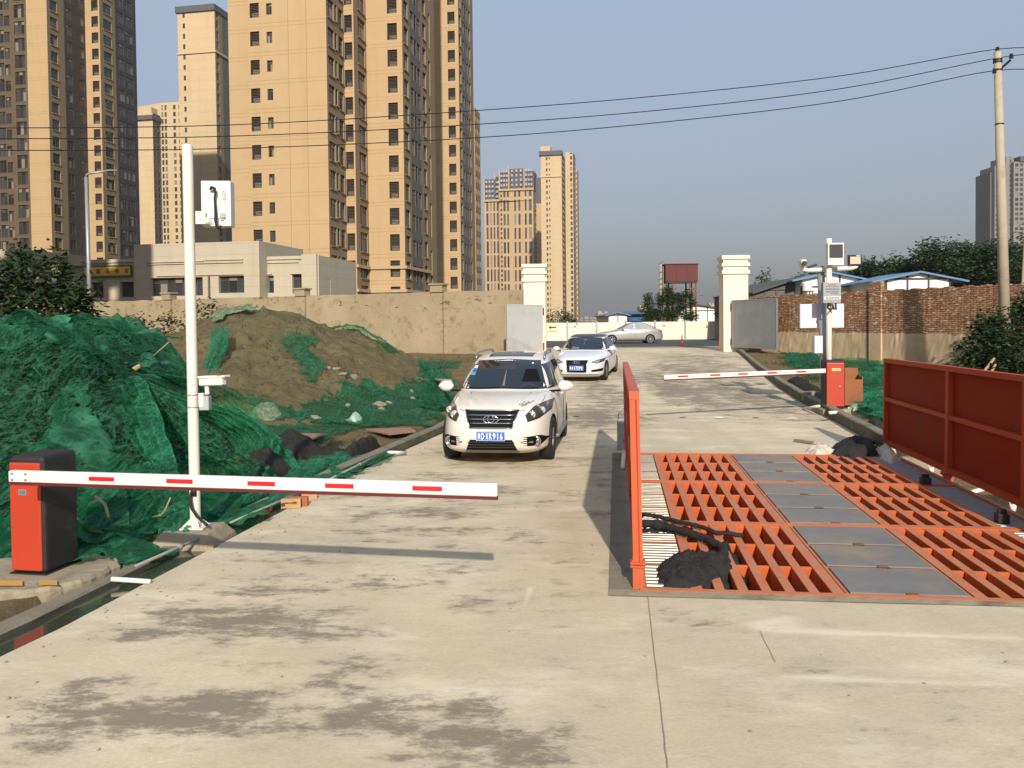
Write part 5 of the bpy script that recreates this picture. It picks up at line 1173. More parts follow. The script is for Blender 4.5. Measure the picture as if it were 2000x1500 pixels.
m = MB(); z = P(1330, 578, TY_).z; xa, xb = P(1277, 580, TY_).x, P(1372, 577, TY_).x; m.bar((xa, TY_ - .1, z - .1), (P(1303, 0, TY_).x - .1, TY_ - .1, z), .05, .05); m.bar((P(1361, 0, TY_).x + .1, TY_ - .1, z), (xb, TY_ - .1, z + .05), .05, .05); m.build('side_bars', M['dark_steel'], tk)
mp = thing('climbing_pole', 'thin grey pole with black foot pegs next to the rusty water tank', 'pole', (P(1290, 600, TY_).x, TY_ - .5, .6))
m = MB(); pa = P(1291, 516, TY_ - .5); m.tube([(pa.x - .05, TY_ - .5, .5), pa], [.12, .08], 10); m.build('post', M['util_pole'], mp, smooth=True)
for py in (514, 532, 545, 555, 565): c = P(1290.5, py, TY_ - .62); m = MB(); m.bar(c + Vector((-.18, 0, -.10)), c + Vector((.18, 0, .12)), .06, .06); m.build('peg', M['ink'], mp)
m = MB(); q = P(1295, 520, TY_ - .4); m.tube([(q.x, TY_ - .4, .5), q], .05, 8); m.build('drain_pipe', M['galv'], mp)

# ------------------------------------------------------------------ poles, wires, lamp
UY = 24.2
ub, ut = P(1963, 655, UY), P(1948, 101, UY); ub = ub + (ub - ut).normalized() * .9
up = thing('utility_pole', 'tall tapering concrete utility pole leaning slightly at the right edge', 'utility pole', ub)
m = MB(); m.tube([ub, ut], [.165, .098], 20); m.build('shaft', M['util_pole'], up, smooth=True)
for py in (115, 119, 133, 228):
    c = ut.lerp(ub, (py - 101) / (655 - 101)); m = MB(); m.lathe([(.105, -.02), (.125, -.02), (.125, .02), (.105, .02)], 16, Matrix.Translation(c)); m.build('band', M['dark_steel'], up)
m = MB(); m.bar(P(1956, 133, UY), P(1974, 117, UY - .2), .05, .05); m.build('bracket', M['dark_steel'], up)
INS = [P(1948, 97, UY), P(1975, 110, UY - .2), P(1942, 139, UY - .15)]
for c in INS:
    m = MB(); m.lathe([(0, -.06), (.05, -.06), (.065, -.03), (.04, -.01), (.065, .02), (.04, .045), (.05, .07), (0, .08)], 14, Matrix.Translation(c)); m.build('insulator', M['ink'], up)
def wire(label, pts, Ys):
    m = MB(); P_ = [P(x, y, Y) for (x, y), Y in zip(pts, Ys)]; out = []
    for i in range(len(P_) - 1):                         # smooth through the points
        p0, p1, p2, p3 = P_[max(i - 1, 0)], P_[i], P_[i + 1], P_[min(i + 2, len(P_) - 1)]
        for k in range(6):
            t = k / 6; out.append(.5 * ((2 * p1) + (p2 - p0) * t + (2 * p0 - 5 * p1 + 4 * p2 - p3) * t * t + (3 * p1 - p0 - 3 * p2 + p3) * t ** 3))
    out.append(P_[-1]); m.tube(out, .013, 5); tag(m.build('overhead_wire', M['wire'], base=P_[len(P_) // 2]), label, 'cable')
Yw = [21, 21, 21.5, 22.5, 23.2, 24, 24.2]
for lab, pts in (('topmost of the three overhead wires running to the utility pole top', [(-300, 249), (0, 250), (450, 244), (930, 216), (1300, 186), (1650, 147), (1948, 96)]), ('middle one of the three overhead wires', [(-300, 271), (0, 271), (450, 266), (930, 243), (1300, 214), (1650, 172), (1975, 109)]), ('lowest of the three overhead wires', [(-300, 293), (0, 294), (450, 290), (930, 269), (1300, 238), (1650, 196), (1942, 138)])):
    a = pts[-1]; wire(lab, pts + [(2080, a[1] + (3 if a[1] < 120 else 5))], Yw + [24.2])
# street lamp behind the left wall
LYY = 54.0; lb = P(176, 600, LYY); lt = P(168, 346, LYY)
sl_ = thing('street_lamp', 'grey street lamp with a single bent arm behind the left wall', 'street lamp', (lb.x, LYY, .5))
m = MB(); m.tube([(lb.x, LYY, .4), lt], [.16, .10], 12); m.build('post', M['galv'], sl_, smooth=True)
m = MB(); m.tube([lt, P(169, 341, LYY), P(177, 338, LYY), P(210, 334, LYY)], .07, 10); m.build('arm', M['galv'], sl_, smooth=True)
m = MB(); c = P(218, 332, LYY); m.grid([[c + Vector((-.32 + .0, .12 * sy, -.04)) for sy in (-1, 0, 1)], [c + Vector((-.1, .17 * sy, .06 + .03 * (sy == 0))) for sy in (-1, 0, 1)], [c + Vector((.30, .15 * sy, .05)) for sy in (-1, 0, 1)], [c + Vector((.42, .06 * sy, .01)) for sy in (-1, 0, 1)]]); m.box(c + Vector((.05, 0, -.03)), (.72, .26, .06)); m.build('lamp_head', M['galv'], sl_)
m = MB(); a, b = P(1996, 556, 40), P(1999, 500, 40); m.tube([P(1996, 600, 40), P(2003, 470, 40)], .09, 10); tag(m.build('lamp_post', M['util_pole']), 'thin pale post cut off by the right edge, behind the wall', 'pole')

# ------------------------------------------------------------------ the far barrier's poles
QY = BR.y + .35
q0 = P(1619, 790, QY); wp = thing('display_pole', 'slim white pole behind the far red barrier, holding a dark screen and control box', 'pole', (q0.x, QY, .2))
zt_ = P(1619, 466, QY).z; r_ = 5.4 / F_PX * QY
m = MB(); m.tube([(q0.x, QY, .1), (P(1619, 466, QY).x, QY, zt_)], r_, 18); m.build('post', M['white_pole'], wp, smooth=True)
a, b = P(1615, 475, QY - .12), P(1646, 518, QY - .12); cx, cz, w_, h_ = (a.x + b.x) / 2, (a.z + b.z) / 2, b.x - a.x, a.z - b.z
m = MB(); m.box((cx, QY - .12, cz), (w_, .14, h_)); do = m.build('display_box', M['white_paint'], wp, bevel=.01)
m = MB(); m.box((cx, QY - .196, cz + h_ * .13), (w_ * .84, .012, h_ * .60)); m.build('screen', M['screen'], do)
m = MB(); [m.box((cx + dx * w_, QY - .193, cz - h_ * (.32 + dz)), (w_ * l_, .006, h_ * .018)) for dx, dz, l_ in ((.05, .0, .6), (-.22, .07, .15), (.12, .08, .45))]; m.build('lettering', M['grey_plastic'], do)
a, b = P(1606, 552, QY - .16), P(1641, 592, QY - .16); cx, cz, w_, h_ = (a.x + b.x) / 2, (a.z + b.z) / 2, b.x - a.x, a.z - b.z
m = MB(); m.box((cx, QY - .14, cz), (w_, .16, h_)); bo = m.build('control_box', M['galv'], wp, bevel=.008)
for dz, l_, hh, mm in ((.39, .46, .06, 'red_tape'), (.30, .70, .03, 'ink'), (.18, .78, .05, 'ink'), (.05, .70, .04, 'ink'), (-.04, .45, .03, 'ink')):
    m = MB(); k = 9
    for i in range(k):
        for j in range(2): m.box((cx + w_ * l_ * ((i + .5) / k - .5) + (0 if dz > -.03 else w_ * .12), QY - .223, cz + h_ * (dz + hh * (.25 - .5 * j))), (w_ * l_ / k * rnd.uniform(.5, .85), .005, h_ * hh * .36))
    m.build('lettering', M[mm], bo)
m = MB(); m.box((cx, QY - .224, cz - h_ * .25), (w_ * .92, .006, h_ * .13)); la = m.build('label_strip', M['white_paint'], bo)
m = MB(); [m.box((cx + w_ * (-.34 + .085 * i), QY - .229, cz - h_ * .25), (w_ * .06, .004, h_ * .055)) for i in range(9)]; m.build('lettering', M['ink'], la)
m = MB(); m.tube([P(1618, 592, QY - .16), P(1617, 602, QY - .2), P(1622, 606, QY - .2), P(1627, 600, QY - .2), P(1626, 594, QY - .2), P(1629, 604, QY - .2), P(1633, 604, QY - .2), P(1632, 593, QY - .16)], .022, 8); m.build('cable', M['rubber'], wp, smooth=True)
GYp = QY + .3
gp = thing('camera_pole', 'grey pole behind the slim white one, with a crossarm carrying a camera and a floodlight', 'pole', (P(1607, 780, GYp).x, GYp, .2))
m = MB(); m.tube([P(1612, 800, GYp), P(1603, 520, GYp)], .085, 16); m.build('post', M['galv'], gp, smooth=True)
m = MB(); m.tube([P(1566, 519, GYp - .1), P(1569, 526, GYp - .1), P(1578, 528, GYp - .1), P(1603, 527, GYp - .1), P(1640, 525, GYp - .1), P(1662, 524, GYp - .1), P(1671, 521, GYp - .1), P(1673, 517, GYp - .1)], .055, 12); m.build('crossarm', M['white_pole'], gp, smooth=True)
m = MB(); c = P(1567, 515, GYp - .16); m.box(c + Vector((0, 0, .03)), (.13, .26, .12)); ca_ = m.build('camera_head', M['white_paint'], gp, bevel=.03); m = MB(); m.lathe([(0, .02), (.055, .02), (.06, 0), (.06, -.02)], 14, frame_m(c + Vector((0, -.14, .0)), (1, 0, 0), (0, 0, 1))); m.build('lens', M['ink'], ca_)
c = P(1669, 508, GYp - .15); m = MB(); m.box(c, (.30, .10, .24)); fl = m.build('floodlight', M['black_plastic'], gp, bevel=.012); m = MB(); m.box(c + Vector((-.005, -.055, -.01)), (.24, .012, .17)); m.build('lamp_face', M['lamp_glass'], fl); m = MB(); m.box(c + Vector((.06, -.06, .09)), (.10, .012, .045)); m.build('sensor', M['grey_plastic'], fl)
m = MB(); c = P(1583, 523, GYp - .1); m.bar(c + Vector((-.08, 0, .0)), c + Vector((.14, 0, .07)), .07, .05); m.build('sensor_horn', M['black_plastic'], gp)
a, b = P(1563, 594, GYp + .14), P(1647, 640, GYp + .14); m = MB(); m.box(((a.x + b.x) / 2, GYp + .16, (a.z + b.z) / 2), (b.x - a.x, .10, a.z - b.z), R(-3)); m.build('blank_board', M['lilac_board'], gp, bevel=.01)
a, b = P(1590, 656, GYp - .05), P(1606, 690, GYp - .05); m = MB(); m.box(((a.x + b.x) / 2, GYp, (a.z + b.z) / 2), (b.x - a.x, .22, a.z - b.z), R(-4)); m.build('junction_box', M['lilac_board'], gp, bevel=.01)
# ------------------------------------------------------------------ cars
def paint(name, hexc, metal=0.0, rough=.25):
    t = NT(name); n = t.noise(1.5, 4); c = lin(hexc); col = t.mix(n, tuple(v * .97 for v in c[:3]) + (1,), tuple(min(1, v * 1.03) for v in c[:3]) + (1,))
    x, y, z = t.xyz(); dirt = t.math('MULTIPLY', t.ramp(t.math('SUBTRACT', .62, z), 0, .45), t.ramp(t.noise(5, 6, .7), .3, .7)); col = t.mix(t.math('MULTIPLY', dirt, .35), col, lin('a2937a'))
    t.bsdf(col, rough, metal, .5, None, coat=.6); t.b.inputs['Coat Roughness'].default_value = .06; return t.m
M['car_white_warm'] = paint('car_paint_warm_white', 'd2ccc2'); M['car_white'] = paint('car_paint_white', 'cfd0d2'); M['car_silver'] = paint('car_paint_silver', 'b9b5ae', .55, .3)
def car_glass():
    t = NT('car_glass'); n = t.noise(2.2, 3); t.bsdf(t.mix(n, lin('101419'), lin('20252b')), .04, 0, .8); return t.m
M['car_glass'] = car_glass()
def clear_glass():
    t = NT('car_clear_glass'); b = t.bsdf(lin('6b7479'), .05, 0, .8); tr = t.n('ShaderNodeBsdfTransparent'); tr.inputs[0].default_value = (.8, .85, .85, 1); mx = t.n('ShaderNodeMixShader'); mx.inputs[0].default_value = .45
    t.l(tr.outputs[0], mx.inputs[1]); t.l(b.outputs[0], mx.inputs[2]); t.l(mx.outputs[0], t.out.inputs[0]); return t.m
M['car_reflection'] = pm('car_window_pale_reflection', '8d9498', .06, var=.25, scale=3, spec=.9)  # window reflection painted in as an even pale colour
M['chrome'] = pm('chrome', 'c8c9cc', .12, 1.0, var=.05); M['rim'] = pm('alloy_rim', 'a9a9aa', .3, .7, var=.05); M['trim_black'] = pm('black_trim', '0d0d0e', .75, var=.15, spec=.15); M['trim_grey'] = pm('grey_skid_plate', '7e7a72', .4, .4, var=.1)
M['lamp_dark'] = pm('headlamp_housing', '3c3a38', .15, .3, var=.2, scale=8); M['lamp_clear'] = pm('headlamp_lens', 'c9c7c2', .1, .6, var=.1); M['lamp_amber'] = pm('indicator_amber', 'b07a52', .2, .2, var=.1); M['tail_red'] = pm('tail_lamp_red', 'b3202a', .2, var=.1)
M['plate_blue'] = pm('plate_blue', '1f5db0', .4, var=.04); M['plate_white'] = pm('plate_white', 'e6e8ea', .5, var=.02); M['sticker_teal'] = pm('sticker_teal', '4b93a5', .4, var=.1); M['black_roof'] = pm('gloss_black_roof', '14161c', .08, var=.1, spec=.7)
M['grey_rail'] = pm('roof_rail_grey', '7c8088', .35, .5, var=.05)
class Car:
    def __init__(s, lv):                                 # levels: z, front x, rear x, half width, front exponent, rear exponent
        zs = [l[0] for l in lv]; N = 70; s.zs = []; s.tab = []
        for i in range(len(lv) - 1):
            m = 5 if zs[i + 1] - zs[i] > .06 else 3
            for k in range(m):
                t = k / m; row = []
                for c in range(6):
                    p0, p1, p2, p3 = lv[max(i - 1, 0)][c], lv[i][c], lv[i + 1][c], lv[min(i + 2, len(lv) - 1)][c]
                    z0, z1, z2, z3 = zs[max(i - 1, 0)], zs[i], zs[i + 1], zs[min(i + 2, len(lv) - 1)]
                    h = z2 - z1; m1 = (p2 - p0) / max(1e-6, z2 - z0) * h; m2 = (p3 - p1) / max(1e-6, z3 - z1) * h
                    if (p2 - p1) * m1 <= 0: m1 = 0
                    if (p2 - p1) * m2 <= 0: m2 = 0
                    m1 = max(-3 * abs(p2 - p1), min(3 * abs(p2 - p1), m1)); m2 = max(-3 * abs(p2 - p1), min(3 * abs(p2 - p1), m2))
                    row.append((2 * t ** 3 - 3 * t * t + 1) * p1 + (t ** 3 - 2 * t * t + t) * m1 + (-2 * t ** 3 + 3 * t * t) * p2 + (t ** 3 - t * t) * m2 if c else lerp(z1, z2, t))
                s.tab.append(row)
        s.tab.append(list(lv[-1]))
    def par(s, z):
        tb = s.tab
        if z <= tb[0][0]: return tb[0]
        for a, b in zip(tb, tb[1:]):
            if z <= b[0]:
                t = (z - a[0]) / max(1e-9, b[0] - a[0]); return [lerp(p, q, t) for p, q in zip(a, b)]
        return tb[-1]
    def xc(s, r): return (r[1] + r[2]) / 2 + .25 * (r[1] - r[2]) / 2 * 0
    def outline(s, r, N=120):
        z, xf, xr, w_, nf, nr = r; xc = s.xc(r); out = []
        for k in range(N):
            th = 2 * math.pi * k / N; c, s_ = math.cos(th), math.sin(th); n, a = (nf, xf - xc) if c >= 0 else (nr, xc - xr)
            e = (abs(c) ** n + abs(s_) ** n) ** (-1 / n); out.append(Vector((xc + a * c * e, w_ * s_ * e, z)))
        return out
    def X(s, y, z, rear=False):
        r = s.par(z); xc = s.xc(r); q = min(.9999, abs(y) / r[3])
        return xc + (r[1] - xc) * (1 - q ** r[4]) ** (1 / r[4]) if not rear else xc - (xc - r[2]) * (1 - q ** r[5]) ** (1 / r[5])
    def Y(s, x, z):
        r = s.par(z); xc = s.xc(r); n, a = (r[4], r[1] - xc) if x >= xc else (r[5], xc - r[2]); q = min(.9999, abs(x - xc) / a)
        return r[3] * (1 - q ** n) ** (1 / n)
    def body(s, name, mat, par, arches, split=None):
        mb = MB(); rows = [s.outline(r) for r in s.tab]; mb.grid(rows, closed=True); n = len(rows[0])
        mb.add(rows[0], [tuple(range(n))[::-1]]); mb.add(rows[-1], [tuple(range(n))])
        o = mb.build(name, [mat, M['trim_black']], par, smooth=True, world=False)
        cut = MB()
        for (ax, az, ar) in arches:
            for sy in (-1, 1): 
                m4 = Matrix.Translation((ax, sy * .86, az)) @ Matrix.Rotation(math.pi / 2, 4, 'X'); cut.lathe([(0, -.24), (ar, -.24), (ar, .24), (0, .24)], 40, m4)
        c = cut.build('cutter', M['trim_black'], None, base=(0, 0, 0)); c.parent = None
        md = o.modifiers.new('b', 'BOOLEAN'); md.operation = 'DIFFERENCE'; md.object = c; md.solver = 'EXACT'
        o.parent = None; dg = bpy.context.evaluated_depsgraph_get(); dg.update(); me = bpy.data.meshes.new_from_object(o.evaluated_get(dg)); o.modifiers.remove(md); old = o.data; o.data = me; bpy.data.meshes.remove(old); o.parent = par
        bpy.data.objects.remove(c)
        for p in o.data.polygons:
            ce = p.center
            for (ax, az, ar) in arches:
                if math.hypot(ce.x - ax, ce.z - az) < ar + .01 and (abs(p.normal.y) > .9 and abs(ce.y) < .70 or abs(math.hypot(ce.x - ax, ce.z - az) - ar) < .02 and abs(ce.y) < s.Y(ce.x, ce.z) - .012): p.material_index = 1
        es = o.modifiers.new('es', 'EDGE_SPLIT'); es.split_angle = R(38)
        return o
    def _patch(s, f, lo, hi, nu, nv, name, mat, par, off=.006, th=0.0):
        # lo / hi: polylines in the 2D side or front view; filled between
        def at(pl, t):
            L_ = [0]
            for a, b in zip(pl, pl[1:]): L_.append(L_[-1] + math.dist(a, b))
            q = t * L_[-1]
            for i in range(len(pl) - 1):
                if q <= L_[i + 1] + 1e-9:
                    k = (q - L_[i]) / max(1e-9, L_[i + 1] - L_[i]); return (lerp(pl[i][0], pl[i + 1][0], k), lerp(pl[i][1], pl[i + 1][1], k))
            return pl[-1]
        rows = []
        for j in range(nv + 1):
            r = []
            for i in range(nu + 1):
                a, b = at(lo, i / nu), at(hi, i / nu); r.append(f(lerp(a[0], b[0], j / nv), lerp(a[1], b[1], j / nv), off))
            rows.append(r)
        mb = MB(); mb.grid(rows); return mb.build(name, mat, par, smooth=True, world=False)
    def front(s, lo, hi, name, mat, par, off=.006, nu=14, nv=6, rear=False):
        return s._patch(lambda y, z, o: Vector((s.X(y, z, rear) + (-o if rear else o), y, z)), lo, hi, nu, nv, name, mat, par, off)
    def side(s, lo, hi, sy, name, mat, par, off=.006, nu=16, nv=6):
        return s._patch(lambda x, z, o: Vector((x, sy * (s.Y(x, z) + o), z)), lo, hi, nu, nv, name, mat, par, off)
    def line_side(s, pts, sy, name, mat, par, r=.006):
        mb = MB(); P_ = []
        for a, b in zip(pts, pts[1:]): P_ += [(lerp(a[0], b[0], k / 8), lerp(a[1], b[1], k / 8)) for k in range(8)]
        P_.append(pts[-1]); mb.tube([Vector((x, sy * (s.Y(x, z) + .001), z)) for x, z in P_], r, 5); return mb.build(name, mat, par, world=False)
def wheel(par, x, y, z, r, wd, sy, spokes=5, rimr=.66, rim='rim', steer=0):
    w_ = MB(); m4 = Matrix.Translation((x, y, z)) @ Matrix.Rotation(steer, 4, 'Z') @ Matrix.Rotation(-sy * math.pi / 2, 4, 'X'); ri = r * rimr; h = wd / 2
    w_.lathe([(ri, -h * .9), (r * .93, -h), (r, -h * .7), (r, h * .7), (r * .93, h), (ri + .01, h * .94), (ri, h * .7)], 36, m4); wo_ = w_.build('wheel', M['rubber'], par, smooth=True, world=False)
    k = MB(); k.lathe([(ri * 1.01, -h * .6), (ri * 1.01, h * .78), (ri * .93, h * .80), (ri * .90, h * .35), (ri * .2, h * .25), (0, h * .25)], 32, m4, mi=1); k.lathe([(ri * 1.02, h * .60), (ri * 1.02, h * .84), (ri * .92, h * .84)], 32, m4)
    k.lathe([(0, h * .86), (ri * .2, h * .86), (ri * .24, h * .7), (ri * .24, h * .2)], 20, m4)
    for i in range(spokes):
        a = 2 * math.pi * i / spokes
        q0, q1 = m4 @ Vector((ri * .15 * math.cos(a), ri * .15 * math.sin(a), h * .72)), m4 @ Vector((ri * .97 * math.cos(a), ri * .97 * math.sin(a), h * .72)); ax = (m4.to_3x3() @ Vector((0, 0, 1)))
        k.bar(q0, q1, ri * (.26 if spokes < 7 else .16), h * .22, up=ax)
    k.build('rim', [M[rim], M['trim_black']], wo_, smooth=False, world=False); return wo_
def plate(par, c, text, w_=.44, h=.14, nrm=(1, 0, 0), tilt=0):
    ez = Vector((-math.sin(tilt), 0, math.cos(tilt))); ex = Vector((0, 1, 0)); m4 = frame_m(c, ex, ez)
    b = MB(); b.box((0, 0, 0), (w_, h, .012)); b.mesh(m4); po = b.build('number_plate', M['plate_blue'], par, world=False)
    b = MB(); [b.box(p, d) for p, d in (((0, h / 2 - .006, .007), (w_ - .01, .004, .002)), ((0, -h / 2 + .006, .007), (w_ - .01, .004, .002)), ((-w_ / 2 + .006, 0, .007), (.004, h - .014, .002)), ((w_ / 2 - .006, 0, .007), (.004, h - .014, .002)))]; b.mesh(m4); b.build('plate_border', M['plate_white'], po, world=False)
    cw = (w_ - .05) / 7.2; x = -w_ / 2 + .022 + cw / 2
    for i, ch in enumerate(text):
        if ch == '·': 
            d_ = MB(); d_.lathe([(.006, .0), (.006, .009), (0, .009)], 10, Matrix.Translation((x - cw * .42, 0, 0))); d_.mesh(m4); d_.build('dot', M['plate_white'], po, world=False); x += cw * .18; continue
        t = text_mb(ch, .1, .0010, .002); nar = ch in '1I'
        fit_text(t, cw * (.24 if nar else .74), h * .68); t.v = [p + Vector((x + cw * .0, 0, .007)) for p in t.v]; t.mesh(m4); t.build('character', M['plate_white'], po, world=False); x += cw
    return po
def mirror(par, x, y, z, sy, mat, s_=1.0):
    m = MB(); rows = []
    for i in range(11):
        a = i / 10; yy = y + sy * (.04 + .24 * a) * s_; sc = max(.03, 1 - abs(2 * a - .95) ** 3.2) * (1.0 - .18 * a)
        rows.append([Vector((x - .02 + math.cos(2 * math.pi * k / 16) * .075 * sc * s_, yy, z + math.sin(2 * math.pi * k / 16) * .088 * sc * s_)) for k in range(16)])
    m.grid(rows, closed=True); m.add(rows[0], [tuple(range(16))]); m.add(rows[-1], [tuple(range(16))]); o = m.build('door_mirror', mat, par, smooth=True, world=False)
    k = MB(); k.bar((x - .02, y - sy * .10, z - .085), (x - .02, y + sy * .10, z - .075), .07, .03); k.build('mirror_foot', M['trim_black'], o, world=False)

def put(t, front, ang):                                   # front: ground point under the nose; ang: heading off straight-at-camera
    return Vector((front.x, front.y, 0)), -(math.pi / 2 + ang)
def ground_pitch(t, L_):
    c = t.location; return c
# ---- the white SUV
HL = 2.27
ang = R(8); fp = P(957, 700, 12.55); back = Vector((math.sin(ang), math.cos(ang), 0)); cpos = Vector((fp.x, fp.y, 0)) + back * HL
suv = thing('parked_suv', 'white SUV facing the camera with roof rails, chrome bar grille and blue number plate', 'car', (cpos.x, cpos.y, road_z(cpos.y) + .004), -(math.pi / 2 + ang))
C_ = Car([(.20, 2.08, -2.10, .80, 5, 4), (.26, 2.19, -2.18, .875, 5, 4.5), (.36, 2.25, -2.23, .905, 4.6, 4.5), (.50, 2.27, -2.26, .915, 4.3, 4.5), (.66, 2.26, -2.27, .917, 4.0, 4.5), (.80, 2.21, -2.26, .915, 3.6, 4.5), (.88, 2.13, -2.25, .910, 3.3, 4.5), (.94, 1.98, -2.24, .902, 3.0, 4.5), (1.00, 1.72, -2.23, .890, 3.0, 4.5), (1.05, 1.38, -2.22, .872, 3.2, 4.5), (1.08, 1.10, -2.21, .855, 3.6, 4.5),
          (1.16, .93, -2.19, .825, 5.0, 4.5), (1.30, .70, -2.13, .775, 5.5, 4.5), (1.45, .44, -2.04, .715, 5.5, 4.5), (1.55, .22, -1.95, .668, 5.0, 4.5), (1.61, .00, -1.84, .630, 4.5, 4.5), (1.645, -.22, -1.68, .575, 4, 4), (1.665, -.50, -1.42, .44, 3.5, 3.5), (1.672, -.8, -1.15, .2, 3, 3)])
arches = [(1.35, .355, .385), (-1.30, .355, .385)]
wp_ = M['car_white_warm']; bd = C_.body('body', wp_, suv, arches)
# windscreen and windows
C_.front([(-.735, 1.10), (0, 1.115), (.735, 1.10)], [(-.555, 1.555), (0, 1.58), (.555, 1.555)], 'windscreen', M['car_glass'], suv, .006, 20, 10)
ws = bpy.data.objects[suv.children[-1].name]
for (y0, z0, y1, z1, mm) in ((-.60, 1.43, -.54, 1.475, 'plate_white'), (-.615, 1.385, -.535, 1.425, 'plate_blue'), (-.635, 1.32, -.545, 1.375, 'sticker_teal')):
    C_.front([(y0, z0), (y1, z0)], [(y0 + .01, z1), (y1 + .01, z1)], 'windscreen_sticker', M[mm], ws, .009, 3, 2)
C_.front([(.42, 1.50), (.45, 1.50)], [(.42, 1.525), (.45, 1.525)], 'windscreen_sticker', M['plate_white'], ws, .009, 2, 2)
C_.front([(-.02, 1.16), (.02, 1.16)], [(-.004, 1.42), (.004, 1.42)], 'hanging_charm', M['trim_grey'], ws, .008, 2, 6)
C_.front([(-.16, 1.41), (.16, 1.41)], [(-.14, 1.50), (.14, 1.50)], 'rear_view_mirror', M['lamp_dark'], ws, .009, 6, 3)
C_.front([(.30, 1.13), (.42, 1.19), (.56, 1.13)], [(.28, 1.14), (.42, 1.21), (.58, 1.14)], 'steering_wheel', M['lamp_dark'], ws, .008, 10, 2)
C_.front([(.30, 1.22), (.62, 1.22)], [(.34, 1.42), (.52, 1.42)], 'seat_back', M['trim_black'], ws, .007, 8, 6)
for a, b in (((-.60, 1.125), (-.05, 1.135)), ((-.02, 1.125), (.60, 1.13))):
    m = MB(); m.tube([Vector((C_.X(lerp(a[0], b[0], k / 8), lerp(a[1], b[1], k / 8)) + .012, lerp(a[0], b[0], k / 8), lerp(a[1], b[1], k / 8))) for k in range(9)], .008, 5); m.build('wiper', M['trim_black'], suv, world=False)
for sy in (-1, 1):
    C_.side([(.74, 1.10), (-.30, 1.12)], [(.28, 1.49), (-.26, 1.53)], sy, 'side_window', M['car_glass'], suv, .005)
    C_.side([(-.38, 1.12), (-1.28, 1.15)], [(-.34, 1.53), (-1.18, 1.52)], sy, 'side_window', M['car_glass'], suv, .005)
    C_.side([(-1.36, 1.16), (-1.95, 1.25)], [(-1.27, 1.51), (-1.80, 1.46)], sy, 'side_window', M['car_glass'], suv, .005)
    C_.line_side([(.95, 1.02), (.92, .55), (.80, .34)], sy, 'door_seam', M['trim_black'], suv, .005)
    C_.line_side([(-.34, 1.10), (-.36, .60), (-.34, .30)], sy, 'door_seam', M['trim_black'], suv, .005)
    for x in (-.12, -1.12): m = MB(); m.bar((x, sy * (C_.Y(x, .95) + .012), .95), (x - .2, sy * (C_.Y(x - .2, .96) + .012), .96), .03, .03); m.build('door_handle', wp_, suv, world=False)
    mirror(suv, .74, sy * .86, 1.14, sy, wp_, 1.15)
    m = MB(); m.tube([(.10, sy * .62, 1.585), (.02, sy * .62, 1.645), (-.15, sy * .615, 1.685), (-.9, sy * .60, 1.705), (-1.45, sy * .58, 1.69), (-1.62, sy * .57, 1.63)], [.020, .024, .020, .018, .020, .018], 8); m.build('roof_rail', M['grey_rail'], suv, smooth=True, world=False)
    m = MB(); m.box((.02, sy * .90, .33), (1.95, .10, .05)); m.build('side_step', M['trim_grey'], suv, world=False, bevel=.01)
    # headlamps
    lo = [(sy * .52, .80), (sy * .56, .695), (sy * .72, .735), (sy * .865, .82)]; hi = [(sy * .52, .80), (sy * .63, .915), (sy * .78, .955), (sy * .868, .955)]
    hl = C_.front(lo, hi, 'headlamp', M['lamp_dark'], suv, .010, 16, 8)
    for yy, zz_, r_, mm in ((.615, .80, .058, 'lamp_clear'), (.745, .845, .056, 'lamp_clear'), (.68, .905, .028, 'lamp_amber')):
        m = MB(); x = C_.X(yy, zz_); m.lathe([(r_, .004), (r_ * 1.02, .016), (r_ * .86, .018), (r_ * .80, .008), (r_ * .45, .006), (r_ * .40, .016), (0, .022)], 18, frame_m((x + .002, sy * yy, zz_), Vector((-.55 * sy * 0 - .0, 1, 0)), (0, 0, 1)) @ Matrix.Rotation(0, 4, 'X')); m.build('lamp_unit', M[mm], hl, smooth=True, world=False)
    # fog lamps in their dark pockets
    lo = [(sy * .50, .365), (sy * .56, .325), (sy * .74, .33), (sy * .855, .415)]; hi = [(sy * .50, .47), (sy * .56, .475), (sy * .74, .485), (sy * .86, .42)]
    fg = C_.front(lo, hi, 'fog_lamp_pocket', M['trim_black'], suv, .008, 12, 6)
    m = MB(); x = C_.X(.69, .395) - .012; m.lathe([(.072, .0), (.074, .03), (.058, .034), (.054, .018), (.02, .014), (.018, .028), (0, .03)], 18, frame_m((x + .0, sy * .69, .395), (0, 1, 0), (0, 0, 1))); m.build('fog_lamp', M['chrome'], fg, smooth=True, world=False)
    for k in range(4): m = MB(); z = .355 + .032 * k; m.bar((C_.X(.50, z) + .012, sy * .495, z), (C_.X(.55, z) + .012, sy * .55, z), .012, .016); m.build('pocket_tooth', wp_, fg, world=False)
    m = MB(); m.bar((C_.X(.49, .39) + .016, sy * .46, .392), (C_.X(.64, .39) + .016, sy * .64, .39), .012, .022); m.build('pocket_bar', M['trim_grey'], fg, world=False)
    m = MB(); m.tube([Vector((C_.X(y, z) + .002, sy * y, z)) for y, z in ((.41, .875), (.46, .862), (.52, .872))], .005, 5); m.build('bonnet_seam', M['trim_black'], suv, world=False)
    C_.side([(-1.75, .86), (-2.10, .88)], [(-1.80, 1.02), (-2.12, 1.06)], sy, 'tail_lamp', M['tail_red'], suv, .006, 6, 4)
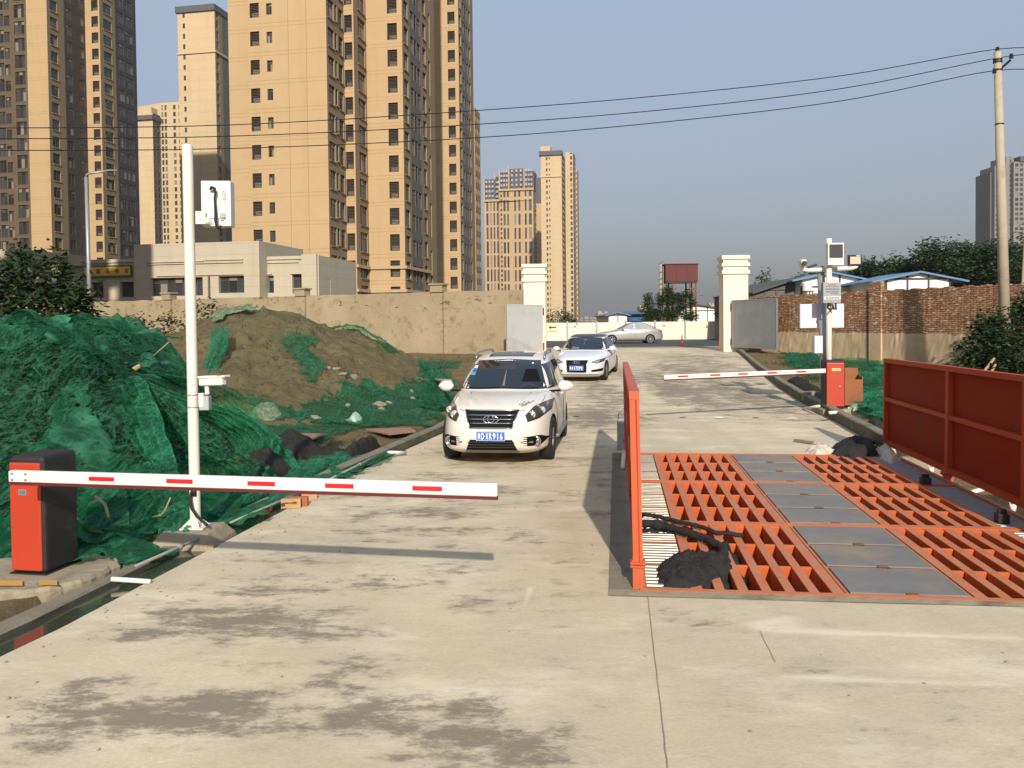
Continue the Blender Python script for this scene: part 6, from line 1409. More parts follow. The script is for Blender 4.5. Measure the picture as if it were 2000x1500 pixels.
# sunroof
m = MB(); rows = []
for i in range(9):
    x = lerp(-.02, -.80, i / 8)
    r = []
    for j in range(9):
        y = lerp(-.40, .40, j / 8)
        lo_, hi_ = 1.5, 1.672
        for _ in range(26):
            zm = (lo_ + hi_) / 2; pr = C_.par(zm)
            xc = C_.xc(pr); a = (pr[1] - xc) if x > xc else (xc - pr[2]); inside = (abs(x - xc) / a) ** pr[4] + (abs(y) / pr[3]) ** pr[4] < 1
            lo_, hi_ = (zm, hi_) if inside else (lo_, zm)
        r.append(Vector((x, y, lo_ + .006)))
    rows.append(r)
m.grid(rows); m.build('sunroof', M['car_glass'], suv, smooth=True, world=False)
# grille, badge, lower intake, skid plate
gr_ = C_.front([(-.325, .615), (.325, .615)], [(-.415, .868), (.415, .868)], 'grille', M['trim_black'], suv, .010, 16, 8)
m = MB()
def edge(pts, r, mb): mb.tube([Vector((C_.X(y, z) + .014, y, z)) for y, z in pts], r, 6)
def seg_(a, b, n=10): return [(lerp(a[0], b[0], k / n), lerp(a[1], b[1], k / n)) for k in range(n + 1)]
edge(seg_((-.42, .872), (.42, .872)), .016, m); edge(seg_((-.42, .872), (-.33, .612)), .009, m); edge(seg_((.42, .872), (.33, .612)), .009, m); edge(seg_((-.33, .612), (.33, .612)), .011, m); m.build('grille_surround', M['chrome'], gr_, smooth=True, world=False)
for z in (.805, .745, .685): m = MB(); k = .325 + (z - .615) / .253 * .09 - .02; edge(seg_((-k, z), (k, z)), .0085, m); m.build('grille_bar', M['chrome'], gr_, smooth=True, world=False)
bx = C_.X(0, .75) + .030; m = MB()
for sgn in (-1, 1): m.tube([Vector((bx, .115 * math.cos(a) * sgn * -1 * -1, .745 + sgn * 0 + .062 * math.sin(a) * (1 if True else 1))) for a in [math.pi * (k / 14) * sgn for k in range(15)]], .0085, 6)
m.tube([Vector((bx + .006, .050 * math.cos(a), .748 + .052 * math.sin(a))) for a in [2 * math.pi * (k / 22) + math.pi / 2 + .35 for k in range(20)]], .0095, 6)
m.tube([Vector((bx + .006, .012, .80)), Vector((bx + .006, -.018, .818))], .006, 6); m.build('badge', M['chrome'], gr_, smooth=True, world=False)
lg = C_.front([(-.40, .265), (.40, .265)], [(-.33, .43), (.33, .43)], 'lower_intake', M['trim_black'], suv, .010, 14, 5)
for z in (.31, .35, .39): m = MB(); edge(seg_((-.36, z), (.36, z)), .008, m); m.build('intake_slat', M['lamp_dark'], lg, world=False)
C_.front([(-.43, .205), (.43, .205)], [(-.405, .262), (.405, .262)], 'skid_plate', M['trim_grey'], suv, .014, 14, 4)
plate(suv, Vector((C_.X(0, .50) + .035, 0, .49)), '陕D·XR916', .45, .145)
# handwriting-like decal on the bonnet
m = MB()
def hood(y, x):
    lo_, hi_ = .8, 1.1
    for _ in range(24):
        zm = (lo_ + hi_) / 2; inside = C_.X(y, zm) > x; lo_, hi_ = (zm, hi_) if inside else (lo_, zm)
    return Vector((x, y, lo_ + .006))
for pts in ([(.40, 1.78), (.37, 1.84), (.40, 1.92), (.46, 1.88)], [(.44, 1.88), (.47, 1.76), (.49, 1.86), (.52, 1.72), (.54, 1.80), (.60, 1.62)], [(.43, 1.96), (.50, 1.86), (.58, 1.70)], [(.45, 1.98), (.52, 1.87)]):
    m.tube([hood(y, x) for y, x in pts], .004, 4)
m.build('bonnet_decal', M['ink'], suv, world=False)
for sy in (-1, 1):
    m = MB(); m.tube([hood(sy * y, x) - Vector((0, 0, .003)) for y, x in ((.66, 1.86), (.70, 1.70), (.725, 1.5), (.735, 1.3), (.735, 1.14))], .0045, 5); m.build('bonnet_seam', M['lamp_dark'], suv, world=False)
    m = MB(); m.tube([hood(sy * y, x) + Vector((0, 0, .001)) for y, x in ((.36, 1.95), (.42, 1.7), (.47, 1.4), (.50, 1.16))], .010, 6); m.build('bonnet_crease', wp_, suv, smooth=True, world=False)
for x in (1.35, -1.30):
    for sy in (-1, 1): wheel(suv, x, sy * .785, .35, .35, .22, sy, 5, .64, steer=0)

# ---- the white saloon with a black roof
ang = R(14); fp = P(1126, 700, 26.2); back = Vector((math.sin(ang), math.cos(ang), 0)); cpos = Vector((fp.x, fp.y, 0)) + back * 2.23
sal = thing('parked_sedan', 'white sedan with a black roof and four-ring badge, behind the white SUV', 'car', (cpos.x, cpos.y, road_z(cpos.y) + .004), -(math.pi / 2 + ang))
dz_ = (road_z(cpos.y + 1.3) - road_z(cpos.y - 1.3)) / 2.6; sal.rotation_euler = (0, math.atan(dz_), sal.rotation_euler[2])
WM[sal.name] = Matrix.Translation(sal.location) @ sal.rotation_euler.to_matrix().to_4x4()
C2 = Car([(.16, 2.0, -2.02, .78, 4.6, 4), (.22, 2.14, -2.12, .85, 4.4, 4), (.34, 2.21, -2.18, .88, 4.0, 4), (.50, 2.23, -2.21, .892, 3.7, 4), (.62, 2.21, -2.23, .897, 3.4, 4), (.72, 2.12, -2.22, .896, 2.9, 4), (.79, 1.96, -2.20, .89, 2.9, 4), (.85, 1.66, -2.16, .878, 3, 4), (.90, 1.32, -2.08, .86, 3.2, 4), (.935, 1.00, -1.92, .835, 3.8, 4),
          (1.0, .84, -1.72, .79, 5, 4.5), (1.12, .58, -1.48, .725, 5.5, 5), (1.24, .30, -1.22, .655, 5.5, 5), (1.33, .05, -1.00, .60, 5, 5), (1.375, -.14, -.85, .54, 4.5, 4.5), (1.40, -.32, -.68, .42, 4, 4), (1.405, -.42, -.58, .2, 3, 3)])
wt_ = M['car_white']; C2.body('body', wt_, sal, [(1.32, .315, .345), (-1.31, .315, .345)])
C2.front([(-.70, .955), (0, .965), (.70, .955)], [(-.54, 1.315), (0, 1.34), (.54, 1.315)], 'windscreen', M['car_glass'], sal, .006, 18, 8)
ws = sal.children[-1]; ws = [c for c in sal.children if c.name.startswith('windscreen')][0]
C2.front([(-.40, .99), (-.12, .99)], [(-.36, 1.05), (-.15, 1.04)], 'dashboard_item', M['trim_grey'], ws, .008, 5, 2); C2.front([(-.07, 1.24), (.05, 1.24)], [(-.06, 1.27), (.05, 1.27)], 'rear_view_mirror', M['trim_grey'], ws, .008, 4, 2); C2.front([(-.02, 1.12), (.0, 1.12)], [(-.01, 1.20), (.0, 1.20)], 'hanging_charm', M['trim_grey'], ws, .008, 2, 2)
# black roof: the cap of the body above the glass, laid 5 mm proud
m = MB(); rows = []
for k, r in enumerate(C2.tab):
    if r[0] >= 1.325: rr = list(r); rr[1] += .004; rr[2] -= .004; rr[3] += .004; rr[0] += .005; rows.append(C2.outline(rr))
m.grid(rows, closed=True); m.add(rows[-1], [tuple(range(len(rows[0])))]); m.build('roof', M['black_roof'], sal, smooth=True, world=False)
for sy in (-1, 1):
    C2.side([(.66, .96), (-.30, .98)], [(.20, 1.27), (-.26, 1.31)], sy, 'side_window', M['car_glass'], sal, .005); C2.side([(-.36, .98), (-1.30, 1.02)], [(-.32, 1.31), (-1.02, 1.24)], sy, 'side_window', M['car_glass'], sal, .005)
    C2.line_side([(.82, .90), (.80, .5), (.70, .28)], sy, 'door_seam', M['trim_grey'], sal, .004); C2.line_side([(-.33, .95), (-.36, .5), (-.34, .26)], sy, 'door_seam', M['trim_grey'], sal, .004); C2.line_side([(1.6, .70), (0, .74), (-1.9, .78)], sy, 'shoulder_line', M['trim_grey'], sal, .003)
    mirror(sal, .64, sy * .80, .98, sy, wt_)
    for x in (-.10, -1.0): m = MB(); m.bar((x, sy * (C2.Y(x, .80) + .012), .80), (x - .2, sy * (C2.Y(x - .2, .81) + .012), .81), .025, .025); m.build('door_handle', wt_, sal, world=False)
    lo = [(sy * .46, .645), (sy * .62, .60), (sy * .80, .635)]; hi = [(sy * .46, .665), (sy * .62, .705), (sy * .83, .735)]
    hl = C2.front(lo, hi, 'headlamp', M['lamp_dark'], sal, .008, 12, 5); C2.front([(sy * .50, .645), (sy * .66, .625)], [(sy * .52, .662), (sy * .70, .69)], 'lamp_unit', M['lamp_clear'], hl, .012, 6, 3)
    C2.front([(sy * .47, .345), (sy * .78, .345)], [(sy * .47, .41), (sy * .80, .44)], 'fog_lamp_pocket', M['trim_black'], sal, .008, 8, 4)
    C2.side([(-1.85, .70), (-2.10, .72)], [(-1.85, .80), (-2.08, .84)], sy, 'tail_lamp', M['tail_red'], sal, .006, 6, 4)
g = C2.front([(-.30, .345), (.30, .345)], [(-.35, .71), (.35, .71)], 'grille', M['trim_black'], sal, .010, 14, 8)
m = MB()
for pts in (seg_((-.36, .715), (.36, .715)), seg_((-.36, .715), (-.37, .56)), seg_((-.37, .56), (-.30, .335)), seg_((.36, .715), (.37, .56)), seg_((.37, .56), (.30, .335)), seg_((-.30, .335), (.30, .335))): m.tube([Vector((C2.X(y, z) + .012, y, z)) for y, z in pts], .007, 5)
m.build('grille_surround', M['chrome'], g, world=False)
for z in (.40, .45, .50, .555, .60, .65): m = MB(); m.tube([Vector((C2.X(y, z) + .011, y, z)) for y, z in seg_((-.32, z), (.32, z))], .005, 4); m.build('grille_bar', M['lamp_dark'], g, world=False)
m = MB(); bx = C2.X(0, .64) + .035
for k in range(4): m.tube([Vector((bx, -.0825 + .055 * k + .034 * math.cos(a), .645 + .034 * math.sin(a))) for a in [2 * math.pi * i / 18 for i in range(19)]], .0055, 5)
m.build('badge', M['chrome'], g, smooth=True, world=False)
C2.front([(-.70, .245), (.70, .245)], [(-.66, .27), (.66, .27)], 'lower_lip', M['trim_grey'], sal, .010, 12, 2)
plate(sal, Vector((C2.X(0, .47) + .035, 0, .475)), '陕A·17DP0', .45, .145)
for x in (1.32, -1.31):
    for sy in (-1, 1): wheel(sal, x, sy * .765, .312, .312, .21, sy, 9, .72)

# ---- the silver saloon across the street beyond the gate
cY = 56.0; cc = P(1230, 672, cY)
sil = thing('parked_sedan', 'silver sedan seen from the side in front of the cream hoarding', 'car', (cc.x, cY, .69), R(182))
sil.location.z = road_z(cY) - .02; WM[sil.name] = Matrix.Translation(sil.location) @ Matrix.Rotation(R(182), 4, 'Z')
C3 = Car([(.20, 2.02, -2.04, .70, 4, 4), (.26, 2.14, -2.16, .80, 3.4, 4), (.40, 2.22, -2.22, .84, 3.0, 3.6), (.55, 2.235, -2.235, .85, 2.8, 3.4), (.68, 2.18, -2.22, .853, 2.8, 3.4), (.76, 2.06, -2.19, .85, 2.8, 3.6), (.84, 1.72, -2.17, .84, 3, 3.6), (.90, 1.30, -2.14, .825, 3.2, 3.6), (.955, .98, -2.02, .80, 3.8, 3.6),
          (1.02, .84, -1.78, .76, 5, 4), (1.14, .60, -1.58, .71, 5.5, 5), (1.26, .36, -1.32, .65, 5.5, 5), (1.37, .12, -1.02, .60, 5, 5), (1.425, -.08, -.82, .53, 4.5, 4.5), (1.455, -.28, -.62, .40, 4, 4), (1.46, -.4, -.52, .2, 3, 3)])
sv = M['car_silver']; C3.body('body', sv, sil, [(1.35, .31, .345), (-1.25, .31, .345)])
for sy in (-1, 1):
    C3.side([(.72, .99), (-.16, 1.0)], [(.24, 1.30), (-.12, 1.36)], sy, 'side_window', M['car_reflection'], sil, .006); C3.side([(-.24, 1.0), (-1.18, 1.04)], [(-.20, 1.36), (-.86, 1.32)], sy, 'side_window', M['car_reflection'], sil, .006); C3.side([(-1.22, 1.05), (-1.46, 1.09)], [(-.92, 1.31), (-1.22, 1.22)], sy, 'side_window', M['car_reflection'], sil, .006, 6, 4)
    C3.line_side([(.92, .96), (.95, .5), (.82, .28)], sy, 'door_seam', M['trim_grey'], sil, .007); C3.line_side([(-.20, 1.0), (-.22, .5), (-.2, .28)], sy, 'door_seam', M['trim_grey'], sil, .007); C3.line_side([(-.98, 1.02), (-.95, .7), (-.86, .55)], sy, 'door_seam', M['trim_grey'], sil, .006)
    C3.side([(.92, .27), (-.86, .27)], [(.92, .33), (-.86, .33)], sy, 'sill_strip', M['trim_grey'], sil, .006)
    for x in (-.02, -.80): m = MB(); m.bar((x, sy * (C3.Y(x, .85) + .014), .85), (x - .2, sy * (C3.Y(x - .2, .86) + .014), .86), .03, .03); m.build('door_handle', sv, sil, world=False)
    mirror(sil, .62, sy * .76, 1.0, sy, sv)
    C3.side([(-1.93, .76), (-2.12, .77)], [(-1.95, .90), (-2.05, .91)], sy, 'tail_lamp', M['tail_red'], sil, .008, 6, 4); C3.side([(1.90, .66), (2.08, .64)], [(1.80, .76), (2.0, .73)], sy, 'headlamp', M['lamp_clear'], sil, .008, 6, 4)
    for x in (1.35, -1.25): wheel(sil, x, sy * .745, .308, .308, .19, sy, 7, .68)
C3.front([(-.66, .98), (.66, .98)], [(-.53, 1.34), (.53, 1.34)], 'windscreen', M['car_glass'], sil, .006, 14, 6); C3.front([(-.62, 1.03), (.62, 1.03)], [(-.5, 1.36), (.5, 1.36)], 'rear_window', M['car_glass'], sil, .006, 14, 6, rear=True)
m = MB(); m.tube([(-.75, 0, 1.44), (-1.0, 0, 1.58)], .008, 5); m.build('aerial', M['ink'], sil, world=False)
# ------------------------------------------------------------------ the verges: heaps, nets, brush, trees, litter
def smax(a, b, k=.35):
    h = max(k - abs(a - b), 0) / k; return max(a, b) + h * h * k * .25
def pile_h(x, y):                                         # the netted brush heap left of the near lane
    d = left_dist(x, y)
    q_ = sstep(9.0, 13.5, y); d0 = lerp(.45, 2.1, q_) + max(0.0, y - 13.5) * 1.1; f = sstep(d0, d0 + lerp(3.2, 1.9, q_), d) * sstep(7.1 + .5 * sstep(2, 6, d), 11.6, y) * (1 - sstep(14.0, 18.0, y))
    b = 2.0 * f
    return b + f * (.20 * fbm(x * .7, y * .7, 2.0) + .10 * fbm(x * 1.9, y * 1.9, 5.0))
CONES = [(P(505, 610, 24.2), .50, 1.2), (P(600, 652, 25.5), .50, .9), (P(668, 652, 26.5), .55, .6), (P(590, 740, 20.8), .42, 1.0), (P(470, 700, 21.0), .42, 1.2)]
def mound_h(x, y):
    h = 0.0
    for c, sl, r0 in CONES:
        q = math.hypot((x - c.x), (y - c.y) * .9); H = c.z + .04; v = H - sl * (math.sqrt(q * q + r0 * r0) - r0)
        h = smax(h, v, .4)
    return h
def mound_n(x, y):
    b = mound_h(x, y)
    if b < .05: return b
    k = sstep(.05, .6, b); return b + k * (.15 * fbm(x * .9, y * .9, 1.0) + .11 * fbm(x * 2.6, y * 2.6, 3.0) + .07 * abs(fbm(x * 6, y * 6, 4.0)) + .03 * fbm(x * 14, y * 14, 6.0))
def low_h(x, y):                                          # low hump of litter left of the parked cars
    q = math.hypot((x - P(830, 730, 24).x) / 2.4, (y - 27) / 4); return .35 * (1 - sstep(.2, 1, q))
def surf(x, y):
    return max(verge_z(x, y), pile_h(x, y) - .05 + .0, mound_n(x, y) - .02 if mound_h(x, y) > .05 else -9, low_h(x, y) + road_z(y))
mb = MB()
def height_sheet(x0, x1, y0, y1, st, hf, keep):
    nx, ny = int((x1 - x0) / st), int((y1 - y0) / st); idx = {}; mb = MB()
    for j in range(ny + 1):
        for i in range(nx + 1):
            x, y = x0 + i * st, y0 + j * st; z = hf(x, y)
            if keep(x, y, z): idx[(i, j)] = len(mb.v); mb.v.append(Vector((x, y, z)))
    for j in range(ny):
        for i in range(nx):
            k = [(i, j), (i + 1, j), (i + 1, j + 1), (i, j + 1)]
            if all(q in idx for q in k): mb.f.append(tuple(idx[q] for q in k)); mb.mi.append(0)
    return mb
mm = height_sheet(-15, -.2, 14, 34, .10, mound_n, lambda x, y, z: z > road_z(y) - .12 and left_dist(x, y) > .3)
tag(mm.build('soil_mound', M['soil'], smooth=True), 'big bare mound of brown soil left of the parked SUV', 'soil mound')
mm = height_sheet(-15, -2.4, 6.4, 20, .14, lambda x, y: pile_h(x, y) - .12, lambda x, y, z: z > .0 and left_dist(x, y) > .4)
brush = thing('brush_pile', 'heap of cut leafy branches lying under torn green netting beside the near white pole', 'brush pile', (-6.8, 12, 0))
mm.build('soil_core', pm('dark_leaf_litter', '2f3420', .95, var=.4, scale=4, bump=.5, bscale=20), brush, smooth=True)
# leaves: folded cards, several to a spray
def leaf_cards(mb, c, n_, size, rg, droop=.3, up=None):
    for _ in range(n_):
        a = rg.uniform(0, 2 * math.pi); el = rg.uniform(-.5, .7); d = Vector((math.cos(a) * math.cos(el), math.sin(a) * math.cos(el), math.sin(el) - droop)); d.normalize()
        s = d.cross(Vector((rg.uniform(-.4, .4), rg.uniform(-.4, .4), 1))).normalized(); L_ = size * rg.uniform(.6, 1.3); w_ = L_ * rg.uniform(.22, .36); nn = d.cross(s) * L_ * .12
        p = c + Vector((rg.gauss(0, 1), rg.gauss(0, 1), rg.gauss(0, 1))) * size * .8
        m_ = p + d * L_ * .45; mb.add([p, m_ + s * w_ + nn, p + d * L_, m_ - s * w_ + nn, m_ - nn * .4], [(0, 1, 2, 4), (0, 4, 2, 3)])
rg = random.Random(11); lm = MB(); lm.keepn = True; cnt = 0
while cnt < 12000:
    x, y = rg.uniform(-13, -3), rg.uniform(7.4, 17)
    h = pile_h(x, y)
    if h < .25: continue
    leaf_cards(lm, Vector((x, y, h + rg.uniform(-.14, .05))), 5, .115, rg, .35); cnt += 1
lm.build('leaves', M['leaf_wilt'], brush)
# bare branches in the heap
BR_ = [([(0, 797), (60, 822), (118, 852)], .024, 10.6), ([(118, 852), (160, 868)], .018, 10.4), ([(0, 848), (55, 848), (112, 851)], .020, 10.2), ([(45, 680), (70, 702), (88, 727)], .018, 13.5), ([(70, 702), (100, 710)], .012, 13.4), ([(232, 737), (252, 728), (273, 714)], .045, 12.2), ([(300, 695), (330, 668)], .012, 12.6), ([(140, 1012), (190, 1040), (236, 1062)], .035, 8.3), ([(186, 970), (205, 985), (212, 1010), (230, 1045)], .016, 8.5), ([(298, 1010), (315, 1006), (322, 998), (333, 972)], .010, 8.6), ([(206, 655), (240, 662), (262, 684)], .012, 13.2)]
for pts, r_, Y in BR_:
    m = MB(); q = [P(a, b, Y - .35 * i * .2) for i, (a, b) in enumerate(pts)]; m.tube(q, [r_] * (len(q) - 1) + [r_ * .7], 7); m.build('branch', M['dry_wood'], brush, smooth=True)
# nets: sheets laid over the ground and heaps, ragged outline, wrinkled
def in_poly(x, y, pl):
    c = False; j = len(pl) - 1
    for i in range(len(pl)):
        (xi, yi), (xj, yj) = pl[i], pl[j]
        if (yi > y) != (yj > y) and x < (xj - xi) * (y - yi) / (yj - yi) + xi: c = not c
        j = i
    return c
def net(label, poly, st, hf, mat, off=.05, wr=.06, seed=0, name='dust_net', holes=0.0):
    xs_ = [p[0] for p in poly]; ys_ = [p[1] for p in poly]
    def h(x, y): 
        f1 = fbm(x * 1.1 + y * .6, y * .35 - x * .2, seed); ridge = (1 - abs(fbm(x * 1.3 + .5 * y, y * .45, seed + 7))) ** 3
        rz_ = 0.0
        if mat is M['net_radial']: a_ = math.atan2((y - APEX.y) * .35 + hf(x, y) - APEX.z, x - APEX.x); rz_ = .05 * math.sin(9 * a_ + 2.5 * f1) + .02 * math.sin(21 * a_ + 4 * f1)
        return hf(x, y) + off + rz_ + wr * (f1 * .8 + ridge * .9)
    def keep(x, y, z):
        jx, jy = .22 * fbm(x * 1.5, y * 1.5, seed + 3) + .09 * fbm(x * 5, y * 5, seed), .22 * fbm(x * 1.5, y * 1.5, seed + 5) + .09 * fbm(x * 5, y * 5, seed + 2)
        if math.hypot(x - PX, y - PY) < .42: return False
        return in_poly(x + jx, y + jy, poly) and (holes == 0 or fbm(x * .9, y * .9, seed + 11) > -1 + holes)
    m = height_sheet(min(xs_) - .4, max(xs_) + .4, min(ys_) - .4, max(ys_) + .4, st, h, keep)
    return tag(m.build(name, mat, smooth=True), label, 'netting')
def gp(*l): return [(lambda q: (q.x, q.y))(GR(a, b)) for a, b in l]
pk = lambda x, y: max(pile_h(x, y), verge_z(x, y))
net('dark green dust netting draped over the brush heap left of the near lane', [(-13, 8.2), (-7, 7.2), (-4.6, 7.35), (-3.35, 7.5), (-3.0, 9.2), (-3.1, 11), (-3.9, 12.6), (-4.6, 15.5), (-6, 18), (-13, 18)], .09, pk, M['net_radial'], .13, .13, 3, holes=.85)
net('second thin layer of green netting along the top of the brush heap', [(-13.5, 11.6), (-9, 11.2), (-5.6, 11.0), (-4.4, 12.4), (-4.9, 14.5), (-7, 16.5), (-13.5, 17)], .10, pk, M['net_radial'], .24, .14, 9, holes=.75)
net('thin green net veil spread over the whole brush heap', [(-13.5, 8.0), (-7, 7.3), (-4.6, 7.5), (-3.5, 8.4), (-3.3, 10.5), (-4.2, 12.4), (-5.0, 14.5), (-7, 16.2), (-13.5, 16.5)], .10, pk, M['net_veil'], .19, .12, 23, holes=.35)
net('green net skirt spilling from the brush heap to the gutter', [(-3.7, 7.3), (-3.25, 7.7), (-2.62, 10.2), (-1.85, 13.5), (-2.6, 14), (-3.4, 12.6), (-4.4, 9.0), (-5.6, 8.0), (-5.5, 7.2)], .07, pk, M['net_dense'], .045, .08, 5)
sm = lambda x, y: surf(x, y)
def on_surf(px, py):                                      # where the sight line of a picture point meets the heaped ground
    for Y in np.arange(6.5, 34, .06):
        q = P(px, py, float(Y))
        if q.z <= surf(q.x, q.y): return q
    return GR(px, py)
def gps(*l): return [(lambda q: (q.x, q.y))(on_surf(a, b)) for a, b in l]
net('green netting on the flat ground between the soil mound and the kerb', gp((560, 905), (640, 868), (700, 845), (770, 838), (858, 836), (878, 790), (868, 740), (820, 742), (800, 790), (700, 800), (560, 835), (480, 850)), .10, sm, M['net'], .035, .05, 12, holes=.38)
net('pale green net strip at the foot of the left wall behind the SUV', gp((790, 709), (905, 707), (900, 722), (800, 728)), .14, sm, M['net_thin'], .05, .06, 14)
net('green netting over the low hump just left of the SUV', gp((830, 760), (885, 745), (890, 800), (850, 815), (815, 800)), .09, sm, M['net'], .06, .1, 15)
net('green net trailing across the ridge of the soil mound', [(c.x, c.y) for c in (P(470, 618, 25.2), P(500, 600, 25.6), P(560, 618, 26.0), P(640, 652, 27.0), P(720, 680, 26.8), P(790, 740, 25.2), P(770, 745, 24.8), P(690, 678, 26.0), P(630, 662, 26.0), P(560, 632, 25.2), P(505, 612, 24.9))], .09, mound_n, M['net_thin'], .06, .12, 17)
net('green net band lying across the front of the soil mound', gps((395, 774), (470, 778), (560, 799), (640, 824), (760, 828), (760, 833), (620, 834), (520, 807), (440, 785), (390, 782)), .06, sm, M['net'], .05, .07, 18)
net('torn green net on the face of the soil mound', [(c.x, c.y) for c in (P(540, 700, 21.6), P(612, 695, 22.4), P(640, 770, 20.2), P(600, 790, 19.4), P(575, 760, 20.2))], .07, mound_n, M['net_thin'], .05, .10, 19, holes=.5)
net('faded olive net hanging over the top of the soil mound', [(c.x, c.y) for c in (P(408, 618, 23.5), P(430, 606, 24.2), P(495, 602, 24.6), P(510, 614, 24.0), P(470, 632, 23.2), P(440, 640, 22.8), P(416, 630, 23.0))], .08, lambda x, y: max(mound_n(x, y), 1.9), M['net_faded'], .12, .05, 20)
# hanging folds of net
def ribbon(label, spine, widths, mat, folds=5, amp=.05, n=46):
    P_ = [Vector(p) for p in spine]; rows = []
    for i in range(n + 1):
        t = i / n * (len(P_) - 1); k = min(int(t), len(P_) - 2); f = t - k; p0, p1, p2, p3 = P_[max(k - 1, 0)], P_[k], P_[k + 1], P_[min(k + 2, len(P_) - 1)]
        c = .5 * ((2 * p1) + (p2 - p0) * f + (2 * p0 - 5 * p1 + 4 * p2 - p3) * f * f + (3 * p1 - p0 - 3 * p2 + p3) * f ** 3); w_ = lerp(widths[k], widths[k + 1], f)
        side = Vector((1, -.18, 0)); r = []
        for j in range(29):
            s = j / 28 - .5; r.append(c + side * s * w_ + Vector((.02 * fbm(s * 4, i * .15), -amp * math.sin((s * folds + .25 * fbm(i * .08, s * 2, 2)) * 2 * math.pi) * min(1, w_ * 2) - .10 * (1 - 4 * s * s), .03 * fbm(i * .2, s * 6, 4))))
        rows.append(r)
    m = MB(); m.grid(rows); return tag(m.build('hanging_net', mat, smooth=True), label, 'netting')
ribbon('bright green net fold hanging from a branch stub on the brush heap', [P(220, 742, 12.0), P(246, 736, 11.7), P(268, 790, 11.0), P(295, 860, 10.3), P(322, 915, 9.8)], [.30, .46, .60, .52, .30], M['net_dense'], 4, .055)
ribbon('long green net fold sweeping from the brush heap behind the white pole', [P(250, 738, 12.0), P(330, 775, 11.8), P(430, 810, 12.2), P(490, 850, 12.4), P(496, 890, 12.2)], [.25, .7, .9, .8, .4], M['net'], 5, .06)
ribbon('narrow green net fold running up the edge of the soil mound', [P(432, 640, 21.0), P(428, 670, 20.2), P(414, 710, 19.6), P(402, 750, 19.0), P(396, 790, 18.4)], [.5, .5, .42, .5, .6], M['net_dense'], 3, .06)
ribbon('green net fold lying in the brush heap just above the near barrier arm', [P(150, 800, 11.3), P(180, 850, 10.8), P(200, 900, 9.9), P(205, 960, 9.0), P(195, 1030, 8.2)], [.3, .5, .45, .55, .6], M['net'], 4, .05)
ribbon('ragged green net strip hanging at the left edge of the picture', [P(-30, 730, 12.5), P(15, 770, 12.0), P(60, 820, 11.4), P(80, 860, 10.8)], [.5, .8, .7, .4], M['net_thin'], 4, .06)
ribbon('upper green net fold sweeping right behind the thick white pole', [P(262, 722, 12.4), P(330, 735, 12.6), P(400, 752, 13.0), P(455, 790, 13.4), P(480, 840, 13.0)], [.2, .5, .7, .7, .5], M['net'], 6, .05)
ribbon('green net fold falling to the black lump right of the thick white pole', [P(300, 760, 11.6), P(370, 830, 11.4), P(420, 880, 11.2), P(470, 905, 11.3), P(520, 940, 10.9)], [.3, .6, .8, .7, .5], M['net_thin'], 5, .06)
ribbon('green net fold stretched along the crest of the brush heap', [P(20, 700, 13.2), P(90, 676, 13.6), P(170, 662, 14.0), P(260, 655, 14.2), P(340, 660, 14.0)], [.5, .5, .6, .5, .4], M['net_dense'], 3, .05)
ribbon('wide green net fold slanting across the left of the brush heap', [P(-20, 770, 12.2), P(40, 812, 11.8), P(80, 850, 11.0), P(140, 880, 10.4), P(170, 930, 9.6)], [.4, .8, .7, .6, .4], M['net'], 5, .06)
ribbon('green net fold hanging behind the near barrier arm by the pole', [P(300, 900, 9.8), P(330, 950, 9.2), P(350, 1000, 8.7), P(345, 1040, 8.4)], [.4, .5, .5, .4], M['net'], 4, .05)
ribbon('green net fold lying down the right flank of the brush heap', [P(430, 790, 12.8), P(500, 860, 12.6), P(545, 930, 11.9), P(560, 970, 11.4)], [.5, .9, .8, .5], M['net_dense'], 5, .06)
m = MB(); pts = [GR(300 + 20 * i, 1090 - 7.5 * i) for i in range(0)]
# a rolled net edge along the gutter
roll = []
for i in range(24):
    t = i / 23; b_ = KO[0]; 
    y = lerp(8.6, 12.2, t); u = interp([(p.y, p.x) for p in KO], y); roll.append(Vector((u - .10 + .03 * fbm(y * 2, 1), y, .09 + .025 * fbm(y * 3, 4))))
m = MB(); m.tube(roll, [.07 + .03 * abs(fbm(i * .5, 2.0)) for i in range(24)], 12); tag(m.build('rolled_net', M['net_dense'], smooth=True), 'rolled up edge of green netting along the gutter kerb', 'netting')
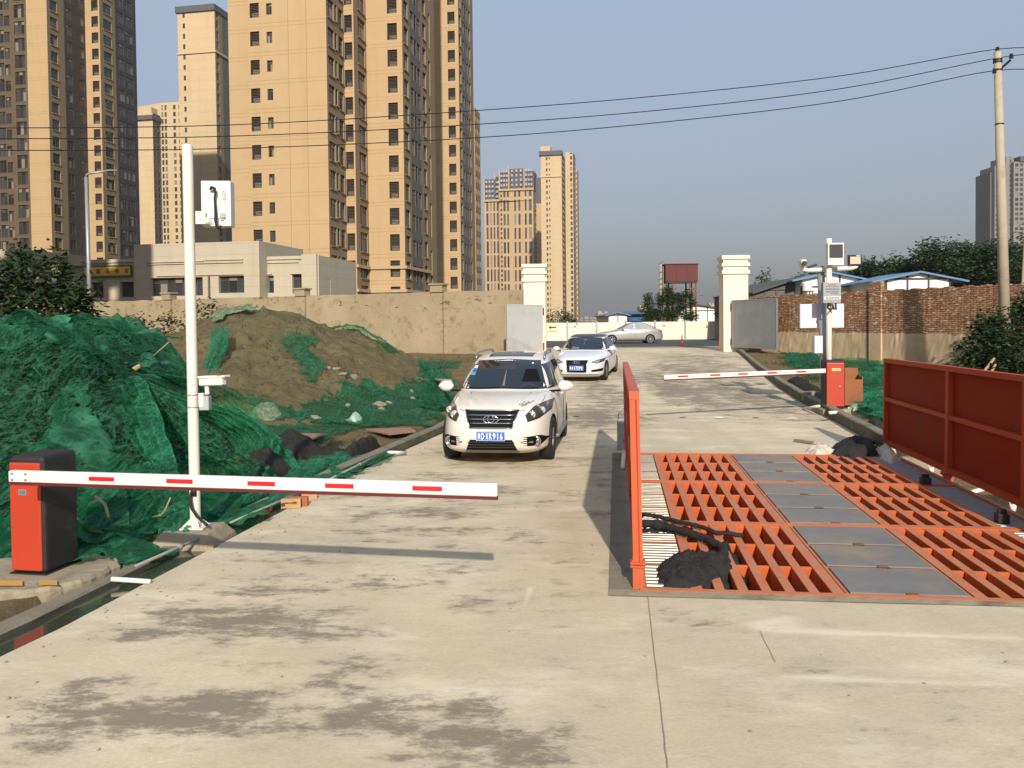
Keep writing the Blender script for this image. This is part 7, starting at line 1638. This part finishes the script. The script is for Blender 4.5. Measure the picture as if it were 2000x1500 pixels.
# black net heaps
def heap(label, pts, h, mat=None, seed=0, st=.034, hf=None, name='black_net_heap', cat='netting', rough=1.0):
    poly = pts; cx = sum(p[0] for p in poly) / len(poly); cy = sum(p[1] for p in poly) / len(poly); hf = hf or (lambda x, y: verge_z(x, y))
    def dist(x, y):
        dm = 9
        for i in range(len(poly)):
            a, b = poly[i], poly[(i + 1) % len(poly)]; dx, dy = b[0] - a[0], b[1] - a[1]; t = max(0, min(1, ((x - a[0]) * dx + (y - a[1]) * dy) / max(1e-9, dx * dx + dy * dy))); dm = min(dm, math.hypot(x - a[0] - dx * t, y - a[1] - dy * t))
        return dm
    def z(x, y):
        jx, jy = .06 * fbm(x * 6, y * 6, seed), .06 * fbm(x * 6, y * 6, seed + 4)
        d = dist(x, y)
        if not in_poly(x + jx, y + jy, poly): return hf(x, y) - d * .9 - .004 if d < .14 else -99
        k = min(1, d / (h * 1.5 + .10)); p = math.sqrt(max(0, 1 - (1 - k) ** 2))
        return hf(x, y) + .008 + h * p * (.72 + .28 * fbm(x * 2.2, y * 2.2, seed)) + rough * p * (.055 * (1 - abs(fbm(x * 6 + y * 3, y * 7, seed + 1))) ** 3 + .022 * fbm(x * 15, y * 15, seed))
    xs_ = [p[0] for p in poly]; ys_ = [p[1] for p in poly]
    m = height_sheet(min(xs_) - .1, max(xs_) + .1, min(ys_) - .1, max(ys_) + .1, st, z, lambda x, y, zz: zz > -50)
    return tag(m.build(name, mat or M['black_net'], smooth=True), label, cat)
def gpl(*l): return [(lambda q: (q.x, q.y))(GR(a, b, .03)) for a, b in l]
heap('black shade net lump at the foot of the brush heap beside the white pole', gpl((446, 932), (500, 915), (560, 915), (575, 930), (520, 952), (450, 950)), .62, seed=1, hf=pk)
heap('black shade net bundle forming the left end of the dark row by the kerb', gpl((528, 873), (560, 858), (600, 860), (625, 880), (590, 902), (545, 898)), .38, seed=2)
heap('thin dark trail of black net joining the two bundles by the kerb', gpl((585, 884), (680, 886), (690, 896), (600, 902)), .12, seed=3, rough=1.6)
heap('black shade net bundle by the kerb in front of the SUV', gpl((660, 896), (690, 878), (735, 870), (772, 880), (745, 895), (700, 904)), .33, seed=4)
heap('black net heap on the slab just past the far right corner of the wash', gpl((1625, 872), (1660, 858), (1705, 862), (1716, 888), (1660, 890), (1628, 886)), .14, seed=5, hf=lambda x, y: road_z(y))
heap('small black net lump at the far end of the right splash panel', gpl((1676, 838), (1720, 826), (1735, 850), (1700, 852)), .34, seed=6)
heap('dark tangled net lying along the right kerb below the far barrier arm', gpl((1535, 748), (1560, 742), (1612, 772), (1612, 790), (1590, 785)), .28, seed=7)
# black cloth on the wheel wash, with its two twisted ropes
zc = lambda x, y: .012
heap('crumpled black net lying on the near left corner of the orange grating', gpl((1285, 1118), (1290, 1098), (1325, 1080), (1390, 1082), (1428, 1088), (1420, 1096), (1432, 1102), (1398, 1110), (1408, 1118), (1375, 1135), (1345, 1142), (1300, 1138)), .05, seed=8, hf=lambda x, y: .0, st=.022)
def rope(label, pts, r_, seed):
    q = []
    for i in range(len(pts) - 1):
        for k in range(8): a, b = pts[i], pts[i + 1]; q.append(a.lerp(b, k / 8) + Vector((.012 * fbm(i + k / 8, seed), .012 * fbm(i + k / 8, seed + 3), .008 * fbm((i * 8 + k) * .6, seed))))
    q.append(pts[-1]); m = MB(); m.tube(q, [r_ * (.75 + .5 * abs(fbm(i * .35, seed))) for i in range(len(q))], 9); tag(m.build('net_rope', M['black_net'], smooth=True), label, 'netting')
rope('upper of two twisted black net ropes crossing the wash under the left panel', [G(1242, 1010, .02), G(1260, 1004, .16), G(1290, 1010, .05), G(1330, 1020, .05), G(1368, 1028, .05), G(1398, 1040, .04), G(1425, 1042, .04), G(1450, 1046, .02)], .028, 3)
rope('lower of two twisted black net ropes, running down to the crumpled net', [G(1242, 1025, .02), G(1262, 1022, .14), G(1300, 1028, .06), G(1340, 1040, .06), G(1380, 1052, .06), G(1405, 1066, .05), G(1414, 1078, .05), G(1405, 1092, .06)], .05, 6)
heap('ragged flap of black net between the rope and the crumpled net', gpl((1395, 1062), (1424, 1066), (1425, 1076), (1418, 1088), (1396, 1086)), .07, seed=9, hf=lambda x, y: .0, st=.022)
# right verge nets and litter
net('green netting spread over the right verge behind the far barrier box', gp((1652, 795), (1655, 740), (1690, 722), (1740, 716), (1790, 730), (1760, 800), (1735, 850), (1700, 836)), .09, sm, M['net_thin'], .06, .16, 31, holes=.55)
net('green netting at the foot of the brick wall left of the grey pole', gp((1522, 700), (1565, 698), (1606, 706), (1612, 760), (1585, 752), (1545, 730)), .10, sm, M['net'], .09, .18, 33, holes=.50)
net('pale green net along the wall foot right of the far barrier', gp((1625, 712), (1720, 708), (1730, 722), (1650, 735)), .12, sm, M['net_thin'], .07, .08, 34)
net('denser green netting lying in folds behind the white sack on the right verge', gp((1668, 800), (1690, 775), (1745, 790), (1740, 835), (1700, 828)), .07, sm, M['net_dense'], .09, .16, 36, holes=.5)
net('green net strip between the rusty box and the wall foot', gp((1650, 745), (1720, 735), (1770, 750), (1700, 762)), .09, sm, M['net_dense'], .09, .16, 38, holes=.6)
def box_thing(name, label, cat, mat, c, d, rz=0, rot=None, bevel=.006):
    m = MB(); m.box(c, d, rz, None, rot); return tag(m.build(name, mat, bevel=bevel), label, cat)
# rusty open box and white sack by the far barrier
c = GR(1664, 792, .12); hb = thing('open_box', 'rusty brown open box behind the far red barrier cabinet', 'box', (c.x, c.y + .4, c.z), R(-14)); m = MB(); s_, hh, tk_ = .34, .62, .02
for p, dd in (((0, -s_, hh / 2), (s_ * 2, tk_, hh)), ((0, s_, hh / 2 + .12), (s_ * 2, tk_, hh + .24)), ((-s_, 0, hh / 2 + .04), (tk_, s_ * 2 - .03, hh + .06)), ((s_, 0, hh / 2 + .04), (tk_, s_ * 2 - .03, hh + .06)), ((0, 0, .05), (s_ * 2 - .05, s_ * 2 - .05, .02))): m.box(p, dd)
m.build('box_sides', pm('rusty_sheet', '8a5430', .8, var=.25, scale=4, dirt='5f3a22', dscale=2), hb, world=False)
heap('crumpled white plastic sack on the green net beside the rusty box', gpl((1648, 795), (1662, 780), (1690, 784), (1694, 796), (1668, 802)), .20, M['white_paint'], 40, .03, None, 'plastic_sack', 'sack', 1.8)
heap('pale woven sack slumped at the far right corner of the wheel wash', gpl((1712, 880), (1738, 872), (1757, 896), (1742, 902), (1722, 893)), .24, M['sack'], 41, .03, lambda x, y: -.02, 'woven_sack', 'sack', 1.4)
heap('grey rags lying on the slab beyond the wheel wash', gpl((1573, 880), (1590, 872), (1625, 874), (1630, 882), (1595, 886)), .09, M['sack'], 42, .03, lambda x, y: road_z(y), 'rag', 'rag', 1.5)
heap('green and white plastic bag standing on the net in front of the soil mound', gps((680, 826), (684, 818), (704, 818), (709, 827), (694, 830)), .40, M['sack_green'], 43, .03, sm, 'plastic_bag', 'bag', 1.2)
heap('low dark green netted bundle at the foot of the soil mound', gps((482, 820), (500, 800), (545, 802), (552, 818), (520, 826)), .34, M['net_faded'], 44, .06, sm, 'netted_bundle', 'bundle', 1.0)
m = MB(); a, b = GR(1552, 863), GR(1588, 868); m.bar(a + Vector((0, 0, .03)), b + Vector((0, 0, .03)), .07, .04); tag(m.build('plank', M['plank']), 'short plank lying on the slab beyond the wheel wash', 'plank')
for lab, p0, p1, z0, wd in (('long pale plank lying along the foot of the brick wall', (1578, 692), (1722, 708), .35, .18), ('dark plank in front of the long pale plank', (1575, 697), (1693, 692), .30, .10), ('thin pole leaning on the netting left of the far barrier pole', (1583, 702), (1612, 730), .25, .08), ('second thin pole leaning on the netting by the grey pole', (1590, 702), (1612, 722), .30, .07)):
    a, b = GR(*p0), GR(*p1); m = MB(); m.bar(a + Vector((0, 0, z0)), b + Vector((0, 0, z0 - .05)), wd, .06); tag(m.build('plank', M['plank']), lab, 'plank')
box_thing('brick_stack', 'short stub of broken brickwork beside the open right gate leaf', 'brickwork', M['red_brick'], GR(1512, 690) + Vector((0, 0, .2)), (.5, .4, .45), .3)
box_thing('concrete_lump', 'grey concrete lump at the base of the grey camera pole', 'rubble', M['stone'], GR(1596, 786, .1) + Vector((.05, .55, .10)), (.40, .3, .26), .4, None, .03)
# boards on the left verge
for lab, pts in (('weathered brown board lying on the net left of the kerb, nearer one', ((556, 848), (640, 850), (600, 862), (578, 858))), ('pinkish board lying on the net left of the kerb, right one', ((715, 840), (800, 838), (812, 844), (760, 850)))):
    m = MB(); q = [GR(a, b, .10) for a, b in pts]; m.add(q + [p + Vector((0, 0, .03)) for p in q], [(3, 2, 1, 0), (4, 5, 6, 7), (0, 1, 5, 4), (1, 2, 6, 5), (2, 3, 7, 6), (3, 0, 4, 7)]); tag(m.build('board', M['plyboard']), lab, 'board')
# stones on the heaps
rg = random.Random(5)
def stone(p, s, mat, label, group, name='stone'):
    m = MB(); bm_ = bmesh.new(); bmesh.ops.create_icosphere(bm_, subdivisions=2, radius=1)
    sc = Vector((rg.uniform(.7, 1.4), rg.uniform(.7, 1.2), rg.uniform(.45, .8))) * s; sd_ = rg.uniform(0, 99)
    vs = [Vector((v.co.x * sc.x, v.co.y * sc.y, v.co.z * sc.z)) * (1 + .25 * fbm(v.co.x * 1.3 + sd_, v.co.y * 1.3, v.co.z * 1.3)) for v in bm_.verts]; bm_.verts.index_update(); fs = [tuple(v.index for v in f.verts) for f in bm_.faces]; bm_.free()
    m.add([p + v + Vector((0, 0, sc.z * .4)) for v in vs], fs); return tag(m.build(name, mat, smooth=False), label, 'stone', group)
for i in range(16):
    px, py = rg.choice([(rg.uniform(640, 700), rg.uniform(690, 760)), (rg.uniform(650, 760), rg.uniform(720, 800)), (rg.uniform(560, 760), rg.uniform(790, 830)), (rg.uniform(780, 850), rg.uniform(760, 800))])
    t = None
    for Y in np.arange(17, 31, .15):                       # where this sight line meets the mound
        q = P(px, py, float(Y))
        if q.z <= surf(q.x, q.y): t = q; break
    if t is not None: stone(Vector((t.x, t.y, surf(t.x, t.y))), rg.uniform(.06, .14), M['stone'], 'grey rubble stone lying on the soil mound or at its foot', 'rubble stones on the soil mound')
for i in range(9):
    q = GR(rg.uniform(175, 235), rg.uniform(1050, 1085)); stone(Vector((q.x, q.y, pk(q.x, q.y) + .05)), rg.uniform(.04, .09), M['stone'], 'small broken stone under the net beside the near barrier cabinet', 'stones beside the near barrier')
# bricks and pipes by the gutter
c = GR(572, 992); bk = thing('loose_bricks', 'two yellowish bricks side by side on the road edge below the barrier arm', 'bricks', (c.x, c.y, 0), R(4))
for (x, y, z, rz) in ((-.02, .0, .058, .05), (.05, .10, .06, -.06)):
    m = MB(); m.box((x, y, z), (.235, .075, .112), rz); m.build('brick', M['loose_brick'] if y == 0 else M['red_brick'], bk, world=False, bevel=.005)
box_thing('brick', 'short brick stub lying just behind the two yellowish bricks', 'brick', M['loose_brick'], GR(604, 974) + Vector((0, 0, .035)), (.20, .08, .07), .2)
box_thing('brick', 'dark red half brick in the gutter left of the two yellowish bricks', 'brick', M['red_brick'], GR(521, 997) + Vector((-.02, .0, .0)), (.16, .10, .10), .5)
def pipe(label, pts, r_, mat, n=8, joints=()):
    m = MB(); m.tube(pts, r_, n)
    for t in joints: p = pts[0].lerp(pts[-1], t); d_ = (pts[-1] - pts[0]).normalized() * .04; m.tube([p - d_, p + d_], r_ * 1.35, n)
    return tag(m.build('conduit_pipe', mat, smooth=True), label, 'pipe')
pipe('grey conduit pipe along the gutter kerb in front of the white pole', [GR(264, 1106, .09), GR(416, 1040, .09)], .015, M['pvc'], joints=(.55,))
pipe('grey conduit pipe along the gutter kerb between the white pole and the bricks', [GR(450, 1021, .09), GR(610, 951, .10)], .015, M['pvc'])
pipe('grey conduit pipe along the kerb from the barrier arm towards the SUV', [GR(640, 938, .10), GR(756, 880, .14)], .016, M['pvc'], joints=(.5,))
pipe('white pipe stub across the gutter beside the near barrier plinth', [GR(218, 1131, .05), GR(294, 1136, .02)], .022, M['pvc_white'])
pipe('thin white pipe stub crossing the kerb left of the SUV', [GR(756, 884, .10), GR(792, 884, .05)], .03, M['pvc_white'])
pipe('thin white pipe stub over the right kerb beside the far barrier', [GR(1569, 798, .03), GR(1600, 793, .22)], .03, M['pvc_white'])
pipe('white pipe on the ground under the far red barrier cabinet', [GR(1620, 806, .22), GR(1652, 805, .2)], .035, M['pvc_white'])
pipe('white pipe sloping up from the pit under the right splash panel', [uv(WW + .10, 4.6, -.08), uv(WW + .95, 5.1, .03)], .03, M['pvc_white'])
pipe('long dry stick poking out left of the SUV mirror', [GR(842, 742, .3), GR(880, 745, .75)], .05, M['dry_wood'])
pipe('white pipe standing against the far end of the left splash panel', [uv(-.10, 5.5, .05), uv(-.07, 7.0, .06)], .03, M['pvc_white'])
m = MB(); c = uv(-.08, 7.55, 0); m.box(c + Vector((0, 0, .24)), (.20, .18, .48), -WA); bk_ = thing('grey_bucket', 'narrow grey box with a wire handle behind the left splash panel', 'box', c, 0); m.build('box', M['galv'], bk_, bevel=.01)
m = MB(); m.tube([c + Vector((-.09, 0, .46)), c + Vector((-.07, 0, .62)), c + Vector((.02, 0, .70)), c + Vector((.09, 0, .48))], .006, 5); m.build('handle', M['ink'], bk_)
# pit on the right of the wash: two white hose fittings
for v, u in ((5.95, WW + .12), (3.5, WW + .15)):
    p = uv(u, v, -.06); f = thing('hose_fitting', 'white hose fitting with two wire ends beside the wash, ' + ('farther one' if v > 5 else 'nearer one'), 'fitting', p, 0)
    m = MB(); m.lathe([(.0, 0), (.035, 0), (.04, .06), (.025, .08), (0, .08)], 10, Matrix.Translation(p)); m.build('cap', M['white_paint'], f, smooth=True)
    m = MB(); m.tube([p + Vector((-.03, 0, .07)), p + Vector((-.05, 0, .16))], .006, 5); m.tube([p + Vector((.03, 0, .07)), p + Vector((.04, 0, .17))], .006, 5); m.build('wire', M['pvc_white'], f)
# ------------------------------------------------------------------ trees and bushes
def tree(name, label, cat, base, trunk_r, limbs, clumps, mat, leaf, per, seed, group=None, droop=.3, dens=1.0):
    rg = random.Random(seed); t = thing(name, label, cat, base, 0, group)
    if limbs:
        for i, (pts, r0) in enumerate(limbs):
            m = MB(); m.tube([Vector(p) for p in pts], [lerp(r0, r0 * .35, k / max(1, len(pts) - 1)) for k in range(len(pts))], 9); m.build('trunk' if i == 0 else 'limb', M['bark'], t, smooth=True)
    m = MB(); m.keepn = True
    for c, rx, ry, rz, n_ in clumps:
        for _ in range(int(n_ * dens)):
            d = Vector((rg.gauss(0, 1), rg.gauss(0, 1), rg.gauss(0, 1))); d.normalize(); k = rg.uniform(.35, 1.08) ** .6
            p = Vector(c) + Vector((d.x * rx * k, d.y * ry * k, d.z * rz * k)); 
            if fbm(p.x * 1.6 / max(rx, .5), p.y * 1.6 / max(rx, .5), p.z * 1.9 / max(rx, .5) + seed) < -.22: continue
            leaf_cards(m, p, per, leaf, rg, droop)
    m.build('crown', mat, t); return t
# the leafy tree at the left edge
tb_ = GR(60, 700, .3); Yt = 19.0; b0 = P(50, 690, Yt); b0.z = .2
def pt_(px, py, dy=0): return P(px, py, Yt + dy)
cl = [(pt_(70, 545), 1.0, .9, .55, 46), (pt_(20, 590, .4), 1.0, .9, .6, 46), (pt_(110, 590), .8, .8, .55, 40), (pt_(60, 625), 1.2, .9, .55, 56), (pt_(122, 570, .3), .45, .5, .3, 20), (pt_(15, 530, .5), .6, .6, .35, 20), (pt_(95, 510, .3), .35, .4, .2, 12), (pt_(138, 612, -.2), .4, .5, .25, 18), (pt_(0, 640), .9, .8, .4, 34), (pt_(110, 640, -.3), .8, .7, .35, 34), (pt_(152, 590), .22, .3, .2, 10), (pt_(45, 505, .6), .3, .3, .2, 9), (pt_(150, 545, .2), .2, .2, .12, 5)]
tree('broadleaf_tree', 'dark leafy broadleaf tree at the left edge in front of the wall', 'tree', (b0.x, b0.y, .2), .09, [([b0, pt_(52, 640), pt_(60, 590), pt_(75, 540)], .09), ([pt_(55, 625), pt_(90, 590), pt_(125, 560)], .045), ([pt_(54, 630), pt_(30, 590), pt_(18, 540)], .045), ([pt_(60, 640), pt_(110, 620), pt_(150, 605)], .04)], cl, M['leaf'], .21, 7, 3, droop=.55, dens=1.6)
for lab, px, py, Y, rx, rz, n_, sd in (('low green bush at the wall foot left of the thick white pole', 290, 640, 24, 1.3, .35, 40, 5), ('small dark bush at the wall foot right of the thick white pole', 402, 622, 26, .55, .55, 26, 6), ('light green weed tuft on the wall foot between tree and pole', 250, 634, 25, .5, .35, 16, 7), ('low weeds behind the brush heap at the left edge', 60, 662, 20, 2.2, .30, 50, 8), ('small bush on the far left of the netted heap top', 200, 655, 20, 1.0, .3, 26, 9)):
    c = P(px, py, Y); tree('bush', lab, 'bush', (c.x, Y, road_z(Y)), 0, [([Vector((c.x, Y, road_z(Y) - .1)), c], .03)], [(c, rx, rx * .6, rz, int(n_ * 3.5))], M['leaf'], .13, 6, sd)
# bushes round the utility pole
cl = []
for px, py, rx, rz, n_, dy in ((1975, 640, 1.0, .55, 60, 0), (1930, 672, .75, .5, 50, -.3), (1990, 690, 1.3, .6, 80, -.6), (1935, 640, .45, .35, 22, .2), (2020, 620, .9, .8, 60, .2), (1985, 610, .5, .35, 22, .4), (1905, 700, .6, .35, 34, -.4), (2000, 730, 1.4, .5, 60, -.8), (1945, 715, .9, .4, 44, -.6)): cl.append((P(px, py, 24 + dy), rx, rx * .8, rz, n_))
b = P(1975, 730, 24); tree('bush', 'dense dark bush growing round the base of the leaning utility pole', 'bush', (b.x, 24, .3), 0, [([Vector((b.x, 24, .2)), P(1980, 640, 24)], .05), ([Vector((b.x, 24, .2)), P(1930, 660, 24)], .04)], cl, M['leaf'], .17, 6, 12, dens=2.4)
for lab, p0, p1 in (('dry stick leaning out of the dark bush, left one', (1920, 728), (1942, 700)), ('dry stick leaning out of the dark bush, right one', (1936, 728), (1944, 712))): m = MB(); m.tube([P(*p0, 22.6), P(*p1, 22.8)], .035, 6); tag(m.build('stick', M['dry_wood']), lab, 'stick')
# trees beyond the right wall
TR = [('broad dark tree directly above the right prefab shed', 1860, 528, 62, 2.9, 1.7, 150), ('dark tree between the utility pole and the broad dark tree', 1920, 536, 60, 2.3, 1.7, 120), ('dark tree right of the utility pole', 1985, 532, 58, 2.2, 1.9, 130), ('low tree behind the roof ridge of the right prefab shed', 1790, 535, 66, 2.3, 1.0, 80), ('feathery tree between the two prefab sheds', 1740, 535, 64, 1.5, .9, 60), ('small tree behind the roof of the left prefab shed', 1690, 535, 66, 1.0, .9, 40), ('lowest tree just right of the floodlight', 1668, 548, 66, .8, .5, 22), ('tree behind the far barrier pole crossarm', 1600, 545, 68, 1.5, .5, 34), ('dark tree at the right edge behind the thin post', 2040, 530, 50, 2.0, 2.6, 100)]
for i, (lab, px, py, Y, rx, rz, n_) in enumerate(TR):
    c = P(px, py, Y); rg = random.Random(50 + i); n_ = int(n_ * 2.6); cl = [(c, rx, rx, rz, n_)]
    for k in range(9): cl.append((c + Vector((rg.uniform(-1, 1) * rx, rg.uniform(-.5, .5) * rx, rg.uniform(-.5, 1.0) * rz)), rx * .42, rx * .4, rz * .42, n_ // 6))
    cl.append((Vector((c.x, c.y, c.z - rz * .9)), rx * .9, rx * .8, rz * .8, n_ // 2))
    tree('broadleaf_tree', lab, 'tree', (c.x, Y, .6), .2, [([Vector((c.x, Y, .4)), Vector((c.x + .2, Y, c.z - rz * .5)), c], .2), ([Vector((c.x + .1, Y, c.z - rz * .6)), c + Vector((rx * .5, 0, rz * .3))], .1)], cl, M['leaf_far'], .30, 8, 60 + i, 'trees beyond the brick wall')
for lab, px, py, top in (('slim poplar left of the pair beside the right pillar', 1484, 555, 538), ('slim taller poplar of the pair beside the right pillar', 1498, 548, 526)):
    c = P(px, py, 70); h_ = P(px, top, 70).z - c.z; tree('poplar_tree', lab, 'tree', (c.x, 70, .6), .1, [([Vector((c.x, 70, .4)), c], .1)], [(c, .38, .4, h_, 42), (c - Vector((0, 0, h_)), .5, .5, h_, 30)], M['leaf_far'], .22, 6, px, 'poplars beside the right pillar')
for lab, px, py, Y, rx, rz, n_ in (('round dark bush at the foot of the tall narrow tower, behind the hoarding', 1088, 622, 70, 1.5, .75, 50), ('smaller bush right of the round one behind the hoarding', 1112, 627, 70, .7, .4, 18), ('leafy twigs sticking out beside the right gate pillar', 1408, 612, 62, .35, .5, 10)):
    c = P(px, py, Y); tree('bush', lab, 'bush', (c.x, Y, .6), 0, [([Vector((c.x, Y, .5)), c], .04)], [(c, rx, rx * .7, rz, int(n_ * 3.5))], M['leaf_far'], .2, 6, px)
# vines climbing the tank stand
vc = []
for px, py, rx, rz, n_ in ((1266, 588, .32, .7, 34), (1268, 610, .38, .7, 34), (1290, 585, .35, .6, 30), (1305, 568, .4, .35, 22), (1310, 585, .5, .6, 34), (1325, 580, .45, .3, 22), (1338, 577, .4, .22, 16), (1330, 596, .55, .6, 40), (1315, 612, 1.0, .5, 60), (1345, 617, .8, .35, 40), (1285, 613, .6, .4, 36), (1352, 590, .18, .35, 12), (1270, 622, .9, .25, 30), (1348, 576, .3, .15, 8), (1256, 604, .25, .2, 8)): vc.append((P(px, py, 75.4), rx, .5, rz, n_))
b = P(1310, 620, 75.4); tree('climbing_vine', 'dark green creeper climbing the legs of the rusty water tank', 'vine', (b.x, 75.4, .6), 0, [([Vector((b.x, 75.4, .5)), P(1310, 575, 75.4)], .06), ([P(1268, 625, 75.4), P(1268, 580, 75.4)], .06)], vc, M['leaf_far'], .2, 6, 77, dens=4.0)
# grass tufts and weeds along the verges
gm_ = MB(); gm_.keepn = True; rg = random.Random(21)
def blades(p, n_, h_):
    for _ in range(n_):
        a = rg.uniform(0, 6.3); d = Vector((math.cos(a), math.sin(a), 0)); b_ = p + d * rg.uniform(0, .08); hh = h_ * rg.uniform(.5, 1.2); s = Vector((-d.y, d.x, 0)) * .008; gm_.add([b_ - s, b_ + s, b_ + d * hh * .5 + Vector((0, 0, hh))], [(0, 1, 2)])
k = 0
while k < 900:
    x, y = rg.uniform(-14, -1), rg.uniform(7.5, 36)
    if rg.random() < .25: x, y = rg.uniform(8, 16), rg.uniform(18, 32)
    if left_dist(x, y) < .7 and x < 6: continue
    if x > 6:
        u, v = to_uv((x, y, 0))
        if u < uR(v) + .5: continue
    if fbm(x * .4, y * .4, 30) < .0: continue
    blades(Vector((x, y, surf(x, y))), 6, .16); k += 1
tag(gm_.build('weeds', M['leaf_wilt']), 'thin weeds and dry grass growing on the verges', 'weeds', kind='stuff')

# ------------------------------------------------------------------ the hazy air
hz = MB(); hz.box((0, 1900, 79), (9200, 6200, 162))
ho = hz.build('haze', (lambda t: t.m)(NT('haze_air')), base=(0, 1900, -2)); ho['kind'] = 'stuff'; ho['label'] = 'thin grey summer haze filling the air'
ht = ho.data.materials[0].node_tree; pv = ht.nodes.new('ShaderNodeVolumePrincipled'); pv.inputs['Color'].default_value = (.36, .36, .365, 1); pv.inputs['Density'].default_value = .00036; pv.inputs['Anisotropy'].default_value = 0.0
ht.links.new(pv.outputs[0], [n for n in ht.nodes if n.type == 'OUTPUT_MATERIAL'][0].inputs['Volume'])

# dark soil in the pit beside the wash, pebbles on the slab
mb = MB(); mb.grid([[(lambda p: Vector((p.x, p.y, verge_z(p.x, p.y) + .03 + .03 * fbm(p.x * 4, p.y * 4))))(uv(lerp(WW + .03, WW + 6.5, i / 44), lerp(.05, WL - .02, j / 48))) for i in range(45)] for j in range(49)]); struct(mb.build('pit_ground', M['pitdirt'], smooth=True))
mb = MB(); q0, q1 = uv(WW + .03, WL + .02), uv(WW + 5, WL + .02); mb.box((q0 + q1) / 2 + Vector((0, .12, -.32)), ((q1 - q0).length, .14, .56), -WA); struct(mb.build('pit_edge', M['plinth']))
rg = random.Random(91); pm_ = MB()
def pebble(x, y, z, s):
    h = [Vector((x + s * math.cos(a) * rg.uniform(.7, 1.2), y + s * math.sin(a) * rg.uniform(.7, 1.2), z)) for a in (0, 1.3, 2.5, 3.8, 5.1)]; t = Vector((x + rg.uniform(-.3, .3) * s, y, z + s * rg.uniform(.5, .9))); pm_.add(h + [t], [(0, 1, 5), (1, 2, 5), (2, 3, 5), (3, 4, 5), (4, 0, 5)])
for _ in range(420):
    v = rg.uniform(-3.5, 16); e = rg.random()
    if e < .45: u = uL(v) + abs(rg.gauss(0, .35)) + .03
    elif e < .7 and 0 < v < WL: u = -.1 - abs(rg.gauss(0, .18))
    elif v < 0: u = rg.uniform(uL(v), 8)
    else: u = rg.uniform(uL(v), -.3)
    if 0 <= v <= WL and u > -.02: continue
    p = uv(u, v); pebble(p.x, p.y, road_z(p.y) + .002, rg.uniform(.006, .016))
tag(pm_.build('pebbles', M['stone']), 'small pebbles and crumbs of concrete scattered over the slab', 'pebbles', kind='stuff')
